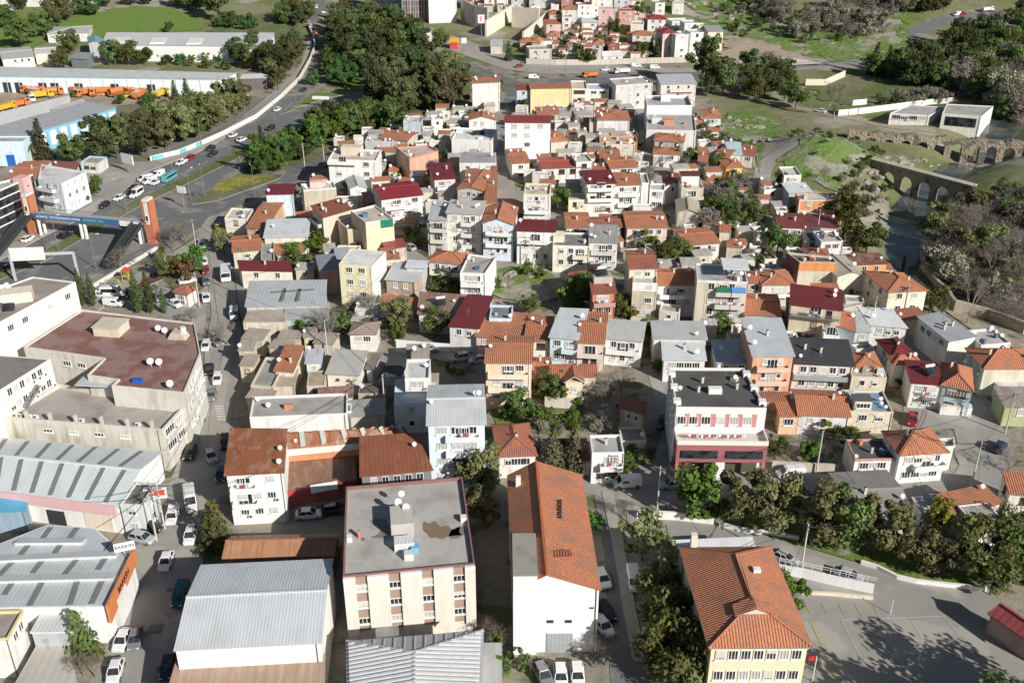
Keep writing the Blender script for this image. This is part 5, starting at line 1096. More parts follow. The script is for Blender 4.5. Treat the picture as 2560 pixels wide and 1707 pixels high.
B('wide house with a ragged orange roof right of the white roof canopy','t12 2300,1040 t13 240,1038 180,905 t12 2280,905',5.4,(.66,.62,.56),'hip',TILE,rise=1.0,win='F',dish=1,bal=dict(side='F',t0=.1,t1=.9,floors=1))
# ---- right, down to the stream
X = B('unfinished orange brick house with cream concrete frame','t13 290,268 702,268 692,210 242,205',6.4,(.66,.30,.14),'flat',(.62,.60,.57),win='F',wn=(2,3),wsz=(.9,.9,1),dish=2,chim=1,skip=.3,par=.15)
a, b, e, nn, rz = edge(X); mb = MB()
for u in (.01, .28, .62, .99): p = a.lerp(b, u) + nn * .03; mb.box((p.x, p.y, X.z - 3.2), (.35, .07, 6.3), rz)
for dz in (.2, 3.1): mb.beam(a + nn * .035 + Vector((0, 0, -dz)), b + nn * .035 + Vector((0, 0, -dz)), .075, .4)
mb.build('concrete_frame', wall((.66, .58, .46)), X.root)
B('pale sheet roof above the unfinished brick house','t13 195,200 400,195 360,125 150,120',5.4,GREY,'shed',LMETAL,rise=.3,win='',dish=1,chim=0)
B('white three storey house with open verandas below the green slope','t13 150,45 308,40 318,-40 160,-40',7.0,WHITE,'flat',(.6,.58,.55),win='F',wn=(2,2),bal=dict(side='F',t0=.0,t1=1,floors=2),dish=0,chim=0)
B('cream house with a dark red tiled roof above the white dish house','t13 92,512 328,522 292,432 122,440',5.6,CREAM,'gx',(.20,.05,.045),rise=.5,win='F',wn=(2,2),bal=dict(side='F',t0=.5,t1=1,floors=1),dish=2)
B('long maroon sheet roof in front of the unfinished brick house','t13 330,500 632,520 600,412 280,415',4.6,BEIGE,'shed',(.18,.05,.05),'shed','shed',rise=.4,win='',dish=2,chim=0)
B('low white house with a dark brown roof and tall pole','t13 340,632 502,638 455,535 342,532',4.4,WHITE,'shed',(.13,.10,.09),rise=.4,win='F',wn=(1,1),dish=1,chim=0)
X = B('white house crowded with big satellite dishes near the stream trees','t13 490,655 692,645 652,552 470,545',5.8,WHITE,'flat',(.52,.42,.34),win='F',wn=(2,2),dish=4,chim=0)
B('low orange hipped roof in front of the dish crowded house','t13 345,775 565,785 480,715 380,700',4.2,WHITE,'hip',TILED,rise=.6,win='',dish=0)
X = B('tall blank house with an orange upper band and dark sheet roof','t13 290,838 636,842 592,788 168,748',8.4,(.62,.57,.46),'flat',(.16,.11,.10),win='',dish=1,chim=0,exact=1)
a, b, e, nn, rz = edge(X); mb = MB(); mb.beam(a + nn * .04 + Vector((0, 0, -1.1)), b + nn * .04 + Vector((0, 0, -1.1)), .08, 2.0); mb.build('orange_band', wall((.66, .28, .11)), X.root)
l0 = X.c[3]; mb = MB(); e2 = (a - l0).normalized(); n2 = Vector((e2.y, -e2.x, 0)); mb.beam(l0 + n2 * .04 + Vector((0, 0, -4)), a + n2 * .04 + Vector((0, 0, -4)), .08, 7.8); mb.build('maroon_cladding', sheet((.13, .04, .04)), X.root)
B('cream house with a plain gable wall and weathered grey roof','t13 642,968 892,942 702,790 598,790',6.4,(.70,.65,.55),'gy',(.48,.44,.37),rise=.8,win='',dish=2,chim=0)
B('orange rendered house with a rust striped sheet roof beside the stream','t13 802,858 1092,848 1052,772 742,778',5.6,(.70,.34,.15),'shed',(.20,.10,.075),rise=.4,win='F',wn=(1,2),dish=2,chim=0,rusty=.5,pitch=1.4)
X = B('cream three storey house with an orange hipped roof above the stream wall','t13 1112,1108 1458,1092 1242,942 888,922',7.2,(.80,.73,.56),'hip',TILE,rise=1.5,win='FL',wn=(2,2),dish=0,chim=2,exact=1,dirt=.15)
X = B('cream three storey house with a maroon sheet roof over the top terrace','t13 215,1220 678,1275 602,1092 195,1082',8.8,(.68,.60,.46),'shed',MAROON,rise=.6,win='F',wn=(3,3),skip=.2,bal=dict(side='F',t0=.02,t1=.98,floors=1,top=2.2,rail='bar'),dish=2,chim=0)
B('low orange strip roof in front of the cream gable wall','t13 430,1112 655,1110 650,1050 430,1050',4.6,(.72,.66,.42),'shed',TILE,rise=.4,**Q)
B('white railed balcony house beside the maroon top terrace','t13 505,1480 650,1490 660,1330 520,1320',5.0,WHITE,'flat',(.4,.38,.35),win='F',wn=(1,1),bal=dict(side='F',t0=.0,t1=1,floors=1,top=.9),dish=0,chim=0)
B('light blue walled house with a narrow orange roof slope','t13 650,1425 802,1475 735,1312 665,1300',5.2,(.62,.70,.76),'shed',TILE,rise=.4,**Q)
B('grey sheet roofed rooms between the orange slope and the white gabled house','t13 800,1470 940,1475 880,1320 730,1300',4.8,GREY,'shed',(.52,.53,.53),rise=.4,win='F',dish=1,chim=0)
B('white house with a smooth white sheet roof and tall pole','t13 950,1412 1272,1438 1125,1282 828,1270',5.0,WHITE,'shed',(.72,.73,.73),rise=.4,win='F',wn=(1,3),dish=2,chim=0,exact=1)
B('low house with broken orange roof planes beside the stream path','t13 1190,1372 1455,1345 1420,1290 1110,1272',4.0,BEIGE,'shed',TILED,rise=.4,win='',dish=1,chim=0)
B('grey sheet roofed white house with a row of side windows by the stream path','t13 1662,1562 1908,1515 1562,1322 1382,1362',6.2,(.74,.72,.66),'shed',(.36,.38,.39),rise=.5,win='L',wn=(1,4),skip=0,dish=0,chim=3,exact=1)
B('flat roofed white house with big dishes at the right above the lane','t13 1960,1600 2230,1575 2120,1450 1850,1450',5.4,WHITE,'flat',(.5,.48,.45),win='F',wn=(1,3),dish=4,chim=0)
# ---- left edge by the footbridge
X = B('light blue and white apartment house behind the footbridge','t10 345,75 562,118 790,10 380,-60',9.0,(.66,.72,.76),'flat',(.62,.62,.60),'apartment_building','building',win='FR',wn=(3,3),bal=dict(side='F',t0=.05,t1=.7,floors=2,col=(.7,.72,.74)),dish=0,chim=0,exact=1)
B('orange roofed house left of the light blue apartment house','t10 60,95 340,85 340,-10 90,-40',8.0,WHITE,'gx',TILE,rise=.8,win='F',wn=(2,3),dish=2)
X = B('dark glass office block with white floor bands and pink corner tower','t10 -260,290 172,100 300,30 -200,150',11.5,(.10,.11,.11),'flat',(.5,.48,.46),'office_block','building',**Q,exact=1,pc=(.74,.72,.70))
a, b, e, nn, rz = edge(X)
for i in range(4): mb = MB(); mb.beam(a + nn * .08 + Vector((0, 0, -2.4 - 2.3 * i)), b + nn * .08 + Vector((0, 0, -2.4 - 2.3 * i)), .16, .3); mb.build('floor_band', wall(WHITE), X.root)
X.wall.data.materials[0] = GL
p = b + e * 1.2; bx(X, 'corner_tower', (p.x, p.y, (X.z + 1 + X.g) / 2), (3.2, 3.2, X.z - X.g + 1), atan2(e.y, e.x), wall((.66, .42, .40)))
for dz in (1.5, 4.2): q = p + nn * 1.62; add_window(X.root, (q.x, q.y, X.z - dz), atan2(e.y, e.x), 1, .8, 1)
B('small kiosk house with a red tiled roof beside the street park','t10 1600,1105 1720,1130 1780,1080 1640,1040',3.4,WHITE,'hip',TILED,'kiosk','kiosk',rise=1.0,win='F',wn=(1,1),dish=0,chim=0)
# ---- upper middle
B('tall windowless pale pink house with orange roof strip at the junction','t01 1985,764 2232,752 2240,710 1995,722',11.0,(.80,.72,.66),'shed',TILE,rise=.3,win='R',wn=(3,2),dish=3,chim=0,exact=1)
B('white house with an orange gable roof below the tall pale pink house','t01 1955,1098 2202,1098 2190,1045 1965,1050',6.0,WHITE,'gy',TILE,rise=1.2,win='F',wn=(1,3),dish=1)
X = B('white flat roofed house with solar panels and orange brick lower wall','t01 1795,1272 2162,1292 2142,1182 1832,1172',6.4,WHITE,'flat',(.70,.70,.68),win='',dish=2,chim=0,solar=2)
B('orange brick extension under the white flat roofed house','t01 1815,1320 2160,1315 2150,1285 1815,1290',4.6,(.66,.28,.13),'flat',(.4,.38,.35),**Q)
B('white walled house with a wide grey flat roof in the upper middle','t01 1868,1495 2208,1495 2192,1395 1850,1402',5.2,WHITE,'flat',(.36,.36,.35),win='F',wn=(1,3),wsz=(1.3,1.2,2),dish=1,chim=0,par=.08)
B('narrow grey blue rendered tower house by the park trees','t01 1350,1118 1518,1118 1515,1068 1360,1058',6.8,(.52,.57,.62),'flat',(.62,.60,.57),win='',dish=1,chim=0)
X = B('white house with stacked beige terraces at the edge of the park','t01 662,1462 1102,1475 1082,1395 690,1345',8.8,WHITE,'flat',(.60,.53,.47),win='F',wn=(2,3),dish=3,chim=0,bal=dict(side='F',t0=.0,t1=.6,floors=1,top=1.2))
roofbox(X, 'top_floor', .42, .7, (6.0, 3.2, 2.4), mat=wall((.66, .58, .47)))
B('salmon brick house with a flat red rimmed roof','t01 1408,1455 1672,1382 1582,1332 1285,1352',6.6,(.62,.36,.26),'flat',(.55,.48,.42),win='L',dish=1,chim=1,exact=1,pc=(.55,.26,.2))
B('low orange gabled roof behind the salmon brick house','t01 1140,1262 1392,1290 1390,1240 1180,1205',4.8,BEIGE,'gx',TILE,rise=.5,win='',dish=3)
B('dull grey flat roof between the park and the salmon brick house','t01 1000,1295 1250,1300 1235,1255 1000,1255',5.0,GREY,'flat',(.45,.42,.37),win='',dish=2,chim=0)
B('small white house with dishes left of the orange gable roof','t01 1610,1100 1722,1095 1720,1055 1620,1055',5.4,WHITE,'flat',(.6,.57,.52),win='F',wn=(2,1),dish=3,chim=0)
B('wide blank house with a sandy yellow wall and rusty roof','t02 170,812 542,806 536,772 178,778',9.0,(.78,.64,.36),'shed',(.42,.16,.10),rise=.3,**Q,rusty=.5,dirt=.25)
B('blue grey house with a red roof left of the sandy yellow wall','t02 45,825 168,822 170,785 60,788',8.4,(.55,.60,.66),'shed',(.3,.07,.05),rise=.3,win='F',dish=0,chim=0)
B('white and cream stepped house right of the sandy yellow wall','t02 548,815 690,815 688,740 555,742',7.4,(.78,.74,.62),'flat',(.62,.56,.45),win='F',wn=(2,3),dish=0,chim=0)
B('light house with a blue grey flat roof and green court','t02 690,820 892,820 942,768 690,770',6.6,WHITE,'flat',(.48,.54,.60),win='F',wn=(2,2),wsz=(2.2,1.1,2),dish=0,chim=0)
X = B('grey four storey apartment house with a white glazed bay','t02 955,785 1292,762 1282,700 958,715',9.4,(.58,.58,.56),'flat',(.50,.46,.44),'apartment_building','building',win='F',wn=(3,4),dish=2,chim=0)
B('pale pink apartment house with a grey metal gable roof beside the big trees','t02 1370,772 1692,768 1665,698 1372,695',8.6,(.74,.64,.60),'shed',(.50,.52,.54),'apartment_building','building',rise=.6,win='F',wn=(2,3),bal=dict(side='F',t0=.25,t1=.95,floors=2,col=(.74,.62,.6)),dish=0,chim=0)
X = B('big blank white apartment house with a high roof parapet','t02 1240,968 1655,968 1718,882 1220,872',9.4,WHITE,'flat',(.44,.42,.41),'apartment_building','building',**Q,par=1.0,dirt=.1)
roofbox(X, 'stair_hut', .45, .75, (3.2, 2.6, 2.2), mat=wall(WHITE))
X = B('light grey terraced house block below the big blank white house','t02 1235,1190 1692,1200 1762,1020 1250,1070',6.4,(.66,.65,.63),'flat',(.44,.42,.40),'apartment_building','building',win='R',wn=(2,3),dish=1,chim=0,dirt=.15)
roofbox(X, 'brick_hut', .45, .4, (3.2, 2.6, 1.7), mat=wall((.62, .28, .16))); roofbox(X, 'glass_hut', .2, .5, (3.2, 2.4, 1.8), mat=wall((.6, .66, .66)))
B('white house with an orange hipped roof at the foot of the rocks','t02 1768,1082 1918,1082 1890,1012 1770,1002',5.4,WHITE,'hip',TILE,rise=.7,win='F',wn=(2,3),dish=0)
X = B('white four storey house with a maroon hipped roof on the central alley','t02 -65,1118 348,1122 345,1065 -40,1062',11.5,(.82,.82,.81),'gx',(.22,.05,.045),'apartment_building','building',rise=.9,win='F',wn=(3,3),skip=.35,dish=0,chim=0,dirt=.03)
B('pale house with an orange hipped roof over a long beige block','t02 782,1098 1080,1098 1052,1018 792,1018',5.8,WHITE,'hip',TILE,rise=.8,win='',dish=3)
B('long blank beige block in front of the orange hipped roof','t02 712,1115 1042,1120 1040,1095 722,1092',4.8,(.60,.55,.43),'flat',(.5,.46,.38),**Q)
B('grey gabled house with an orange roof behind the maroon hipped house','t02 235,1050 430,1045 425,1000 240,995',5.4,CONC,'gx',TILE,rise=.6,win='F',dish=1)
B('small orange hipped house beside the white four storey house','t02 360,1300 512,1285 500,1215 365,1210',4.6,BEIGE,'hip',TILE,rise=.6,win='',dish=1)
B('orange brick house with a half finished top floor','t02 805,1300 1150,1305 1140,1245 810,1245',4.6,(.64,.29,.15),'flat',(.5,.44,.36),win='F',wn=(1,2),dish=2,chim=0)
B('sandy beige house below the half finished brick top floor','t02 862,1325 1128,1325 1125,1300 865,1300',4.6,(.62,.56,.46),'flat',(.5,.47,.41),win='F',wn=(1,2),dish=2,chim=0)
B('low orange roof beside the bare shrubs in the middle','t02 815,1450 990,1452 980,1395 800,1370',3.8,STONE,'shed',TILE,rise=.4,win='',dish=0)
B('white house under two orange shed roofs on the central lane','t02 905,1545 1150,1530 1140,1468 910,1475',4.6,WHITE,'gx',TILE,rise=.5,win='F',wn=(1,3),dish=1)
B('low orange roofed cottage left of the two orange shed roofs','t02 760,1560 910,1555 905,1515 770,1515',3.8,WHITE,'gx',TILED,rise=.4,win='',dish=1)
B('small house with an orange roof left of the bare hillside garden','t02 0,1500 160,1490 150,1405 0,1425',4.6,WHITE,'gx',TILE,rise=.4,win='F',dish=2)
B('long low house with a red roof and white end room','t02 275,1545 640,1530 630,1475 290,1470',4.6,WHITE,'gx',(.38,.10,.07),rise=.5,win='F',wn=(1,3),dish=1)
B('white room with a roof terrace behind the long red roof','t02 590,1490 740,1480 700,1405 590,1405',6.0,WHITE,'flat',(.55,.52,.48),win='F',wn=(1,1),dish=2,chim=0)
B('grey gabled house with an orange tiled roof and open veranda','t02 1310,1285 1575,1300 1560,1225 1340,1220',5.2,CONC,'hip',TILE,rise=.7,win='F',wn=(1,3),dish=2)
B('low house with an orange hipped roof below the open veranda','t02 1300,1405 1545,1415 1530,1355 1330,1350',4.4,WHITE,'hip',TILE,rise=.6,win='F',dish=1)
B('small orange roofed cottage on the lane with its gable to the street','t02 1720,1480 1800,1500 1780,1410 1730,1405',4.0,WHITE,'gx',TILE,rise=.4,win='F',dish=0)
B('bright yellow cottage with an orange tiled roof','t02 1970,1540 2120,1530 2110,1450 1985,1460',4.2,(.80,.52,.12),'hip',TILE,rise=.6,win='F',wn=(1,1),dish=0)
B('cottage with a light blue sheet roof at the foot of the green slope','t02 1985,1415 2105,1420 2095,1330 1990,1305',4.6,WHITE,'shed',(.52,.66,.72),rise=.4,**Q)
B('orange roofed cottage between the yellow cottage and the light blue roof','t02 1865,1430 1990,1450 1980,1390 1880,1380',4.4,BEIGE,'gx',TILE,rise=.4,win='',dish=0)
B('tumbledown cottage with a pink and orange patched roof by the path','t02 2110,1420 2225,1430 2200,1350 2105,1340',4.0,(.6,.52,.48),'shed',TILED,rise=.4,win='F',dish=1)
# ------------------------------------------------------------------ far town, depots, aqueducts
def H(tl, x0, x1, yb, fl, wc, rt, rc, label, d=9, a=0, name='house', cat='house', win='F', rise=1.2, hh=None, **k):
    g0, g1 = G(tl, x0, yb), G(tl, x1, yb); m_ = (g0 + g1) / 2; w = (g1 - g0).xy.length; h = hh or fl * 2.9 + .4
    ex = Vector((cos(a), sin(a), 0)); ey = Vector((-ex.y, ex.x, 0)); z = m_.z + h
    c = [m_ - ex * w / 2, m_ + ex * w / 2, m_ + ex * w / 2 + ey * d, m_ - ex * w / 2 + ey * d]
    for q in c: q.z = z
    k.setdefault('dish', 0); k.setdefault('chim', 0)
    return B(label, (c, z), h, wc, rt, rc, name, cat, rise=rise, win=win, **k)
for i, (x0, x1, yb, f, wc, rt, rc, lb) in enumerate([
    (345,450,245,2,(.6,.52,.46),'hip',TILE,'grey walled house with an orange hipped roof beside the concrete cutting'),
    (458,590,255,3,WHITE,'hip',TILE,'white three storey house with an orange hipped roof near the concrete cutting'),
    (312,455,335,2,(.6,.45,.4),'gx',(.36,.12,.08),'brown walled house with a dull red roof at the lower edge of the far town'),
    (460,540,330,3,WHITE,'flat',CONC,'narrow white flat roofed house below the far orange hipped roofs'),
    (602,735,215,3,WHITE,'flat',(.5,.48,.45),'white stacked house with verandas in the far town'),
    (642,780,322,2,WHITE,'gx',(.5,.54,.58),'white house with a bluish sheet roof in the far town'),
    (788,938,312,4,(.74,.48,.46),'flat',(.56,.5,.48),'pink edged white apartment house in the far town'),
    (726,920,190,4,WHITE,'flat',(.6,.58,.55),'broad white apartment house at the top of the far town'),
    (976,1120,272,3,(.56,.32,.26),'flat',(.3,.08,.07),'brick and maroon apartment house in the far town'),
    (660,722,112,3,(.7,.5,.48),'flat',CONC,'narrow pink house on the skyline of the far town'),
    (932,1090,112,4,(.6,.64,.68),'flat',(.42,.42,.42),'grey blue apartment house on the skyline of the far town'),
    (1092,1180,115,2,CREAM,'gx',(.6,.55,.48),'cream house on the skyline of the far town'),
    (1242,1405,292,2,WHITE,'hip',(.30,.05,.05),'white house with a dark red hipped roof above a rocky bank'),
    (1085,1195,342,2,WHITE,'flat',CONC,'low white house below the brick and maroon apartment house'),
    (1458,1650,312,2,WHITE,'flat',(.72,.72,.70),'long white flat roofed house at the green hillside'),
    (1572,1710,390,3,(.7,.72,.74),'flat',(.6,.6,.6),'white house with grey balconies below the long white roof'),
    (1102,1270,442,2,WHITE,'hip',TILE,'white villa with a bright orange hipped roof among far cypresses'),
    (1125,1232,492,1,BEIGE,'hip',TILE,'small garden house with an orange roof below the white villa'),
    (1366,1508,545,4,(.66,.52,.5),'hip',(.26,.05,.06),'tall pinkish house with a maroon roof above the junction'),
    (1482,1615,565,4,WHITE,'flat',(.7,.69,.67),'white four storey house left of its white twin above the junction'),
    (1620,1745,545,4,(.8,.78,.76),'flat',(.66,.64,.6),'white four storey house next to the big eucalyptus above the junction'),
    (1700,1800,420,3,(.78,.70,.52),'flat',(.6,.55,.46),'cream stepped house beside the bare brown cut'),
    (1785,1925,470,3,(.74,.66,.5),'shed',(.34,.35,.35),'cream terrace of stepped grey roofs beside the bare brown cut'),
    (735,825,595,3,(.6,.58,.55),'hip',TILE,'tall grey house with a small orange roof above the highway wall'),
    (882,970,545,2,BROWN,'hip',TILED,'brown house with a dull orange roof above the highway wall'),
    (832,1020,582,1,WHITE,'gx',(.68,.67,.65),'low white sheds with pale roofs at the highway wall'),
    (72,200,452,1,(.55,.4,.35),'hip',TILE,'small orange roofed house at the foot of the concrete cutting'),
    (182,252,512,2,(.62,.5,.42),'hip',TILE,'small house with an orange roof beside the far dark cypresses'),
    (155,365,580,2,(.56,.54,.5),'flat',(.4,.37,.34),'grey house with a row of openings at the junction'),
    (318,412,392,1,BEIGE,'hip',TILE,'tiny orange roofed house below the dull red roof'),
    (455,620,95,3,(.58,.3,.25),'gx',(.5,.14,.07),'brick red apartment house on the skyline above the cutting'),
    (0,130,85,3,(.5,.48,.48),'flat',(.3,.28,.28),'dark grey apartment house on the skyline left of the red one'),
    (165,330,80,3,WHITE,'flat',(.6,.58,.55),'pale apartment house on the skyline beside the dark grey one'),
    (1310,1400,140,2,(.7,.66,.6),'flat',(.4,.38,.35),'roofless pale house on the bank of the green hillside'),
    (1470,1570,135,2,WHITE,'hip',(.62,.56,.48),'white house with a sandy roof on the green hillside'),
    (745,880,75,3,(.78,.76,.74),'flat',(.6,.58,.55),'white house at the very top edge of the far town')]):
    H(2, x0, x1, yb, f, wc, rt, rc, lb, a=R.uniform(-.25, .25))
for i, (x0, x1, yb, f, wc, rt, rc, lb) in enumerate([
    (1890,2010,75,2,(.6,.4,.35),'hip',TILE,'orange roofed house above the grey concrete cutting'),
    (2020,2095,70,2,(.7,.6,.55),'gx',TILED,'small pinkish house above the grey concrete cutting'),
    (2100,2205,100,2,WHITE,'gx',WHITE,'white gabled house above the grey concrete cutting'),
    (2215,2330,95,3,WHITE,'flat',CONC,'white house with three storeys above the grey concrete cutting')]):
    H(1, x0, x1, yb, f, wc, rt, rc, lb, a=R.uniform(-.2, .2))
for x0, x1, y, f, wc, rt, rc, lb in [(-20, 130, 95, 2, WHITE, 'flat', (.6, .57, .52), 'white depot office at the top left corner'), (240, 430, 65, 2, (.72, .72, .7), 'gx', WHITE, 'long pale hall behind the top left trees'),
    (800,930,35,2,WHITE,'flat',CONC,'white hall on the top edge left of the round trees'),(430,560,40,1,BEIGE,'gx',(.5,.45,.4),'low beige house on the top edge behind the tall trees')]:
    H(0, x0, x1, y, f, wc, rt, rc, lb)
# towers at the top
X = H(1, 1592, 1845, 212, 7, (.82, .81, .79), 'flat', (.6, .58, .55), 'tall blank white tower block with a coloured banner at its top', d=14, a=.12, name='tower_block', cat='tower', win='', hh=24)
a, b, e, nn, rz = edge(X)
for u0, u1, z0, z1, c_ in ((.05, .28, 14.2, 19, (.66, .2, .06)), (.3, .78, 14.6, 19, (.05, .33, .33))): p = a.lerp(b, (u0 + u1) / 2) + nn * .06; bx(X, 'banner', (p.x, p.y, X.g + (z0 + z1) / 2), ((u1 - u0) * (b - a).length, .08, z1 - z0), rz, plain(c_, .6))
for x0, x1, yb, wc, lb in ((1350, 1450, 195, (.13, .11, .10), 'dark concrete tower under construction with open floors and a hoist'), (1465, 1580, 195, (.16, .14, .125), 'second dark concrete tower under construction beside the blank white one')):
    X = H(1, x0, x1, yb, 8, wc, 'flat', CONC, lb, d=10, name='tower_block', cat='tower', win='', hh=26)
    a, b, e, nn, rz = edge(X); mb = MB()
    for i in range(9): mb.beam(a + nn * .15 + Vector((0, 0, -.4 - 3 * i)), b + nn * .15 + Vector((0, 0, -.4 - 3 * i)), .3, .35)
    for u in (.0, .25, .5, .75, 1): q = a.lerp(b, u); mb.box((q.x + nn.x * .16, q.y + nn.y * .16, (X.z + X.g) / 2), (.4, .3, X.z - X.g))
    mb.build('concrete_frame', wall((.38, .35, .32)), X.root)
    mb = MB(); q = a.lerp(b, .6) + nn * 1.2
    for s in (-.6, .6): mb.tube((q.x + s, q.y, X.g), (q.x + s, q.y, X.z), .12)
    for i in range(14): mb.beam((q.x - .6, q.y, X.g + 1.8 * i), (q.x + .6, q.y, X.g + 1.8 * i + .9), .1, .1)
    mb.build('hoist_mast', plain((.5, .36, .33)), X.root)
H(1,1065,1180,110,6,(.68,.70,.72),'flat',CONC,'pale balcony apartment tower beside the blue clad one',d=10,name='tower_block',cat='tower',wn=(6,4),hh=18,bal=dict(side='F',t0=.1,t1=.9,floors=5))
H(1,1185,1335,135,6,(.30,.42,.52),'flat',CONC,'blue clad apartment tower left of the construction towers',d=10,name='tower_block',cat='tower',wn=(6,4),hh=18)
B('long grey roofed market hall with a white gable end behind the grove','t01 1040,190 1310,255 1400,205 1130,158',6,(.45,.52,.55),'shed',(.42,.47,.50),'hall','hall',rise=.4,**Q,exact=1)
H(1,1310,1418,300,1,WHITE,'gx',LMETAL,'white gabled hall end standing above the grove',d=14,a=.35,name='hall',cat='hall',win='',hh=6)
H(1,1500,1602,388,1,WHITE,'gx',WHITE,'white marquee tent at the junction behind the grove',d=8,name='marquee',cat='tent',win='',hh=3)
H(1,1780,1862,455,1,(.55,.06,.05),'gx',(.7,.35,.05),'red and orange kiosk beside the junction',d=6,name='kiosk',cat='kiosk',win='',hh=3.4)
H(1,2155,2260,500,1,(.62,.56,.48),'shed',(.5,.5,.48),'low grey roofed garage below the cutting',d=9,name='garage',cat='garage',win='',hh=4)
# retaining walls of the cutting
def wall_run(name, s, h, th, mat, label, cat='wall', zpx=None):
    pts = [gnd(*p) for p in P(s)]; c_ = sum(pts, Vector()) / len(pts); t = MB()
    for a, b in zip(pts, pts[1:]):
        d = (b - a).xy; n = Vector((-d.y, d.x, 0)).normalized() * th / 2; k = max(1, int(d.length / 6))
        for i in range(k):
            p, q = a.lerp(b, i / k), a.lerp(b, (i + 1) / k); p.z, q.z = T(p.x, p.y), T(q.x, q.y); lo, hi = Vector((0, 0, -.5)), Vector((0, 0, h))
            t.hexa([p - n + lo, q - n + lo, q + n + lo, p + n + lo, p - n + hi, q - n + hi, q + n + hi, p + n + hi])
    o = t.build(name, mat, None, c_); tag(o, label, cat); return o
CW = wall((.44, .42, .38), .6)
wall_run('retaining_wall','t01 1890,185 2010,255 2130,275',11,1,CW,'tall grey shotcrete retaining wall of the building pit')
wall_run('retaining_wall','t01 2110,340 2350,190',8,1,wall((.70,.64,.52),.3),'cream sloping retaining wall right of the building pit')
wall_run('retaining_wall','t02 0,250 250,265',10,1,wall((.62,.56,.46),.3),'broad beige concrete retaining wall below the skyline houses')
wall_run('retaining_wall','t02 100,390 300,215 410,140',5,.8,wall((.66,.60,.5),.3),'stepped beige retaining wall rising beside the far town')
wall_run('roadside_wall','t02 130,590 400,600 700,600 1000,590 1600,575',2.5,.5,wall((.55,.5,.44),.4),'long low roadside wall under the far town')
wall_run('ramp_wall','t01 240,895 400,740 500,560 545,440 520,330 480,250',1.8,.5,wall((.72,.66,.56),.2),'cream curved parapet wall along the outside of the ramp')
BW = wall_run('boundary_wall', 't00 1380,1480 1640,1420 1860,1330 2040,1250 2350,1090 t01 240,895', 1.6, .4, wall((.74, .73, .70), .15), 'white and turquoise boundary wall of the works yard along the highway')
pts = [gnd(*p) for p in P('t00 1380,1480 1640,1420 1860,1330 2040,1250 2350,1090 t01 240,895')]
t = thing('railing_fence', 'grey railing fence on top of the white and turquoise boundary wall', 'fence', pts[2]); mb = MB(); k = 0
for a, b in zip(pts, pts[1:]):
    L_ = (b - a).length
    for z in (1.9, 3.2): mb.beam(a + Vector((0, 0, z)), b + Vector((0, 0, z)), .07, .07)
    for i in range(int(L_ / 1.2)): p = a.lerp(b, i * 1.2 / L_); mb.tube((p.x, p.y, p.z + 1.6), (p.x, p.y, p.z + 3.3), .05, n=4)
mb.build('railing', STEEL, t)
TQ = plain((.16, .5, .55), .6, name='turquoise_paint'); mb = MB()
for a, b in zip(pts[:3], pts[1:3]):
    d = (b - a); n = Vector((d.y, -d.x, 0)).normalized() * .23; k = int(d.length / 4)
    for i in range(k):
        if i % 2 == 0: p, q = a.lerp(b, (i + .1) / k), a.lerp(b, (i + .9) / k); mb.beam(p + n + Vector((0, 0, .8)), q + n + Vector((0, 0, .8)), .06, 1.3)
o = mb.build('painted_panel', TQ, None, BW.location); o.parent = BW; o.location = (0, 0, 0)
wall_run('yard_wall','t32 1145,55 1500,70 1850,110',1.5,.35,wall((.80,.79,.76),.5),'peeling white wall at the top of the school drive')
wall_run('yard_wall','t32 1900,130 2150,190 2350,205 t33 0,205 280,260',.8,.35,wall((.80,.79,.76),.4),'low broken white kerb wall under the row of olive trees')
wall_run('yard_wall','t33 850,475 1000,520 1180,610 1350,650 1700,690 2000,720',.7,.4,wall((.82,.81,.79),.15),'long curved white kerb wall around the schoolyard lawn')
wall_run('planter_wall','t33 310,750 600,765 960,800',.6,.35,wall((.72,.66,.52),.5),'patchy cream planter wall above the yellow parking bays')
wall_run('planter_wall','t33 90,560 310,600 480,640 700,690 960,745',1.6,.3,wall((.80,.80,.79),.2),'white ramp wall with a railing beside the school')
pts = [G(33, 90, 545), G(33, 310, 590), G(33, 640, 660), G(33, 980, 735)]; t = thing('ramp_railing', 'white pipe railing along the school ramp', 'railing', pts[1]); mb = MB()
for a, b in zip(pts, pts[1:]):
    mb.beam(a + Vector((0, 0, 2.5)), b + Vector((0, 0, 2.5)), .07, .07); mb.beam(a + Vector((0, 0, 2.1)), b + Vector((0, 0, 2.1)), .05, .05)
    for i in range(4): p = a.lerp(b, i / 4); mb.tube((p.x, p.y, p.z + 1.5), (p.x, p.y, p.z + 2.5), .04)
mb.build('rail', FRAME_W, t)
wall_run('park_wall','t10 860,1075 1150,900 1450,720',1.0,.35,wall((.62,.6,.56),.3),'painted low park wall along the highway pavement')
wall_run('stream_wall','t13 1400,800 1420,960 1520,1080 1640,1190 1700,1290 2000,1370 2350,1500',2.8,.8,wall((.44,.38,.30),.5),'curving brown embankment wall of the stream')
wall_run('garden_wall','t22 300,600 500,610 700,600',2.2,.3,wall((.62,.56,.5),.6),'stained garden wall behind the green shrubs')
wall_run('garden_wall','t11 1280,1620 1500,1640 t21 1290,60 1780,95',1.8,.3,wall((.80,.79,.77),.2),'white garden wall with openings along the inner lane')
wall_run('garden_wall','t23 30,1180 400,1200 640,1210',1.8,.35,wall((.54,.48,.4),.6),'rough beige wall behind the parked white van')
wall_run('hillside_wall','t03 340,790 520,790 700,710',2.8,.5,wall((.72,.65,.52),.2),'cream railed retaining wall on the far green hillside')
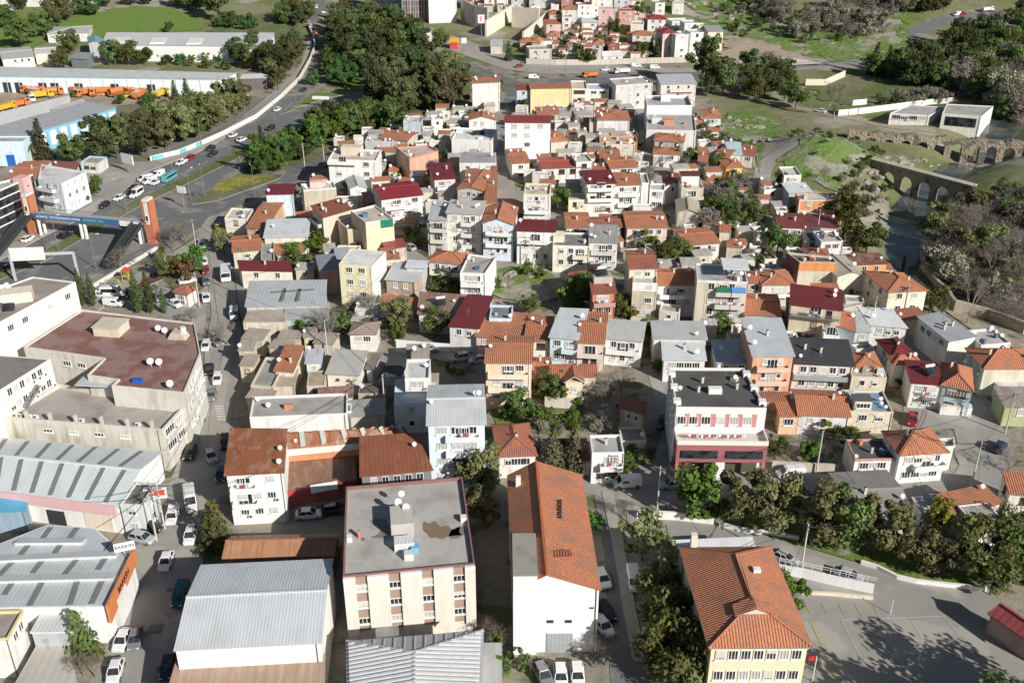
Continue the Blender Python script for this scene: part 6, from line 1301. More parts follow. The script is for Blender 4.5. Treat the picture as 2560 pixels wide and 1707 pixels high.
# depots, top left
X = B('long white factory hall with a grey and white roof above little windows','t00 935,408 t01 110,428 165,315 t00 985,312',7.5,WHITE,'shed',(.62,.62,.61),'factory','factory',rise=.6,win='F',wn=(1,20),wsz=(.9,1.2,1),skip=.1,ac=0,top=4.6,dish=0,chim=0,exact=1,dirt=.1)
for u in (.06, .28, .5, .78): mb = MB(); p, q = X.spot(u, .08), X.spot(u + .1, .5); mb.beam(X.spot(u + .05, .08) + Vector((0, 0, .35)), X.spot(u + .05, .5) + Vector((0, 0, .6)), 6.5, .5); mb.build('roof_light', plain((.74, .74, .72)), X.root)
B('blue gabled entrance wing at the end of the white factory hall','t00 812,392 940,398 970,340 760,345',7,WHITE,'gy',(.22,.36,.46),'factory','factory',rise=1,**Q)
X = B('very long white vehicle depot with pale blue trim and dark panels for open bays','t00 -60,692 2055,722 2165,684 -60,622',7,(.78,.82,.84),'shed',(.56,.57,.56),'depot','depot',rise=.5,**Q,exact=1,dirt=.1)
a, b, e, nn, rz = edge(X); L_ = (b - a).length
mb = MB(); mb.beam(a + nn * .06 + Vector((0, 0, -.5)), b + nn * .06 + Vector((0, 0, -.5)), .12, .5); mb.build('blue_trim', plain((.35, .58, .68)), X.root)
for i in range(1, 19): p = a.lerp(b, i / 19) + nn * .05; bx(X, 'blue_pilaster', (p.x, p.y, X.g + 3.4), (.35, .12, 6.4), rz, plain((.42, .60, .70)))
for i in (1, 2, 4, 5, 7, 10, 13): p = a.lerp(b, (i - .45) / 19 + .02) + nn * .04; bx(X, 'bay_shade_panel', (p.x, p.y, X.g + 2.4), (3.4, .08, 4.2), rz, DKMETAL)  # dark panels on the wall stand in for the shade inside the bays
X = B('pale blue works building with a long grey roof and white window panels','t00 20,1300 1060,985 800,948 -60,1180',7.4,(.24,.48,.62),'shed',(.40,.41,.42),'factory','factory',rise=.4,**Q,exact=1)
a, b, e, nn, rz = edge(X)
for i in range(11): p = a.lerp(b, (i + .5) / 11) + nn * .05; bx(X, 'wall_panel', (p.x, p.y, X.z - 3.6), ((b - a).length / 11 * .6, .1, 4.6), rz, wall((.74, .80, .84)))
X = B('pale blue gatehouse front with lettering at the left edge','t00 -120,1300 205,1300 270,1260 -60,1240',8.0,(.62,.76,.84),'flat',(.4,.41,.42),'factory','factory',**Q)
p = X.c[0].lerp(X.c[1], .56) + Vector((0, -.06, 0)); bx(X, 'blue_door', (p.x, p.y, X.g + 2.2), (2.6, .1, 3.6), 0, plain((.02, .13, .42)))
B('white sheet roofed sheds stepped behind the pale blue works building','t00 -60,1150 500,1010 640,890 -60,1060',6.2,WHITE,'shed',(.70,.70,.68),'shed','shed',rise=.5,**Q,exact=1)
B('grey and white sheet roofed shed beside the works tree','t00 520,1060 830,990 760,920 480,1010',6.2,WHITE,'shed',(.52,.52,.5),'shed','shed',rise=.5,**Q,exact=1)
B('white bungalow with a grey hipped roof on the far lawn','t00 432,312 800,300 770,240 480,245',4.4,WHITE,'hip',(.50,.49,.47),rise=1,win='F',wn=(1,7),dish=0,chim=0)
B('rambling white house with grey roofs at the far left','t00 20,545 310,520 300,450 0,490',4.6,WHITE,'gx',(.50,.49,.47),rise=.7,win='F',wn=(1,4),dish=0,chim=0)
B('plain cream house end beside the rambling white house','t00 320,490 500,480 480,440 320,450',5,CREAM,'gx',(.6,.58,.54),rise=.7,**Q)
B('dark open sided shed below the white factory hall','t00 650,535 800,545 890,485 680,495',4.4,(.2,.24,.24),'shed',(.30,.34,.34),'shed','shed',rise=.3,**Q)
B('white gatehouse with blue eaves at the works entrance','t00 735,1490 900,1500 940,1440 760,1425',3.4,WHITE,'flat',(.42,.35,.28),'gatehouse','gatehouse',win='F',wn=(1,2),dish=0,chim=0,pc=(.4,.6,.68))
B('low maroon roofed shops by the works entrance','t00 470,1545 700,1560 740,1500 470,1490',3.8,WHITE,'shed',(.30,.1,.08),'shop','shop',rise=.3,win='',dish=2,chim=0)
B('open sided white canopy beside the end of the vehicle depot','t01 -140,720 95,715 90,680 -120,690',5,(.15,.13,.12),'shed',(.72,.70,.66),'canopy','canopy',rise=.2,**Q)
# pavilion and aqueducts, right
X = B('white flat roofed pavilion with a dark sheet for its wide opening by the aqueduct','t03 1600,1040 1960,1070 2070,975 1640,955',6,(.74,.72,.66),'flat',(.40,.39,.37),'pavilion','pavilion',**Q,exact=1,par=.3)
a, b, e, nn, rz = edge(X); p = a.lerp(b, .5) + nn * .05; bx(X, 'opening_shade_panel', (p.x, p.y, X.z - 2.6), ((b - a).length * .8, .08, 3.2), atan2(e.y, e.x), GL)  # dark sheet painted in for the shade within the opening
X = B('low white wing with a dark glazed strip beside the pavilion','t03 1120,1040 1480,1060 1630,985 1300,962',4,(.72,.70,.64),'flat',(.44,.42,.40),'pavilion','pavilion',win='F',wn=(1,4),wsz=(3.5,1.6,4),skip=0,dish=0,chim=0,exact=1,par=.3)
wall_run('terrace_wall','t03 640,1065 900,1040 1130,1010 1480,965 1690,950',2.2,.5,wall((.80,.78,.72),.15),'long white terrace wall running up to the pavilion')
SM = ground_mat('old_masonry', (.36, .30, .23), (.25, .21, .165), (.44, .38, .30), .12, 1.3, bump=.8, c4_=(.16, .14, .11))
def aqueduct(label, p0, p1, ztop, th, n, pier, spring, low=None, ruin=0):
    d = (p1 - p0); d.z = 0; L_ = d.length; e = d.normalized(); nv = Vector((-e.y, e.x, 0)) * th / 2; t = thing('aqueduct', label, 'aqueduct', (*((p0 + p1) / 2).xy, 0)); mb = MB(); bay = L_ / n; r = (bay - pier) / 2; rn = random.Random(n)
    K = 10
    zt0 = ztop
    for b_ in range(n):
        xs = [0, pier / 2] + [pier / 2 + 2 * r * (1 - cos(pi * i / K)) / 2 for i in range(1, K)] + [bay - pier / 2, bay]
        for i in range(len(xs) - 1):
            x0, x1 = b_ * bay + xs[i], b_ * bay + xs[i + 1]
            if ruin: ztop = zt0 - .7 * abs(sin((b_ * bay + xs[i]) * .3)) - rn.uniform(0, .12)
            solid = i == 0 or i == len(xs) - 2
            def zl(x):
                c_ = b_ * bay + bay / 2; return spring + sqrt(max(0, r * r - (x - c_) ** 2)) if not solid else None
            A, Bq = p0 + e * x0, p0 + e * x1; ga, gb = T(A.x, A.y) - 1.5, T(Bq.x, Bq.y) - 1.5
            for za, zb, ta, tb in ([(ga, gb, ztop, ztop)] if solid else [(max(zl(x0), ga), max(zl(x1), gb), ztop, ztop)] + ([(ga, gb, max(ga, low), max(gb, low))] if low else [])):
                if min(ta - za, tb - zb) < .05: continue
                mb.hexa([Vector((*(A - nv).xy, za)), Vector((*(Bq - nv).xy, zb)), Vector((*(Bq + nv).xy, zb)), Vector((*(A + nv).xy, za)), Vector((*(A - nv).xy, ta)), Vector((*(Bq - nv).xy, tb)), Vector((*(Bq + nv).xy, tb)), Vector((*(A + nv).xy, ta))])
    mb.build('arcade', SM, t); mb = MB()
    if ruin: return t
    mb.beam(p0 + Vector((0, 0, ztop - p0.z + .12)), Vector((p1.x, p1.y, ztop + .12)), th + .5, .3); mb.build('coping', wall((.50, .45, .37), .6), t)
    return t
q0 = G(3, 900, 1480); zt_ = q0.z + 1.2; aqueduct('near aqueduct of tall slender arches crossing the stream', q0, atz(*px(13, 1900, 140), zt_), zt_, 2.2, 6, 1.5, zt_ - 4.6, zt_ - 8.2)
q0 = G(3, 760, 1215); zt_ = q0.z + 3.2; p0_ = atz(*px(3, 740, 1185), zt_); p1_ = atz(*px(3, 2480, 1300), zt_)
aqueduct('far aqueduct, a thick ruined masonry wall with small arches', p0_, p1_, zt_, 3.2, 11, 2.2, zt_ - 4.0, zt_ - 8.6, 1)

# ------------------------------------------------------------------ footbridge, gantry, signs, lamps, poles
ZB = 5.6; p, q = atz(*px(10, 340, 400), ZB), atz(*px(10, 1320, 480), ZB)
t = thing('footbridge', 'grey footbridge over the highway with a blue banner and brick lift towers', 'footbridge', (*((p + q) / 2).xy, 0)); e = (q - p).normalized(); nn = Vector((e.y, -e.x, 0))
mb = MB(); mb.beam(p, q, 3.2, .6); mb.build('deck', wall((.42, .42, .42)), t); mb = MB()
for s in (-1.5, 1.5):
    for z in (.9, 1.3): mb.beam(p + nn * s + Vector((0, 0, z)), q + nn * s + Vector((0, 0, z)), .07, .07)
    for i in range(40): c_ = p.lerp(q, i / 39) + nn * s; mb.beam(c_ + Vector((0, 0, .3)), c_ + Vector((0, 0, 1.3)), .06, .06)
mb.build('railing', STEEL, t); mb = MB(); mb.beam(p + nn * 1.68 + Vector((0, 0, .1)), p.lerp(q, .8) + nn * 1.68 + Vector((0, 0, .1)), .08, 1.5); mb.build('banner', plain((.05, .14, .31), .5), t)
mb = MB(); mb.beam(p.lerp(q, .81) + nn * 1.68 + Vector((0, 0, .1)), p.lerp(q, .98) + nn * 1.68 + Vector((0, 0, .1)), .08, 1.4); mb.build('banner', FRAME_W, t)
rz = atan2(e.y, e.x); c_ = p.lerp(q, .24) + nn * 1.74 + Vector((0, 0, .1)); letters('KÖRFEZ TEMİZLENENE KADAR', c_, (pi / 2, 0, rz), .9, FRAME_W, t)
c_ = p.lerp(q, .57) + nn * 1.74 + Vector((0, 0, .1)); letters('DURMAK YOK', c_, (pi / 2, 0, rz), .9, plain((.2, .55, .25)), t)
for u, n_ in ((.02, 1), (.41, 1), (.45, 1), (.96, 1)):
    for s in ((-.9, .9) if u < .1 or u > .9 else (.6,)): c_ = p.lerp(q, u) + nn * s; mb = MB(); mb.tube((c_.x, c_.y, T(c_.x, c_.y) - .2), (c_.x, c_.y, ZB - .28), .42, n=12); mb.build('pier', wall((.72, .71, .69), .2), t)
BR = wall((.48, .17, .09), .2)
for c_, hh in ((q + e * 1.7 - nn * .6, 11.5), (p - e * 2.2 + nn * -.6, 10.5)):
    g = T(c_.x, c_.y); bx(t, 'lift_tower', (c_.x, c_.y, g + hh / 2), (2.3, 2.6, hh), rz, BR)
    mb = MB(); mb.box((c_.x, c_.y, g + hh + .2), (1.5, 2.8, .7), rz); c2 = c_ + nn * 1.35; mb.box((c2.x, c2.y, g + hh * .72), (1.0, .2, hh * .5), rz); mb.build('tower_trim', wall((.74, .70, .66)), t)
    c2 = c_ + nn * 1.48; add_window(t, (c2.x, c2.y, ZB + 1.6), rz, .9, 1.6, 1)
for a, b in ((atz(*px(10, 1265, 500), ZB), G(10, 985, 900)), (atz(*px(10, 255, 420), ZB), G(10, -60, 800))):
    mb = MB(); mb.beam(a, b, 2.6, .5); d = (b - a); n2 = Vector((-d.y, d.x, 0)).normalized() * 1.3
    for s in (-1, 1): mb.beam(a + n2 * s + Vector((0, 0, .7)), b + n2 * s + Vector((0, 0, .7)), .12, .9)
    mb.build('escalator', plain((.045, .047, .05), .5), t)
# gantry
ZG = 6.5; a, b = G(10, 145, 1010), G(10, 722, 985); t = thing('sign_gantry', 'grey road gantry over the highway carrying a white board', 'gantry', (a + b) / 2); mb = MB()
for c_ in (a, b): mb.beam(c_, c_ + Vector((0, 0, ZG)), .5, .5)
mb.beam(a + Vector((0, 0, ZG)), b + Vector((0, 0, ZG)), .5, .6); mb.build('frame', plain((.52, .53, .54), .5), t)
c0, c1 = a.lerp(b, .02) + Vector((0, -.4, ZG + .3)), a.lerp(b, .56) + Vector((0, -.4, ZG + .3)); mb = MB(); mb.beam(c0, c1, .2, 3.2); mb.build('board', FRAME_W, t)
def signpost(label, tl, x, y, h, w, hb, name='billboard', rz=0, txt=None, col=None):
    g = G(tl, x, y); t = thing(name, label, 'billboard', g); mb = MB(); mb.tube(g, g + Vector((0, 0, h)), .18, .14, 8); mb.build('post', STEEL, t)
    bx(t, 'panel', (g.x, g.y, g.z + h + hb / 2), (w, .3, hb), rz, FRAME_W)
    if txt: letters(txt, (g.x, g.y - .2, g.z + h + hb / 2), (pi / 2, 0, rz), hb * .75, plain((.55, .02, .03)), t)
    return t
signpost('white billboard on a single post beside the grass island', 10, 1688, 335, 4.2, 2.8, 1.9, rz=-.4)
signpost('tall white roadside pylon with a red E at its top', 1, 2070, 430, 11, 3.2, 4, txt='E', name='sign_pylon')
signpost('square white panel on a post in the upper grass triangle', 1, 600, 985, 3.0, 6.5, 1.2, rz=-.1)
signpost('white panel board on a steel post by the hillside road', 3, 820, 1075, 4.5, 6, 2, rz=.3)
signpost('grey billboard with its back to the town near the works entrance', 0, 1190, 1590, 3, 5.5, 3, rz=-.6)
signpost('small white junction sign on a mast behind the grove', 1, 1912, 520, 6, 2.5, 2.5)
a = MB(); a.tube((0, 0, 0), (0, 0, 9), .11, .06, 6); a.beam((0, 0, 8.9), (1.6, 0, 9.2), .07, .07); LP1 = proto(a, 'pole', [STEEL])
a = MB(); a.box((1.9, 0, 9.2), (.8, .25, .14)); LP2 = proto(a, 'lamp_head', [FRAME_W])
LAMPS = [(10, 885, 905, 0, 'in front of the low park wall'), (10, 1750, 270, 1, 'right of the white billboard'), (10, 1880, 240, 2, 'at the tip of the flower island'), (10, 1160, 370, 3, 'on the median beyond the footbridge'), (10, 540, 740, 1, 'on the median before the footbridge'), (0, 1850, 1340, 0, 'by the works boundary wall'), (0, 2260, 1110, 0, 'by the upper boundary wall'), (0, 1580, 1560, 1, 'beside the red car on the highway'), (1, 185, 1190, 2, 'where the ramp meets the side road'), (10, 2340, 240, 2, 'on the flower island'), (2, 345, 690, 0, 'at the far junction'), (2, 490, 690, 0, 'on the far highway edge'), (2, 1230, 690, 0, 'by the far white vans'), (1, 1820, 610, 0, 'at the far junction grass'), (3, 520, 1215, 1, 'on the hillside path'), (3, 380, 1080, 1, 'by the dirt track')]
lamp = None
for tl, x, y, r, lb in LAMPS:
    g = G(tl, x, y); t = thing('street_lamp', 'tall grey street lamp standing ' + lb, 'street lamp', g, 'street lamps', rz=r); part(t, 'pole', LP1, (0, 0, 0)); part(t, 'lamp_head', LP2, (0, 0, 0))
a = MB(); a.tube((0, 0, 0), (0, 0, 8.5), .15, .1, 7); UP1 = proto(a, 'pole', [wall((.55, .53, .48))])
a = MB(); a.box((0, 0, 8.1), (1.7, .1, .12)); a.box((0, 0, 7.5), (1.2, .1, .1))
for x in (-.75, -.35, .35, .75): a.tube((x, 0, 8.15), (x, 0, 8.4), .05)
UP2 = proto(a, 'crossarm', [STEEL])
POLES = [(30, 1440, 262, 'beside the black parked car'), (30, 1515, 155, 'behind the black parked car'), (23, 2175, 848, 'by the olive green house'), (23, 1865, 1320, 'on the square below the corner house'), (23, 440, 1220, 'by the rough beige wall'), (22, 1330, 1560, 'beside the silver car'), (11, 1590, 780, 'at the corner of the grey balcony apartments'), (12, 195, 910, 'in front of the maroon canopy house'), (13, 940, 1490, 'by the smooth white roof'), (13, 1235, 1380, 'behind the smooth white roof'), (21, 1185, 680, 'behind the long rusty workshop'), (10, 1835, 1255, 'by the red roofed kiosk'), (10, 1805, 740, 'beside the street trees'), (1, 1535, 1300, 'by the grey blue tower house'), (1, 630, 1530, 'left of the stacked beige terraces'), (1, 450, 1560, 'at the bright green trees'), (23, 1205, 1195, 'between the low black roof and the corner house'), (21, 660, 160, 'beside the cream workshop'), (33, 300, 545, 'at the top of the school ramp'), (13, 440, 650, 'by the dark brown roof')]
for tl, x, y, lb in POLES:
    g = G(tl, x, y); t = thing('utility_pole', 'pale concrete utility pole ' + lb, 'utility pole', g, 'utility poles', rz=R.uniform(0, 3)); part(t, 'pole', UP1, (0, 0, 0)); part(t, 'crossarm', UP2, (0, 0, 0))
def cable(tl0, x0, y0, tl1, x1, y1, lb, h0=8.2, h1=8.2):
    a, b = G(tl0, x0, y0) + Vector((0, 0, h0)), G(tl1, x1, y1) + Vector((0, 0, h1)); mb = MB(); prev = None
    for i in range(13):
        u = i / 12; p = a.lerp(b, u); p.z -= 4 * u * (1 - u) * 1.0
        if prev: mb.tube(prev, p, .035, n=4, cap=False)
        prev = p
    tag(mb.build('power_cable', DKMETAL, None, (a + b) / 2, uv=False), lb, 'cable')
cable(23, 2175, 848, 23, 1865, 1320, 'black power cable sagging across the square on the right'); cable(23, 1865, 1320, 23, 1205, 1195, 'black power cable running along the white corner house'); cable(22, 1330, 1560, 23, 440, 1220, 'black power cable passing above the tall green trees'); cable(23, 1205, 1195, 23, 440, 1220, 'black power cable above the low black roof')
g = G(33, 405, 1560); t = thing('flagpole', 'white flagpole with a small red flag beside the school', 'flagpole', g); mb = MB(); mb.tube(g, g + Vector((0, 0, 4.4)), .06); mb.build('pole', FRAME_W, t)
mb = MB()
for i in range(6): x0, x1 = -.05 - .16 * i, -.05 - .16 * (i + 1); y0, y1 = .08 * sin(i), .08 * sin(i + 1); mb.poly([(g.x + x1, g.y + y1, g.z + 3.7), (g.x + x0, g.y + y0, g.z + 3.7), (g.x + x0, g.y + y0, g.z + 4.35), (g.x + x1, g.y + y1, g.z + 4.35)])
mb.build('flag', plain((.60, .015, .02), .8, name='flag_cloth'), t)
for x, y, lb in ((1375, 1375, 'short white net post at the lower corner of the court'), (1120, 938, 'white net post with a dark top at the upper corner of the court')):
    g = G(33, x, y); mb = MB(); mb.tube((0, 0, 0), (.05, 0, 2.6), .055, .05, 8); mb.box((0, 0, .03), (.35, .35, .06)); o = mb.build('net_post', FRAME_W, uv=False); o.location = g; tag(o, lb, 'post')
# playground
g = G(10, 1040, 1085); t = thing('swing', 'yellow A-frame swing in the little playground', 'swing', g); YP = plain((.62, .46, .05), .5)
mb = MB()
for s in (-1.6, 1.6):
    for d in (-.9, .9): mb.tube((g.x + s, g.y + d, g.z), (g.x + s, g.y, g.z + 2.4), .07)
mb.tube((g.x - 1.6, g.y, g.z + 2.4), (g.x + 1.6, g.y, g.z + 2.4), .07); mb.build('frame', YP, t)
for s in (-.6, .6): mb = MB(); mb.box((g.x + s, g.y, g.z + .6), (.5, .2, .06)); mb.tube((g.x + s - .2, g.y, g.z + .6), (g.x + s - .2, g.y, g.z + 2.4), .015); mb.tube((g.x + s + .2, g.y, g.z + .6), (g.x + s + .2, g.y, g.z + 2.4), .015); mb.build('seat', DKMETAL, t)
g = G(10, 1170, 1010); t = thing('climbing_frame', 'yellow and green climbing frame with a red roof and slide', 'play frame', g); mb = MB()
for s in (-.8, .8):
    for d in (-.8, .8): mb.tube((g.x + s, g.y + d, g.z), (g.x + s, g.y + d, g.z + 2.8), .08)
mb.box((g.x, g.y, g.z + 1.3), (1.7, 1.7, .1)); mb.build('post_frame', YP, t); bx(t, 'roof', (g.x, g.y, g.z + 3.1), (2.1, 2.1, .8), 0, plain((.5, .07, .03)), (.15, .15))
mb = MB(); mb.beam((g.x - .9, g.y, g.z + 1.35), (g.x - 2.8, g.y - .8, g.z + .2), .7, .12); mb.build('slide', plain((.05, .4, .12)), t)
for q in ((11, 1590, 780, 12, 195, 910, 'black power cable in front of the white apartment row'), (13, 940, 1490, 13, 1235, 1380, 'black power cable over the smooth white roof'), (10, 1805, 740, 10, 1835, 1255, 'black power cable along the street trees'), (21, 1185, 680, 21, 660, 160, 'black power cable over the long rusty workshop'), (13, 440, 650, 13, 940, 1490, 'black power cable over the maroon top terrace'), (30, 1440, 262, 20, 1900, 900, 'black power cable crossing the shaded street')): cable(*q)
# ------------------------------------------------------------------ vehicles
TYRE = plain((.02, .02, .021), .9, name='tyre'); HUB = plain((.35, .36, .37), .4, .6, name='hub'); LAMPW = plain((.7, .7, .68), .2, name='lamp_glass'); LAMPR = plain((.35, .02, .02), .3, name='tail_glass')
a = MB()
for s in (-1, 1): a.tube((0, -.11, 0), (0, .11, 0), .32, .32, 14, 0)
a.tube((0, -.111, 0), (0, -.125, 0), .19, .17, 10, 1); a.tube((0, .111, 0), (0, .125, 0), .19, .17, 10, 1)
WHEEL = proto(a, 'wheel', [TYRE, HUB])
a = MB(); a.box((0, 0, 0), (.1, .36, .17)); HL = proto(a, 'headlight', [LAMPW]); a = MB(); a.box((0, 0, 0), (.08, .3, .2)); TL = proto(a, 'tail_light', [LAMPR])
def loft(mb, secs, mi=0):
    prev = None
    for x, hw, zl, zt in secs:
        c = min(.14, hw * .3); r = [(x, -hw + .04, zl), (x, hw - .04, zl), (x, hw, zl + .2), (x, hw, zt - c), (x, hw - c, zt), (x, -hw + c, zt), (x, -hw, zt - c), (x, -hw, zl + .2)]
        if prev is None: mb.poly(r[::-1], mi)
        else:
            for i in range(8): j = (i + 1) % 8; mb.poly([prev[i], r[i], r[j], prev[j]][::-1], mi)
        prev = r
    mb.poly(prev, mi)
def cabin(bx0, bx1, tx0, tx1, z0, z1, w0, w1):
    gm = MB(); gm.hexa([(bx0, -w0, z0), (bx1, -w0, z0), (bx1, w0, z0), (bx0, w0, z0), (tx0, -w1, z1), (tx1, -w1, z1), (tx1, w1, z1), (tx0, w1, z1)])
    rm = MB(); rm.box(((tx0 + tx1) / 2, 0, z1 + .02), (tx1 - tx0 + .06, 2 * w1 + .04, .08), 0, 0, (.94, .9))
    for s in (-1, 1):
        for p, q in (((bx0, s * w0, z0), (tx0, s * w1, z1)), ((bx1, s * w0, z0), (tx1, s * w1, z1)), ((bx0 * .45 + bx1 * .55, s * (w0 + .01), z0), (tx0 * .5 + tx1 * .5, s * (w1 + .01), z1))): rm.beam(p, q, .09, .07)
    return gm, rm
CARS = {}
def car_parts(k, c):
    if (k, c) in CARS: return CARS[(k, c)]
    b = MB(); P_ = []
    if k in ('car', 'hatch', 'suv'):
        u = .14 if k == 'suv' else 0
        tail = [(-2.12, .68, .38, .80), (-1.98, .82, .24, .92)] if k == 'car' else [(-1.98, .74, .36, .86), (-1.88, .84, .24, .95)]
        loft(b, [(x, w, z + u * .6, t + u) for x, w, z, t in tail + [(-1.2, .87, .2, .94), (0, .88, .2, .93), (1.1, .87, .2, .90), (1.85, .81, .22, .78), (2.06, .66, .36, .64)]])
        gm, rm = cabin(*((-1.7, 1.05, -1.1, .32) if k == 'car' else (-1.86, 1.05, -1.5, .35)), .90 + u, 1.42 + u * 1.6, .79, .62); wx, wz, hx, tx = 1.28, .32, 1.98, (-2.07 if k == 'car' else -1.93); hz, hy = .66 + u, .56
    elif k in ('van', 'minibus'):
        l = 2.3 if k == 'van' else 2.9; h = 1.85 if k == 'van' else 2.3
        loft(b, [(-l, .80, .4, h - .06), (-l + .12, .88, .25, h), (.9, .88, .22, h), (1.05, .88, .22, h - .05), (1.62, .87, .22, 1.12), (l - .25, .82, .24, .92), (l, .68, .38, .72)])
        gm = MB(); x0 = -l + .35 if k == 'minibus' else -.1
        for s in (-1, 1):
            y0, y1 = s * .875, s * .895; gm.hexa([(x0, min(y0, y1), 1.12), (1.1, min(y0, y1), 1.12), (1.1, max(y0, y1), 1.12), (x0, max(y0, y1), 1.12), (x0, min(y0, y1), h - .3), (.85, min(y0, y1), h - .3), (.85, max(y0, y1), h - .3), (x0, max(y0, y1), h - .3)])
        gm.hexa([(1.08, -.76, h - .12), (1.6, -.78, 1.14), (1.6, .78, 1.14), (1.08, .76, h - .12), (1.13, -.76, h - .1), (1.66, -.78, 1.16), (1.66, .78, 1.16), (1.13, .76, h - .1)]); gm.box((-l - .01, 0, h - .55), (.04, 1.4, .6))
        rm = MB(); rm.box((-.5, 0, h + .03), (2.6, 1.3, .06)); wx, wz, hx, tx = l - .75, .34, l - .05, -l - .02; hz, hy = .78, .6
    elif k == 'pickup':
        loft(b, [(-2.3, .8, .4, .9), (-2.2, .86, .3, .98), (-.3, .87, .28, .98), (1.2, .87, .26, .98), (1.95, .82, .28, .88), (2.25, .7, .4, .72)])
        gm, rm = cabin(-.35, 1.25, -.2, .65, .96, 1.55, .8, .66); rm.box((-1.35, .0, 1.0), (1.8, 1.6, .06)); 
        for s in (-1, 1): rm.box((-1.35, s * .82, 1.12), (1.9, .07, .32))
        wx, wz, hx, tx = 1.35, .36, 2.15, -2.3; hz, hy = .72, .58
    else:                                   # lorry or bus
        bus = k == 'bus'
        if bus: loft(b, [(-4.8, 1.15, .5, 2.9), (-4.6, 1.22, .4, 3.0), (4.5, 1.22, .4, 3.0), (4.8, 1.15, .5, 2.8)])
        else: loft(b, [(1.7, 1.1, .6, 2.5), (1.8, 1.15, .5, 2.6), (3.1, 1.15, .5, 2.55), (3.45, 1.1, .5, 1.4)])
        gm = MB(); rm = MB()
        if bus:
            for s in (-1, 1): gm.box((-.1, s * 1.22, 2.05), (8.8, .05, .9))
            gm.box((4.78, 0, 1.95), (.12, 2.0, 1.3)); rm.box((0, 0, 3.04), (4, 1.6, .12))
        else:
            for s in (-1, 1): gm.box((2.6, s * 1.15, 1.95), (.9, .04, .6))
            gm.hexa([(3.1, -1, 2.4), (3.44, -1, 1.5), (3.44, 1, 1.5), (3.1, 1, 2.4), (3.18, -1, 2.42), (3.52, -1, 1.52), (3.52, 1, 1.52), (3.18, 1, 2.42)])
            rm.box((-.9, 0, .75), (5.0, 1.0, .3)); rm.box((-1, 0, 1.65), (4.7, 2.3, 1.4), 0, 0, (1, 1)) if k == 'truck' else rm.tube((-3.2, 0, 1.9), (1.3, 0, 1.9), 1.0, n=14)
        wx, wz, hx, tx = 3.0 if bus else 2.3, .48, 4.8 if bus else 3.45, -4.83 if bus else -3.4; hz, hy = .9, .9
    CARS[(k, c)] = (proto(b, 'body', [paint(c)]), proto(gm, 'windows', [GL]), proto(rm, 'roof', [paint(c)]), wx, wz, hx, tx, hz, hy)
    return CARS[(k, c)]
def vehicle(k, c, tl, x, y, x2, y2, label, name='parked_car', group=None, s=1.0):
    g, f = G(tl, x, y), G(tl, x2, y2); rz = atan2(f.y - g.y, f.x - g.x); body, gl, roof, wx, wz, hx, tx, hz, hy = car_parts(k, c)
    d = Vector((cos(rz), sin(rz), 0)) * 1.3; dz = T(*(g + d).xy) - T(*(g - d).xy)
    cat = {'van': 'van', 'minibus': 'minibus', 'pickup': 'pickup', 'truck': 'truck', 'tanker': 'truck', 'bus': 'bus'}.get(k, 'car')
    name = {'car': name, 'hatch': name, 'suv': name}.get(k, cat)
    t = thing(name, label, cat, (g.x, g.y, g.z + .1), group, rz); t.rotation_euler[1] = -atan2(dz, 2.6); t.scale = (s,) * 3
    part(t, 'body', body, (0, 0, 0)); part(t, 'windows', gl, (0, 0, 0)); part(t, 'roof', roof, (0, 0, 0))
    W_ = .78 if cat != 'truck' and cat != 'bus' else 1.05; ws = wz / .32
    for sx in (-1, 1):
        for sy in (-1, 1): part(t, 'wheel', WHEEL, (sx * wx, sy * W_, wz), 0, (ws,) * 3)
    for sy in (-1, 1): part(t, 'headlight', HL, (hx, sy * hy, hz)); part(t, 'tail_light', TL, (tx, sy * hy, hz + .1))
    return t
cW, cS, cG, cB, cD, cR, cT, cO, cY = (.78, .78, .77), (.42, .43, .44), (.20, .205, .21), (.02, .02, .022), (.03, .04, .08), (.30, .02, .025), (.01, .10, .11), (.60, .20, .06), (.62, .40, .03)
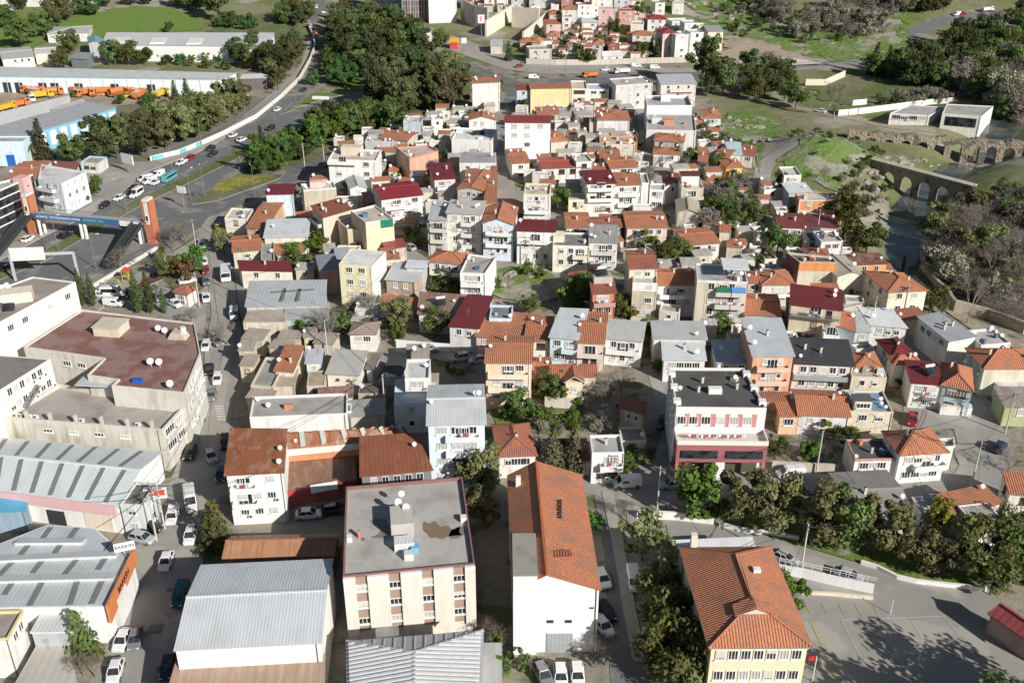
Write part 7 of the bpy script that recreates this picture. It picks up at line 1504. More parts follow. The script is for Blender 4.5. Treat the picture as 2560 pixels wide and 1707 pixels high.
for r in [
 ('car',cW,30,1530,480,1500,570,'white saloon car driving down the street past the orange fascia'),('suv',cW,30,1755,250,1735,320,'white estate car in the shaded street above the white saloon'),
 ('van',cT,30,1665,800,1630,890,'dark teal van in the shade beside the white warehouse'),('car',cW,30,1130,1205,1085,1300,'white parked saloon beside the grey car below the orange fascia'),
 ('car',cG,30,1250,1195,1230,1290,'grey parked car touching the white saloon below the orange fascia'),('car',cW,30,1065,1490,1035,1590,'white car cut by the bottom edge on the street'),
 ('suv',cB,30,1370,180,1500,185,'black car parked sideways between two concrete poles'),('hatch',cS,30,1310,265,1410,290,'silver hatchback parked in front of the black car'),
 ('pickup',cW,30,1592,60,1572,130,'white pickup beside the shop sign in the street'),('car',cG,30,1925,95,1905,160,'blue grey car half under the olive green conifer'),
 ('hatch',cB,30,1545,1460,1530,1540,'dark car in the shade beside the leaning pole at the bottom'),
 ('minibus',cW,20,1755,1500,1765,1570,'white minibus stopped in the middle of the street'),('hatch',cB,20,1748,1050,1720,1115,'black hatchback parked by the shop awning'),
 ('car',cS,20,1940,1080,1970,1150,'silver saloon turning at the edge of the shade'),('hatch',cW,20,1815,770,1780,835,'white hatchback parked against the white street facade'),
 ('pickup',cB,20,2080,950,2060,1030,'black pickup beside the rusty roofed white house'),('car',cD,20,2035,1250,2020,1330,'dark blue car in deep shade below the rusty roofed house'),
 ('hatch',cW,20,2000,370,1990,440,'white car beside the long shadow in the street'),('car',cG,20,1945,520,1940,570,'grey car with a white boot in the street'),
 ('car',cB,20,1925,285,1920,330,'black car behind the white one in the street'),('hatch',cW,20,1895,65,1880,110,'white hatchback at the corner of the red brown roof'),('pickup',cG,20,1985,25,2025,60,'dark pickup with a pale bed by the bare street trees'),
 ('van',cW,10,2150,1345,2150,1410,'white van parked beside the grey sheet roofed depot'),('pickup',cW,10,1897,1190,1900,1260,'white pickup with a grey bed near the kiosk'),('truck',cW,10,2080,985,2080,1060,'small dark bedded white lorry in the street'),
 ('hatch',cW,10,1855,705,1860,745,'white car under the street trees'),('hatch',cW,10,1875,860,1880,900,'white car below the brown red street tree'),('car',cR,10,1890,935,1895,975,'dark red car in the row beside the street trees'),('suv',cG,10,1897,1040,1900,1085,'grey green car between the red car and the white pickup'),
 ('pickup',cY,10,2010,545,2030,600,'yellow loader parked at the street corner'),('car',cD,10,2000,660,2005,700,'blue car under the round street tree'),
 ('hatch',cW,10,260,645,310,615,'white car on the highway left of the footbridge piers'),('suv',cB,10,610,615,655,590,'black off-roader beside the grassy median below the footbridge'),('car',cW,10,1097,268,1055,290,'white saloon leading the white minibus on the highway'),
 ('hatch',cB,10,960,338,920,360,'black hatchback just beyond the footbridge deck'),('minibus',cW,10,1255,235,1200,270,'white minibus on the highway beyond the footbridge'),('car',cB,10,1230,182,1190,205,'black car beside the white minibus on the highway'),
 ('van',cW,10,1335,95,1280,110,'white van in the lay-by next to two other vans'),('van',cW,10,1375,118,1320,135,'white van in front of the lay-by van'),('car',cW,10,1430,125,1395,145,'white car behind the turquoise bus'),('van',cW,10,1455,55,1420,70,'white van at the head of the lay-by'),
 ('bus',(.10,.42,.44),10,1560,88,1620,50,'white and turquoise bus at the lay-by','bus',None,.72),('minibus',cW,10,1050,1150,1120,1150,'white minibus in the car park behind the tall cypresses'),('van',cW,10,1050,1240,1110,1245,'white van in the front row of the car park'),('car',cW,10,920,1160,950,1165,'white car half hidden by the left cypress'),
 ('hatch',cD,10,1190,1150,1195,1180,'dark blue car beside the white minibus in the car park'),('car',cW,10,1610,1245,1650,1265,'white saloon in front of the red roofed kiosk'),('car',cW,10,1725,1030,1750,1025,'white car behind the red roofed kiosk'),('suv',cG,10,1470,1190,1475,1225,'grey car between the cypresses and the kiosk'),
 ('car',cB,10,70,912,110,890,'black car under the road gantry'),
 ('car',cW,0,2140,1258,2170,1243,'white saloon on the highway nearest the boundary wall'),('car',cW,0,2220,1298,2255,1283,'white saloon in the inner highway lane'),('car',cB,0,1935,1378,1905,1393,'dark car on the highway by the turquoise wall panels'),('car',cB,0,1955,1432,1920,1450,'black car beside the highway median'),
 ('hatch',cR,0,1745,1470,1715,1485,'red car on the highway behind the white pickup'),('pickup',cW,0,1665,1512,1615,1535,'white pickup leading the red car'),
 ('car',cW,1,195,1022,170,1035,'white car on the ramp at the grass triangle'),('car',cW,1,520,1068,485,1078,'white car on the side road under the pines'),('car',cB,1,440,842,420,858,'dark blue car on the curving ramp'),('suv',cB,1,140,1195,105,1210,'black car where the side road meets the highway'),
 ('car',cB,1,865,950,900,940,'dark car in the shade of the park pines'),('hatch',cO,1,552,312,545,300,'orange car at the top of the ramp'),('van',cW,1,502,252,495,235,'white van at the top of the ramp'),('truck',cW,1,640,160,600,150,'white box lorry on the road above the pine grove'),('van',cW,1,550,75,540,60,'white van on the road near the top edge'),
 ('car',cS,1,1930,655,1980,670,'silver car beside the dark bus on the far road'),('bus',(.05,.05,.07),1,1900,640,1990,668,'long dark bus on the far road above the pink house'),('car',cB,1,2240,765,2270,775,'dark car on the far road behind the pink house'),('van',cW,1,960,75,985,80,'white van parked below the pale apartment tower'),('van',cW,1,1070,135,1095,140,'white van by the market hall'),
 ('car',cR,21,965,68,1050,60,'dark red car parked by the pinkish house in the inner lane'),('car',cS,21,1600,85,1670,90,'silver car parked along the white garden wall'),('suv',cS,21,1870,178,1800,190,'silver estate car in the shade of the peach house'),('car',cS,21,2035,192,1985,200,'pale saloon behind the silver estate car'),
 ('car',cW,31,490,45,560,40,'white car parked in the yard of the rusty workshop'),('suv',cB,31,720,8,780,2,'black car beside the cream office block'),
 ('van',cW,32,1115,655,1130,740,'white van parked on the shaded school road'),('car',cB,32,860,935,895,990,'black car beside the white gable wall'),('car',cW,32,835,1075,870,1120,'white car behind the black one at the white gable wall'),('hatch',cW,32,1240,1190,1225,1260,'white car under the dark school trees'),('hatch',cW,32,830,640,845,670,'white car peeping out behind the orange roof eaves'),
 ('suv',cG,32,285,1530,315,1590,'dark grey car at the foot of the white gable wall'),('hatch',cW,32,445,1535,450,1600,'left one of two white cars at the foot of the white gable wall'),('hatch',cW,32,598,1525,605,1590,'right one of two white cars at the foot of the white gable wall'),
 ('car',cS,33,145,450,230,490,'silver saloon at the corner of the orange school roof'),('car',cS,33,735,610,850,650,'silver saloon on the drive beside the school ramp'),
 ('van',cW,22,1055,1330,940,1338,'white panel van in front of the small white house'),('car',cS,22,1460,1338,1365,1348,'silver saloon beside the street pole'),('car',cB,22,1380,770,1385,830,'black car in the deep shade of the alley'),
 ('van',cW,23,200,1240,95,1248,'white van parked at the rough beige wall'),('pickup',cR,23,1320,742,1318,800,'red pickup on the square above the orange hipped roof'),('suv',cD,23,2120,1000,2150,960,'dark blue car at the right edge of the square'),
 ('car',cS,12,420,908,490,920,'silver saloon parked below the cream row house'),('car',cS,11,1410,722,1365,700,'silver car in the lane beside the dull maroon hut'),
 ('van',cW,2,1140,618,1170,618,'white van below the pinkish maroon roofed house'),('van',cW,2,1310,635,1340,635,'white van on the far highway beside the railings'),('truck',cW,2,1010,680,960,682,'white box lorry on the far highway'),('truck',cO,2,715,715,680,718,'orange truck on the near side of the far highway'),('car',cR,2,65,622,40,625,'red car at the far junction'),('hatch',cW,2,855,652,820,655,'white car on the far highway'),('van',cW,2,200,725,230,725,'white van behind the sandy yellow house'),
 ('car',cR,3,1790,140,1830,135,'red car on the distant road at the top right'),('van',cW,3,1730,145,1690,155,'white van on the distant road at the top right'),('truck',cW,3,2010,110,2050,105,'white lorry on the distant road at the top right'),('car',cW,3,480,1035,450,1030,'white car on the dirt track by the poplar')]:
    vehicle(*r)
k = 0
for kd, c, x, y, x2, y2, lb in [('truck', cO, 240, 800, 190, 805, 'first orange truck at the left depot bays'), ('tanker', cO, 330, 805, 380, 800, 'orange tank truck between two depot bays'), ('tanker', cO, 430, 795, 480, 785, 'orange tank truck in front of an open bay'), ('tanker', cO, 560, 815, 610, 805, 'orange tank truck right of the yard lamp'), ('truck', cO, 665, 810, 710, 802, 'orange flat truck beside the white wall panel'), ('truck', cO, 300, 860, 250, 860, 'orange trailer in the second yard row'), ('truck', cY, 390, 905, 470, 895, 'yellow bedded truck in the second yard row'), ('van', cW, 300, 930, 315, 955, 'white lorry cab facing out of the yard'), ('truck', cO, 860, 815, 930, 808, 'large orange truck near the middle of the yard'), ('truck', cO, 790, 880, 850, 880, 'orange truck behind the white box'), ('van', cW, 905, 880, 955, 880, 'white box van beside the orange trucks'), ('minibus', cW, 1010, 830, 1060, 830, 'white minibus beside the depot wall'), ('truck', cO, 1150, 830, 1220, 822, 'orange flat truck by the digger'), ('pickup', cG, 1290, 825, 1350, 820, 'grey loader outside the last bays'), ('pickup', cY, 1160, 900, 1190, 890, 'yellow digger in the middle of the yard'), ('truck', cO, 1290, 900, 1350, 870, 'slanting orange truck by the round tree'), ('truck', cY, 60, 1020, 130, 1000, 'yellow truck at the yard entrance'), ('truck', cO, 175, 990, 240, 975, 'orange truck behind the yellow one at the yard entrance'), ('truck', cO, 740, 850, 790, 835, 'orange truck half hidden by a round shrub'), ('truck', cY, 1480, 895, 1540, 870, 'yellow flatbed under the depot trees')]:
    vehicle(kd, c, 0, x, y, x2, y2, lb, group='works vehicles in the depot yard', s=1.25)
for i in range(16):
    x = 1400 + i * 42 + R.uniform(-8, 8); y = 535 + R.uniform(-6, 14); vehicle(R.choice(['car', 'hatch', 'van']), R.choice([cW, cW, cS, cG, cR]), 0, x, y, x + R.choice((-30, 30)), y + 4, 'one of the cars parked in the row along the white factory hall', group='cars parked along the white factory hall')
for i in range(18):
    x, y = 230 + 1080 * ((i * .618) % 1), 800 + (i % 3) * 42; vehicle(R.choice(['truck', 'tanker', 'truck', 'pickup']), cO, 0, x, y, x + R.choice((-40, 40)), y + R.uniform(-14, 14), 'one of the many orange municipal vehicles crowding the depot yard', group='orange municipal vehicles', s=1.25)
# ------------------------------------------------------------------ trees and shrubs
BARKM = plain((.12, .095, .07), .95, name='bark'); BARKG = plain((.28, .25, .22), .95, name='pale_twigs'); BARKB = plain((.21, .175, .145), .95, name='brown_twigs')
def limb(mb, p, q, r0, r1, n=5, wob=.0, rn=R):
    m_ = p.lerp(q, .5) + Vector((rn.uniform(-1, 1), rn.uniform(-1, 1), 0)) * wob; mb.tube(p, m_, r0, (r0 + r1) / 2, n, cap=False); mb.tube(m_, q, (r0 + r1) / 2, r1, n)
def leaf(mb, c, s, rn, n=None, k=.55):
    n = (Vector((rn.gauss(0, k), rn.gauss(0, k), rn.gauss(0, k) + .25)) + (n or Vector())).normalized(); a = n.cross(Vector((rn.gauss(0, 1), rn.gauss(0, 1), rn.gauss(0, 1)))).normalized(); b = n.cross(a)
    a, b = a * s, b * s * .6; mb.poly([c - a - b * .3, c - b, c + a * .9 - b * .2, c + a * .5 + b, c - a * .6 + b * .8])
def crown_round(seed, h, rx, nl, per, s, sq=1.0, base=.3):
    """lobes spread through an ellipsoid, leaf clumps through each lobe"""
    rn = random.Random(seed); mb = MB(); tr = MB(); top = Vector((0, 0, h * (base + .12)))
    limb(tr, Vector((0, 0, -.3)), top, h * .028, h * .018, 7, h * .02, rn)
    for i in range(nl):
        t = rn.uniform(0, 2 * pi); z = rn.uniform(base, .92); rr = rx * sq * sqrt(max(.05, 1 - ((z - (.5 + base * .4)) / .52) ** 2)) * rn.uniform(.25, 1.1)
        c = Vector((rr * cos(t), rr * sin(t), h * z)); R_ = rx * rn.choice((.2, .28, .36, .5))
        limb(tr, top + Vector((0, 0, -h * .1)), c, h * .012, h * .003, 4, h * .02, rn)
        for k in range(per):
            d = Vector((rn.gauss(0, 1), rn.gauss(0, 1), rn.gauss(0, 1))).normalized() * (R_ * rn.uniform(.45, 1.08)); d.z *= .8
            leaf(mb, c + d, s * rn.uniform(.6, 1.3), rn, d.normalized())
    return mb, tr
def crown_cone(seed, h, r, n, s, narrow=False):
    rn = random.Random(seed); mb = MB(); tr = MB(); limb(tr, Vector((0, 0, -.3)), Vector((0, 0, h * .93)), h * .02, h * .003, 6, 0, rn)
    L_ = int(h * (2.0 if narrow else 1.5))
    for i in range(L_):
        z = h * (.06 + .92 * i / L_); u = i / L_; R_ = r * ((1 - u) ** .75 + .03) if not narrow else r * (sin(pi * min(1, (u + .12))) ** .6 * (1 - u * .5) + .05)
        k = max(6, int(13 * R_ / r + 4))
        for j in range(k):
            t = 2 * pi * (j + rn.uniform(-.4, .4)) / k + i; L2 = R_ * rn.uniform(.7, 1.12); tip = Vector((L2 * cos(t), L2 * sin(t), z - L2 * (.28 if not narrow else -.6)))
            b = Vector((0, 0, z)); tr.tube(b, tip, .03, .01, 3, cap=False)
            for q in range(max(3, int(n * L2 / r))):
                v = rn.uniform(.25, 1.05); leaf(mb, b.lerp(tip, v) + Vector((rn.gauss(0, .14), rn.gauss(0, .14), rn.gauss(0, .12))) * r * .5, s * rn.uniform(.6, 1.2), rn, Vector((cos(t), sin(t), .5)))
    return mb, tr
def bare(seed, h, spread, depth=5, up=.5, r0=.025):
    rn = random.Random(seed); mb = MB(); tr = MB()
    def grow(p, d, L_, r, lv):
        q = p + d * L_; (tr if lv > 2 else mb).tube(p, q, r, r * .65, 4 if lv > 2 else 3, cap=False)
        if lv == 0: return
        for i in range(3 if lv > 1 else 4):
            a = Vector((rn.gauss(0, 1), rn.gauss(0, 1), rn.gauss(0, .6) + up * .4)).normalized()
            nd = (d * (1 - spread) + a * spread).normalized(); grow(p.lerp(q, rn.uniform(.55, 1)), nd, L_ * rn.uniform(.62, .85), max(.012, r * .6), lv - 1)
    for i in range(3): grow(Vector((0, 0, h * .15)), Vector((rn.gauss(0, .35), rn.gauss(0, .35), 1)).normalized(), h * .26, h * r0 * .6, depth)
    tr.tube((0, 0, -.3), (0, 0, h * .17), h * r0, h * r0 * .8, 7); return mb, tr
def palm(seed):
    rn = random.Random(seed); mb = MB(); tr = MB(); tr.tube((0, 0, -.3), (0, 0, 5), .35, .26, 8)
    for i in range(38):
        t = rn.uniform(0, 6.28); e = rn.uniform(-.5, 1.2); L_ = 2.6; p = Vector((0, 0, 5)); d = Vector((cos(t) * cos(e), sin(t) * cos(e), sin(e)))
        for k in range(6):
            q = p + d * L_ / 6; n = d.cross(Vector((0, 0, 1))).normalized() * (.28 - .035 * k); mb.poly([p - n, q - n * .85 - Vector((0, 0, .08)), q, p]); mb.poly([p, q, q + n * .85 - Vector((0, 0, .08)), p + n]); p = q; d = (d + Vector((0, 0, -.22))).normalized()
    return mb, tr
def mk(f, *a):
    mb, tr = f(*a); return mb, tr
KINDS = {
 'oak': [lambda s: crown_round(s, 8, 3.3, 28, 200, .25), (.100, .130, .046), BARKM, 8], 'olive': [lambda s: crown_round(s, 8, 3.0, 24, 190, .235, 1, .22), (.155, .165, .080), BARKM, 8],
 'green': [lambda s: crown_round(s, 6, 2.5, 22, 170, .225, 1, .2), (.090, .155, .034), BARKM, 6], 'lime': [lambda s: crown_round(s, 5, 2.0, 14, 70, .28, 1, .15), (.16, .18, .03), BARKM, 5],
 'pine': [lambda s: crown_round(s, 13, 4.0, 34, 150, .38, 1, .28), (.066, .088, .038), BARKM, 13], 'euc': [lambda s: crown_round(s, 13, 4.0, 28, 150, .36, 1, .3), (.100, .118, .054), BARKM, 13],
 'ball': [lambda s: crown_round(s, 6, 2.6, 26, 170, .25, 1, .3), (.062, .110, .034), BARKM, 6], 'conifer': [lambda s: crown_cone(s, 8, 2.6, 13, .32), (.10, .125, .046), BARKM, 8],
 'cedar': [lambda s: crown_cone(s, 9, 3.1, 12, .30), (.125, .125, .070), BARKM, 9], 'cypress': [lambda s: crown_cone(s, 9, 1.2, 8, .22, True), (.070, .092, .036), BARKM, 9],
 'spruce': [lambda s: crown_cone(s, 11, 2.8, 11, .36), (.058, .078, .038), BARKM, 11],
 'bare': [lambda s: bare(s, 8, .48, 5), None, BARKG, 8], 'bareb': [lambda s: bare(s, 8, .5, 5), None, BARKB, 8], 'poplar': [lambda s: bare(s, 11, .22, 5, 1.6, .016), None, BARKG, 11],
 'brush': [lambda s: crown_round(s, 6, 2.9, 26, 110, .20, 1, .12), (.21, .195, .175), BARKG, 6], 'rust': [lambda s: crown_round(s, 6, 2.6, 18, 60, .28), (.16, .095, .055), BARKM, 6], 'shrub': [lambda s: crown_round(s, 2.2, 1.5, 9, 45, .2, 1, .12), (.085, .10, .04), BARKM, 2.2], 'palm': [palm, (.10, .12, .035), BARKM, 6.5]}
TP = {}
def tree_mesh(k, v):
    if (k, v) not in TP:
        f, lc, bm, h = KINDS[k]; mb, tr = f(sum(map(ord, k)) * 7 + v * 13)
        TP[(k, v)] = (proto(mb, 'crown', [leafm(lc) if lc else bm]), proto(tr, 'trunk', [bm]), h)
        n = len(TP[(k, v)][0].polygons)
    return TP[(k, v)]
TN = {'oak': 'broadleaf_tree', 'olive': 'olive_tree', 'green': 'broadleaf_tree', 'lime': 'citrus_tree', 'pine': 'pine_tree', 'euc': 'eucalyptus_tree', 'ball': 'round_tree', 'conifer': 'conifer_tree', 'cedar': 'cedar_tree', 'cypress': 'cypress_tree', 'spruce': 'conifer_tree', 'bare': 'bare_tree', 'bareb': 'bare_tree', 'poplar': 'poplar_tree', 'brush': 'bare_tree', 'rust': 'autumn_tree', 'shrub': 'garden_shrub', 'palm': 'palm_tree'}
def tree(k, tl, x, y, h, label, group=None, g=None, wide=1.0):
    if tl == 33 or 'row above' in label: h *= 1.1
    g = g or G(tl, x, y); cr, tr, h0 = tree_mesh(k, R.randrange(3)); s = h / h0 * R.uniform(.95, 1.06)
    t = thing(TN[k], label, 'shrub' if k == 'shrub' else 'tree', (g.x, g.y, g.z), group, R.uniform(0, 6.28)); t.scale = (s * wide, s * wide, s)
    part(t, 'crown', cr, (0, 0, 0)); part(t, 'trunk', tr, (0, 0, 0)); return t
def grove(s, n, kinds, h, label, group, mind=4.5, chk=0):
    poly = [gnd(*p).xy for p in P(s)]; x0, x1 = min(p.x for p in poly), max(p.x for p in poly); y0, y1 = min(p.y for p in poly), max(p.y for p in poly); got = []; tries = 0
    while len(got) < n and tries < n * 60:
        tries += 1; p = Vector((R.uniform(x0, x1), R.uniform(y0, y1)))
        if not inside(p, poly) or any((p - q).length < mind for q in got) or chk and not free([p]): continue
        got.append(p); tree(R.choice(kinds), 0, 0, 0, R.uniform(*h), label, group, Vector((p.x, p.y, T(p.x, p.y))))
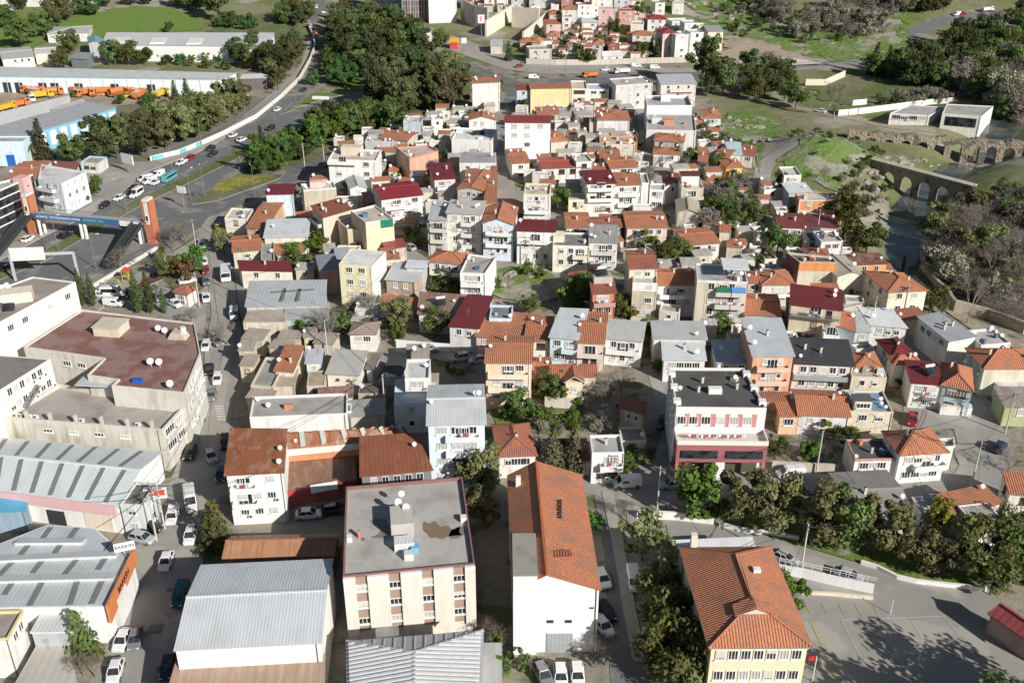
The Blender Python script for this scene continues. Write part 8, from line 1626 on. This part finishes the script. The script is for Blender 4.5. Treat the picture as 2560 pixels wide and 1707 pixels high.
for r in [
 ('conifer',30,775,1330,8.2,'dense green conifer in front of the orange fascia warehouse'),('conifer',30,1990,320,9.0,'olive green conifer beside the rusty orange workshop roof'),
 ('cedar',22,370,1205,8.6,'pale silvery cedar left of its darker twin'),('cedar',22,560,1195,8.8,'greener cedar right of the pale silvery one'),
 ('olive',21,2080,1420,9.5,'tall grey green tree in front of the light blue apartments'),('olive',31,2110,140,8.0,'grey green tree between the office block and the long orange roof'),
 ('olive',32,1190,440,8.0,'loose olive tree at the bend of the school road'),('olive',32,1370,800,9.0,'broad olive tree left of the school roof'),('oak',32,1430,1080,8.5,'dark tree above the white car on the school road'),('oak',32,1540,1380,9.5,'big dark tree in front of the yellow school wall'),('oak',32,1480,1600,9.5,'dark tree cut by the bottom edge beside the school'),('olive',32,1720,1590,8.5,'tree in front of the yellow school windows at the bottom edge'),
 ('bareb',32,860,1400,6.0,'brown bare tree beside the white gable wall'),('shrub',32,75,1440,2.6,'grey shrub at the lower left corner of the white gable wall'),('shrub',32,250,1450,1.8,'low green shrub under the roller door'),('green',32,760,160,3.0,'bright green climber bush at the orange roof eaves'),('green',33,190,860,5.0,'dense green bush between the school and the ramp'),
 ('green',32,1770,75,9.0,'tall bright green tree at the left end of the row above the school'),('olive',32,2110,130,9.0,'second tree of the row above the school, brownish green'),('olive',33,60,190,9.0,'third tree of the row, above the corner of the school drive'),('olive',33,480,320,9.5,'broad tree in the middle of the row above the drive'),('oak',33,720,330,9.0,'dark tree at the grey fibre cement roof'),('olive',33,950,390,9.0,'olive tree in front of the grey fibre cement roof'),
 ('olive',33,1300,525,7.0,'slim olive tree on the bright green lawn'),('olive',33,1510,600,6.5,'small olive tree with a white trunk on the bright green lawn'),('oak',33,1920,640,9.0,'big dark tree near the red shelter'),('olive',33,2040,760,6.0,'yellowish olive tree beside the red shelter'),('oak',33,2280,660,8.0,'dark tree at the right edge above the red shelter'),('lime',33,1560,170,5.0,'yellow green tree between the white houses'),('oak',33,2260,330,6.0,'dark tree beside the grey flat roofed white house'),('oak',33,2940,2260,12.0,'tall tree right of the schoolyard whose shadow falls on the court'),('oak',33,2340,2560,12.0,'second tall tree below the schoolyard'),('pine',33,2640,2590,12.0,'tall pine outside the schoolyard corner'),
 ('lime',23,545,900,3.6,'bright yellow green citrus in the garden below the orange roof'),('oak',23,705,980,4.5,'dark round tree beside the citrus'),('bareb',23,500,1110,4.0,'tangled bare shrub behind the beige wall'),('bareb',23,190,1080,5.0,'bare shrub left of the garden pole'),('green',23,355,1085,4.0,'green bush beside the garden pole'),('oak',23,60,1080,5.0,'dark bush beside the red shopfront'),('bareb',23,2200,1200,5.0,'bare bush at the right edge of the square'),('bareb',23,30,760,4.0,'bare grey bush by the little orange shed'),
 ('bare',22,860,640,8.5,'large grey bare tree in front of the cream gabled house'),('bareb',22,1000,470,7.0,'brownish bare tree beside the shaded alley'),('bare',22,840,830,6.0,'bare grey bush beside the roofless house'),('bareb',22,700,530,5.0,'bare tree beside the cream gabled house wall'),('oak',22,415,560,6.5,'dark olive tree in front of the orange yellow house'),('oak',22,90,740,6.0,'dark tree below the peach house'),('green',22,310,830,5.5,'bright green bushy tree in the walled garden'),('green',22,540,800,4.5,'dark green bush at the end of the garden wall'),('rust',22,1545,1250,4.0,'small rusty leaved tree at the red shopfront'),('shrub',22,1150,1150,2.5,'wild shrub beside the small white house'),('shrub',22,1230,1090,2.2,'low brown shrub in the rubble garden'),('green',22,1060,1200,3.0,'green bush at the small white house wall'),('bare',22,1040,1640,4.5,'bare tree at the crossing below the white panel van'),
 ('bare',11,690,1540,9.0,'tall grey bare tree at the street garden'),('bare',11,610,1480,6.0,'smaller grey bare tree left of the tall one'),('bare',11,1120,1400,9.0,'wide bare tree behind the small brown roofed house'),('bareb',11,1010,1290,6.0,'bare tree in front of the pale yellow block'),('olive',11,1290,1480,8.0,'tall grey olive tree left of the rust striped roof'),('oak',11,1660,1520,6.5,'dark olive tree in front of the rust striped roof house'),('oak',11,1690,1130,5.5,'dark bushy tree below the white glazed balcony'),('oak',11,1860,1150,5.0,'dark bush below the white terrace house'),('green',11,500,760,6.5,'green tree beside the pale sheet roof'),('green',11,380,840,5.5,'green tree among the garden roofs'),('oak',11,590,730,4.0,'small dark tree at the concrete house'),('green',11,300,370,6.0,'yellowish green tree beside the light blue side wall'),('oak',11,330,400,4.0,'dark bush under the yellowish green tree'),('lime',11,1490,680,5.5,'yellow green round tree in the lane'),('oak',11,400,930,6.0,'brownish tree beside the cream gabled hall'),('oak',11,470,1010,4.0,'dark shrub right of the cream gabled hall'),('bare',11,540,390,6.5,'bare tree in front of the concrete house wall'),('bare',11,950,1200,5.0,'bare tree at the foot of the pale yellow block'),('green',11,850,1420,4.0,'green undergrowth tree by the street garden'),('green',11,450,1530,4.0,'dark green bush by the beige plastered house'),('green',11,1280,120,3.5,'green bush in the shaded courtyard'),('green',11,2200,1080,3.0,'green bush at the rocky plot'),('green',12,120,960,3.5,'bright green bush on the rocky plot below the lane'),('green',12,260,990,3.0,'green bush at the right of the rocky plot'),
 ('cypress',10,765,1240,9.5,'tall cypress at the white block corner'),('cypress',10,860,1250,9.0,'wide cypress left of the car park'),('cypress',10,1275,1310,11.0,'left one of the twin tall cypresses'),('cypress',10,1385,1310,11.5,'right one of the twin tall cypresses'),('cypress',10,1515,1315,6.5,'short cypress beside the kiosk'),('bareb',10,1580,720,9.0,'large bare tree near the footbridge tower'),('bareb',10,1700,660,8.0,'brown bare tree beside the street'),('green',10,1780,940,7.0,'green street tree above the parked cars'),('rust',10,1720,1020,6.5,'red brown street tree beside the kiosk'),('palm',10,1500,850,5.0,'small palm at the park corner'),('oak',10,1560,990,6.0,'dark tree in the street park'),('bareb',10,1115,910,7.5,'bare tree at the foot of the dark escalator'),('bareb',10,440,790,6.0,'bare tree on the highway median'),('ball',10,760,300,4.0,'round green tree by the light blue apartment house'),('ball',10,870,230,4.0,'round green tree at the highway forecourt'),('green',10,900,160,4.0,'green shrub tree behind the forecourt'),('olive',10,2060,760,6.5,'round street tree beside the low orange hipped roof'),('bareb',10,1750,1440,6.0,'reddish bare tree at the corner of the red brown roof'),('bare',10,2090,1600,6.0,'grey bare tree overhanging the street'),('bareb',10,1800,240,4.0,'bare bush on the grass island'),('bareb',30,770,1500,5.0,'thin bare tree below the green conifer'),('bareb',30,880,1520,4.0,'bare bush in the roadside strip'),('bareb',31,2150,1220,5.5,'thin bare tree beside the ribbed grey roof'),('green',31,2230,1500,3.5,'green bush beside the striped lean-to'),('green',31,2190,1240,3.0,'yellow green bush right of the ribbed grey roof'),('lime',21,850,425,2.6,'yellow green potted tree beside the cream workshop'),('shrub',21,1800,290,1.8,'dry shrub on the rubble plot'),('green',21,1880,330,2.0,'green shrub on the rubble plot'),
 ('spruce',0,400,1470,15,'huge dark conifer in front of the pale blue works'),('pine',0,940,1480,15,'tall dark pine left of the street grove'),('euc',0,1080,1460,14,'tall eucalyptus beside the dark pine'),('oak',0,670,1500,9,'round green tree in front of the works wall'),('palm',0,315,1490,7,'palm beside the pale blue gatehouse'),('palm',0,2200,1560,6.5,'palm on the highway verge'),('spruce',0,1610,920,8,'small dark conifer left one at the depot bays'),('spruce',0,1720,920,9,'small dark conifer right one at the depot bays'),('ball',0,1380,970,5,'round clipped tree in the depot yard'),('ball',0,690,900,3,'little round shrub tree in the depot yard'),('ball',0,1115,960,4,'round tree below the yellow digger'),
 ('ball',0,70,260,12,'round dark tree at the far left edge'),('oak',0,220,450,14,'broad dark tree behind the rambling white house'),('oak',0,410,350,13,'dark tree beside the white bungalow'),('euc',0,540,250,18,'tall tree with a pale trunk on the far lawn'),('euc',0,620,200,15,'loose brownish tree behind the far lawn'),('ball',0,740,140,8,'small round tree at the lawn corner'),('ball',0,850,145,10,'larger round tree at the lawn corner'),('ball',0,980,68,8,'round tree on the top edge above the lawn'),('ball',0,1205,55,8,'round tree right of the lawn goal'),('ball',0,1345,50,8,'second round tree right of the lawn goal'),('ball',0,1625,65,9,'round tree left of the tall pale trunk'),('ball',0,1735,90,11,'tall round tree at the end of the lawn'),('pine',0,1840,120,13,'dark pine beside the tall round tree'),('euc',0,2010,200,18,'towering dark tree above the factory hall'),('ball',0,185,100,9,'round tree between the top left halls'),('oak',0,650,500,11,'green tree in front of the white bungalow'),('oak',0,560,630,9,'dark tree beside the open sided shed'),('oak',0,1060,600,11,'large dark tree in front of the factory hall'),('oak',0,1180,600,11,'second large dark tree in front of the factory hall'),('ball',0,1330,600,8,'round dark tree right of the two large ones'),('ball',0,1555,300,5,'round bush behind the factory roof'),('ball',0,1660,600,5,'round bush on the bank below the factory cars'),
 ('euc',2,1740,800,20,'towering eucalyptus above the grey metal gable roof'),('euc',2,1850,860,17,'brownish eucalyptus right of the towering one'),('euc',2,1930,880,15,'loose eucalyptus at the edge of the rocks'),('pine',2,1790,890,9,'dark pine under the eucalyptus trees'),('spruce',2,1275,520,9,'dark pointed cypress beside the white villa'),('spruce',2,1335,540,10,'dark pointed cypress left of the maroon roofed house'),('spruce',2,260,440,10,'dark cypress at the concrete cutting'),('conifer',2,1515,1530,7,'dark green conifer on the central lane'),('oak',2,1650,1510,5,'dark tree beside the small orange cottage'),('bareb',2,620,1190,7,'wide brown bare tree in the upper gardens'),('bareb',2,1380,1560,6,'bare tree below the two orange roofs on the lane'),('bareb',2,760,1450,6,'bare brush on the hillside garden'),('ball',2,100,1040,5,'round bush behind the maroon hipped roof'),('ball',2,905,940,5,'green shrub beside the green court'),('green',2,810,940,4,'thin green tree in the court garden'),('oak',2,1880,1560,5,'dark bush between the orange and yellow cottages'),('oak',2,1140,160,8,'dark tree at the edge of the far town'),('oak',2,700,600,7,'tall green tree left of the tall grey house'),('oak',2,1180,530,7,'dark tree below the white villa'),('oak',2,960,340,9,'dark tree beside the brick and maroon house'),('oak',2,500,420,5,'green shrub tree in the far gardens'),('bareb',2,1230,170,8,'bare tree above the dark red hipped roof'),('oak',2,820,420,6,'green garden tree in the middle of the far town'),('oak',2,620,590,6,'bushy tree behind the roadside wall'),('bareb',2,560,330,6,'bare tree in the far gardens'),
 ('oak',1,1700,440,9,'round dark tree behind the white marquee'),('oak',1,1570,600,8,'round dark tree at the edge of the junction'),('spruce',1,60,1400,10,'dark pointed conifer at the highway verge'),('spruce',1,2320,560,9,'dark conifer below the cutting'),
 ('bareb',12,1830,330,8,'tall yellowish bare tree beside the three storey beige house'),('green',12,1990,330,7,'green tree on the path below the rocks'),('oak',12,1390,860,6.5,'dark walnut tree beside the low white house'),('oak',12,1520,840,6.5,'dark bushy tree above the orange middle roof'),('bareb',12,1570,720,6,'brown bare bush above the dark walnut'),('oak',12,2050,520,7,'dark tree at the edge of the ruined house'),('bareb',12,1900,500,6.5,'greyish bare tree near the ruined house'),('oak',12,2200,540,7,'dark tree in the hillside gardens'),('oak',12,1980,580,5.5,'dark bush behind the low white house'),('oak',12,2150,420,6,'dark tree above the white sheet roof'),('lime',12,1240,740,6,'yellowish tree in front of the pink washed house'),('oak',12,480,380,7,'dark conifer like tree between the row houses'),('oak',12,640,1250,7,'dark olive tree below the faded orange slopes'),('oak',12,560,1260,6.5,'second dark olive tree at the rocky plot'),('oak',12,700,1180,6,'dark olive tree touching the red brick house'),('lime',12,480,1270,5,'yellow green bush at the end of the rocky plot'),('oak',12,1010,1360,5.5,'dark olive tree beside the red brick house'),('lime',12,1100,1360,5,'bright yellow green tree next to the olive'),('oak',12,160,1330,5,'dark bushes under the rocky plot'),('oak',12,1250,1540,4.5,'dark tree between the two grey sheet roofs'),('oak',12,1900,1500,5,'dark shrub below the apartment house with awnings'),('oak',12,2300,880,5,'green shrub behind the white roof canopy'),
 ('oak',13,80,770,8,'round dark green tree above the tall blank house'),('conifer',13,740,700,13,'tall dark drooping tree on the stream bank'),('oak',13,900,760,8,'dark rounded tree beside the stream'),('oak',13,700,520,10,'dark tree right of the unfinished brick house'),('cypress',13,1235,920,5,'small slim cypress beside the stream'),('oak',13,1480,1310,6.5,'dense green tree beside the three storey cream house'),('olive',13,1590,1310,5,'small grey olive at the stream path'),('poplar',13,1830,1400,12,'pale bare poplar beside the stream wall'),('green',13,760,1190,3,'green bush between the cream gable and the hipped house'),('oak',13,120,240,7,'dark tree left of the pale sheet roof'),('bareb',13,1290,400,6,'bare bush under the slender arches'),('poplar',3,600,1090,16,'pale bare poplar standing by the hillside road'),('bareb',13,520,110,6,'bare tree on the green slope'),('oak',3,250,1000,10,'dark tree above the dirt track')]:
    tree(*r)
grove('t01 690,330 800,240 1100,270 1400,330 1520,480 1480,620 1250,700 1050,740 900,640 740,470', 64, ['pine', 'pine', 'euc', 'oak', 'spruce'], (8, 17), 'tall dark pine in the dense grove between the ramp and the far road', 'pines of the grove between the ramp and the road')
grove('t01 520,790 650,560 720,480 760,640 980,760 850,820', 14, ['ball'], (5, 8), 'round green tree on the lawn edge of the pine grove', 'round trees on the lawn edge of the grove')
grove('t01 1080,1010 1100,860 1300,730 1560,650 1850,720 1860,850 1850,1030 1600,1060 1350,1110', 46, ['euc', 'olive', 'pine', 'euc'], (8, 16), 'tall brownish eucalyptus in the grove behind the narrow grey blue tower', 'eucalyptus of the grove behind the town')
grove('t01 500,1230 900,1120 1300,1070 1330,1250 1150,1230 740,1270 560,1350', 34, ['pine', 'oak', 'green'], (7, 10), 'dark tree in the belt between the side road and the stacked terraces', 'trees of the belt along the side road')
grove('t01 -100,1420 300,1290 520,1250 560,1380 500,1500 350,1568 0,1640', 20, ['green', 'ball'], (5, 7), 'bright green round tree of the thicket at the highway verge', 'round trees of the verge thicket')
grove('t01 60,760 150,560 330,460 420,400 400,620 300,780 200,880', 13, ['euc', 'pine'], (10, 13), 'tall dark tree on the bank inside the curved ramp wall', 'trees on the bank inside the ramp')
grove('t01 200,210 260,150 460,140 480,240 330,260', 8, ['oak', 'pine'], (9, 12), 'dark tree above the top of the curved ramp', 'trees above the ramp')
grove('t00 1190,1320 1250,1460 1500,1400 1750,1310 1950,1225 2100,1135 2260,1010 2180,990 1900,1110 1600,1210 1350,1260', 22, ['euc', 'oak', 'pine', 'olive'], (10, 14), 'broad dark tree of the works grove along the highway wall', 'trees of the works grove')
grove('t00 2120,600 2330,640 2350,480 2200,500', 7, ['oak', 'pine'], (8, 11), 'dark tree beside the end of the factory hall', 'trees at the end of the factory hall')
grove('t00 1950,260 2350,290 2350,230 2050,210', 8, ['ball'], (5, 7), 'round bush of the row behind the factory hall', 'round bushes behind the factory hall')
grove('t02 2060,880 2120,650 2350,600 2350,900 2200,960', 14, ['pine', 'oak', 'bareb'], (8, 12), 'dark tree of the clump right of the eucalyptus trees', 'trees of the clump on the rocks')
grove('t03 -20,900 60,700 200,640 260,860 180,940', 7, ['oak', 'pine'], (8, 11), 'dark tree of the clump above the dirt track', 'trees above the dirt track')
grove('t03 250,360 350,150 700,60 1050,120 1060,290 720,380 560,250', 34, ['brush', 'brush', 'bareb'], (8, 12), 'grey bare bush tree on the far green hillside', 'bare bush trees on the green hillside', 9)
grove('t03 -100,100 100,0 180,200 60,250', 6, ['brush'], (7, 10), 'grey bare tree beside the skyline slope', 'bare trees beside the skyline slope')
grove('t03 900,680 1000,650 1250,650 1500,580 1750,450 2000,350 2360,320 2420,640 2100,760 1700,820 1250,800 1030,740', 95, ['spruce', 'cypress', 'pine', 'spruce', 'oak'], (10, 15), 'dark cypress of the wood below the distant road', 'cypresses of the wood below the distant road')
grove('t03 1700,800 2100,620 2450,500 2450,1000 2200,1180 2050,960 1800,900', 48, ['brush', 'bareb', 'bare', 'brush', 'oak'], (8, 13), 'grey bare tree of the wood above the pavilion', 'bare trees of the wood above the pavilion')
grove('t03 900,0 1650,0 1650,110 1100,160', 26, ['oak', 'brush', 'pine'], (8, 12), 'dark tree on the slope beside the distant road', 'trees on the slope beside the distant road')
grove('t03 1000,960 1500,880 1750,860 1700,940 1300,990', 20, ['brush', 'shrub'], (3, 6), 'grey bush on the grass above the terrace wall', 'bushes above the terrace wall')
grove('t13 1430,640 1600,530 1900,430 2150,340 2450,260 2500,1400 2100,1330 1780,1180 1540,1000', 105, ['bare', 'bareb', 'bare', 'bareb', 'brush', 'bareb', 'olive'], (8, 12), 'grey bare tree of the wood on the far bank of the stream', 'bare trees on the far bank of the stream')
grove('t13 2050,250 2450,200 2450,500 2200,520', 8, ['oak', 'green'], (5, 8), 'green tree in the clearing of the bare wood', 'green trees in the bare wood')
grove('t13 1900,1250 2450,1100 2450,1500 2200,1480', 9, ['bareb'], (6, 9), 'reddish bare tree above the stream wall', 'reddish bare trees above the stream wall')
grove('t12 1750,300 2100,200 2250,500 1950,620 1700,560', 16, ['brush', 'oak', 'brush'], (4, 7), 'brushy tree on the rough ground above the low white house', 'brush on the rough ground above the low white house')
grove('t02 330,430 700,360 1050,460 900,560 420,560', 12, ['oak', 'bareb', 'shrub'], (3, 6), 'small garden tree between the houses of the far town', 'garden trees of the far town')
grove('t02 1700,1180 1900,1250 2000,1350 1750,1350', 9, ['brush', 'shrub'], (3, 5), 'scrub bush on the bank under the orange hipped house', 'scrub on the bank under the rocks')
grove('t13 650,60 1000,-60 1150,250 950,500 780,330', 22, ['shrub', 'brush'], (1.5, 3.5), 'low bush on the rocky slope by the slender arches', 'bushes on the rocky slope')

# ------------------------------------------------------------------ boulders and small sheds in the gaps of the town
def rock(seed):
    rn = random.Random(seed); bm = bmesh.new(); bmesh.ops.create_icosphere(bm, subdivisions=2, radius=1)
    for v in bm.verts: v.co *= 1 + .28 * sin(v.co.x * 3 + seed) * sin(v.co.y * 2.6 + 2 * seed) + rn.uniform(-.12, .12); v.co.z *= .6
    me = bpy.data.meshes.new('boulder'); bm.to_mesh(me); bm.free(); me.materials.append(ROCKM); return me
ROCKM = ground_mat('weathered_rock', (.31, .28, .235), (.22, .20, .165), (.37, .34, .29), .3, 1.5, bump=1)
RK = [rock(i) for i in range(4)]
for s, n, lb in (('t13 650,60 1000,-60 1160,300 950,480 780,330', 40, 'pale boulder on the rocky slope beside the slender arches'), ('t02 1900,1080 2300,1060 2350,1300 2150,1330', 30, 'pale boulder on the rock outcrop below the far trees'), ('t03 950,1400 1500,1480 1650,1560 1100,1500', 22, 'pale boulder on the bank between the two aqueducts'), ('t02 1300,-20 2350,40 2350,250 1700,140', 14, 'pale boulder on the far green hillside'), ('t11 2150,950 t12 430,980 400,1200 t11 2200,1120', 16, 'pale rock on the overgrown plot below the lane')):
    poly = [gnd(*p).xy for p in P(s)]; x0, x1 = min(p.x for p in poly), max(p.x for p in poly); y0, y1 = min(p.y for p in poly), max(p.y for p in poly); k = 0
    while k < n:
        p = Vector((R.uniform(x0, x1), R.uniform(y0, y1)))
        if inside(p, poly):
            o = bpy.data.objects.new('boulder', R.choice(RK)); COL.objects.link(o); o.location = (p.x, p.y, T(p.x, p.y) + .1); o.rotation_euler[2] = R.uniform(0, 6); q = R.uniform(.5, 1.6) * (1.5 if p.y > 400 else 1); o.scale = (q * R.uniform(.8, 1.6), q, q); tag(o, lb, 'boulder', 'boulders of one slope: ' + lb[13:]); k += 1
FP = [[q.xy for q in X.c] for X in BL]; BB = [(min(q.x for q in f), max(q.x for q in f), min(q.y for q in f), max(q.y for q in f)) for f in FP]
def free(c):
    for p in c:
        if any(inside(p, r) for r in ROADS) or any((p - l.xy).length < 2.7 for l in LANES): return False
        for f, b in zip(FP, BB):
            if b[0] - .4 < p.x < b[1] + .4 and b[2] - .4 < p.y < b[3] + .4 and inside(p, f): return False
    return True
def fill(s, n, rt, rc, wc, lb, grp, name='yard_shed', cat='shed'):
    poly = [gnd(*p).xy for p in P(s)]; x0, x1 = min(p.x for p in poly), max(p.x for p in poly); y0, y1 = min(p.y for p in poly), max(p.y for p in poly); k = t = 0
    while k < n and t < 4000:
        t += 1; p = Vector((R.uniform(x0, x1), R.uniform(y0, y1))); w, d, a = R.uniform(2.6, 5.5), R.uniform(2.2, 4.2), R.uniform(-.25, .25); e = Vector((cos(a), sin(a))); m_ = Vector((-sin(a), cos(a)))
        c = [p - e * w / 2 - m_ * d / 2, p + e * w / 2 - m_ * d / 2, p + e * w / 2 + m_ * d / 2, p - e * w / 2 + m_ * d / 2]
        if not inside(p, poly) or not free(c + [p, (c[0] + c[1]) / 2, (c[2] + c[3]) / 2, (c[0] + c[3]) / 2, (c[1] + c[2]) / 2]): continue
        h = R.uniform(2.4, 4.2); z = T(p.x, p.y) + h; B(lb, ([Vector((*q, z)) for q in c], z), h, wc, rt, rc, name, cat, rise=.35, win='F' if R.random() < .5 else '', wn=(1, 1), wsz=(.9, 1, 1), dish=R.randrange(2), chim=0, oh=.2, group=grp, rusty=.2 if rt == 'shed' else 0); FP.append(c); BB.append((min(q.x for q in c), max(q.x for q in c), min(q.y for q in c), max(q.y for q in c))); k += 1
TOWN = 't99 770,330 1080,250 1160,240 1480,230 1620,300 1740,430 1900,500 2030,640 2080,740 2200,860 2040,900 1760,900 1500,870 1480,660 1130,600 1000,560 930,560 920,800 700,760 700,470 760,400'
fill(TOWN, 90, 'shed', (.48, .47, .44), BEIGE, 'one of the small grey sheet roofed sheds squeezed between the town houses', 'grey sheet roofed sheds between the houses')
fill(TOWN, 80, 'shed', TILE, (.66, .58, .48), 'one of the small orange tiled sheds squeezed between the town houses', 'orange tiled sheds between the houses')
fill(TOWN, 95, 'flat', (.44, .41, .36), (.70, .67, .62), 'one of the small flat roofed yard rooms squeezed between the town houses', 'flat roofed yard rooms between the houses')
fill('t99 560,790 800,800 1000,830 980,960 760,900 560,960', 12, 'shed', (.40, .36, .31), BEIGE, 'one of the brown sheet sheds in the yards left of the light blue apartments', 'brown sheds in the yards')
fill('t02 330,200 900,60 1250,180 1700,330 1500,560 900,560 300,520', 70, 'shed', TILE, (.72, .68, .62), 'one of the low orange roofed huts between the far town houses', 'orange huts of the far town', 'hillside_hut', 'hut')
fill('t01 1850,60 2350,20 2350,110 2000,110', 14, 'shed', TILED, (.66, .6, .56), 'one of the small red roofed huts on the skyline above the building pit', 'huts above the building pit', 'hillside_hut', 'hut')
fill('t02 0,20 1200,-20 1200,110 0,110', 34, 'flat', (.5, .46, .42), (.7, .66, .62), 'one of the small flat roofed blocks along the skyline of the far town', 'flat blocks on the skyline', 'flat_block', 'house')
grove(TOWN, 120, ['oak', 'green', 'brush', 'olive', 'brush'], (2, 4.2), 'small bushy yard tree growing between the town houses', 'small yard trees between the town houses', 3, 1)
grove('t99 1130,900 1500,880 1500,1060 1340,1080 1130,1050', 14, ['green', 'brush', 'olive'], (2, 4), 'bush in the overgrown gardens behind the long orange roof', 'bushes of the gardens behind the long orange roof', 3, 1)
grove('t99 560,740 930,700 930,800 600,800', 16, ['brush', 'green', 'bareb'], (2, 4.5), 'bush in the wild gardens above the inner lane', 'bushes of the wild gardens', 3, 1)
grove('t00 1450,610 2100,650 2050,560 1450,560', 14, ['ball', 'brush', 'green'], (3, 5), 'bush on the bank between the factory cars and the depot roof', 'bushes on the factory bank', 4)
grove('t03 2000,330 2480,160 2480,760 2200,620', 34, ['pine', 'spruce', 'brush', 'oak'], (8, 13), 'dark tree at the right end of the wood below the distant road', 'trees at the right end of the wood')
grove('t03 -150,0 900,100 1000,300 700,420 300,400 0,330', 40, ['brush', 'shrub', 'brush', 'oak'], (2, 5), 'low scrub bush on the far green hillside', 'scrub bushes on the green hillside', 5)
grove('t02 1750,0 2350,60 2350,330 2000,350', 26, ['brush', 'shrub', 'oak'], (2, 5), 'low scrub bush above the bare brown cut', 'scrub bushes above the bare cut', 5)
grove('t03 60,1250 900,1230 1100,1420 800,1560 300,1500', 22, ['shrub', 'brush'], (1, 2.6), 'low bush on the slope above the slender arches', 'bushes on the slope above the arches', 3)
# two pedestrians by the street park
def person(tl, x, y, c1, c2, lb, rz):
    g = G(tl, x, y); bm = bmesh.new(); J = [(0, 0, .95), (0, 0, 1.2), (0, 0, 1.45), (0, .02, 1.56), (0, 0, 1.7), (.1, 0, .9), (.11, .05, .5), (.12, 0, .06), (-.1, 0, .9), (-.11, -.1, .5), (-.12, -.22, .08), (.2, 0, 1.42), (.25, -.06, 1.12), (.24, .1, .9), (-.2, 0, 1.42), (-.25, .05, 1.12), (-.24, -.06, .88), (.12, .14, .04), (-.12, -.08, .04)]
    vs = [bm.verts.new(p) for p in J]
    for a, b in ((0, 1), (1, 2), (2, 3), (3, 4), (0, 5), (5, 6), (6, 7), (0, 8), (8, 9), (9, 10), (2, 11), (11, 12), (12, 13), (2, 14), (14, 15), (15, 16), (7, 17), (10, 18)): bm.edges.new((vs[a], vs[b]))
    me = bpy.data.meshes.new('person'); bm.to_mesh(me); bm.free(); o = bpy.data.objects.new('person', me); COL.objects.link(o); m = o.modifiers.new('s', 'SKIN')
    for i, r in enumerate((.15, .15, .17, .06, .11, .1, .07, .05, .1, .07, .05, .08, .05, .04, .08, .05, .04, .04, .04)): me.skin_vertices[0].data[i].radius = (r, r)
    me.skin_vertices[0].data[0].use_root = True; o.modifiers.new('d', 'SUBSURF').levels = 1; bpy.context.view_layer.update(); e = bpy.data.meshes.new_from_object(o.evaluated_get(bpy.context.evaluated_depsgraph_get())); o.modifiers.clear(); o.data = e
    for c in (c1, c2, (.45, .28, .2)): e.materials.append(plain(c, .8, name='cloth'))
    for p in e.polygons: p.material_index = 2 if p.center.z > 1.52 else 0 if p.center.z > .92 else 1
    o.location = g; o.rotation_euler[2] = rz; tag(o, lb, 'person')
person(10, 1432, 1100, (.05, .06, .12), (.03, .03, .04), 'person in a dark jacket walking between the twin cypresses and the kiosk', 1.2)
person(10, 1452, 1085, (.25, .24, .22), (.08, .07, .06), 'person in a pale coat walking beside the one in a dark jacket', 1.2)
PL = [G(a, b, c) for a, b, c, _ in POLES]
def strand(a, b, sag, lb, grp):
    mb = MB(); prev = None; m_ = (a + b) / 2
    for i in range(11):
        u = i / 10; p = a.lerp(b, u); p.z -= 4 * u * (1 - u) * sag
        if prev: mb.tube(prev, p, .03, n=4, cap=False)
        prev = p
    tag(mb.build('power_cable', DKMETAL, None, m_, uv=False), lb, 'cable', grp)
for i, p in enumerate(PL):
    for j in sorted((j for j in range(len(PL)) if j != i), key=lambda j: (PL[j] - p).length)[:2]:
        if i < j and (PL[j] - p).length < 75: strand(p + Vector((.4, 0, 8.2)), PL[j] + Vector((.4, 0, 8.2)), 1.2, 'one of the thin black cables strung from utility pole to utility pole', 'cables between utility poles')
    for X in sorted((X for X in BL if 6 < (X.ctr.xy - p.xy).length < 34), key=lambda X: (X.ctr.xy - p.xy).length)[:4]: strand(p + Vector((0, 0, 8)), Vector((*X.c[0].lerp(X.c[1], .5).xy, X.z - .4)), .7, 'one of the thin black service cables running from a utility pole to a house', 'service cables to the houses')
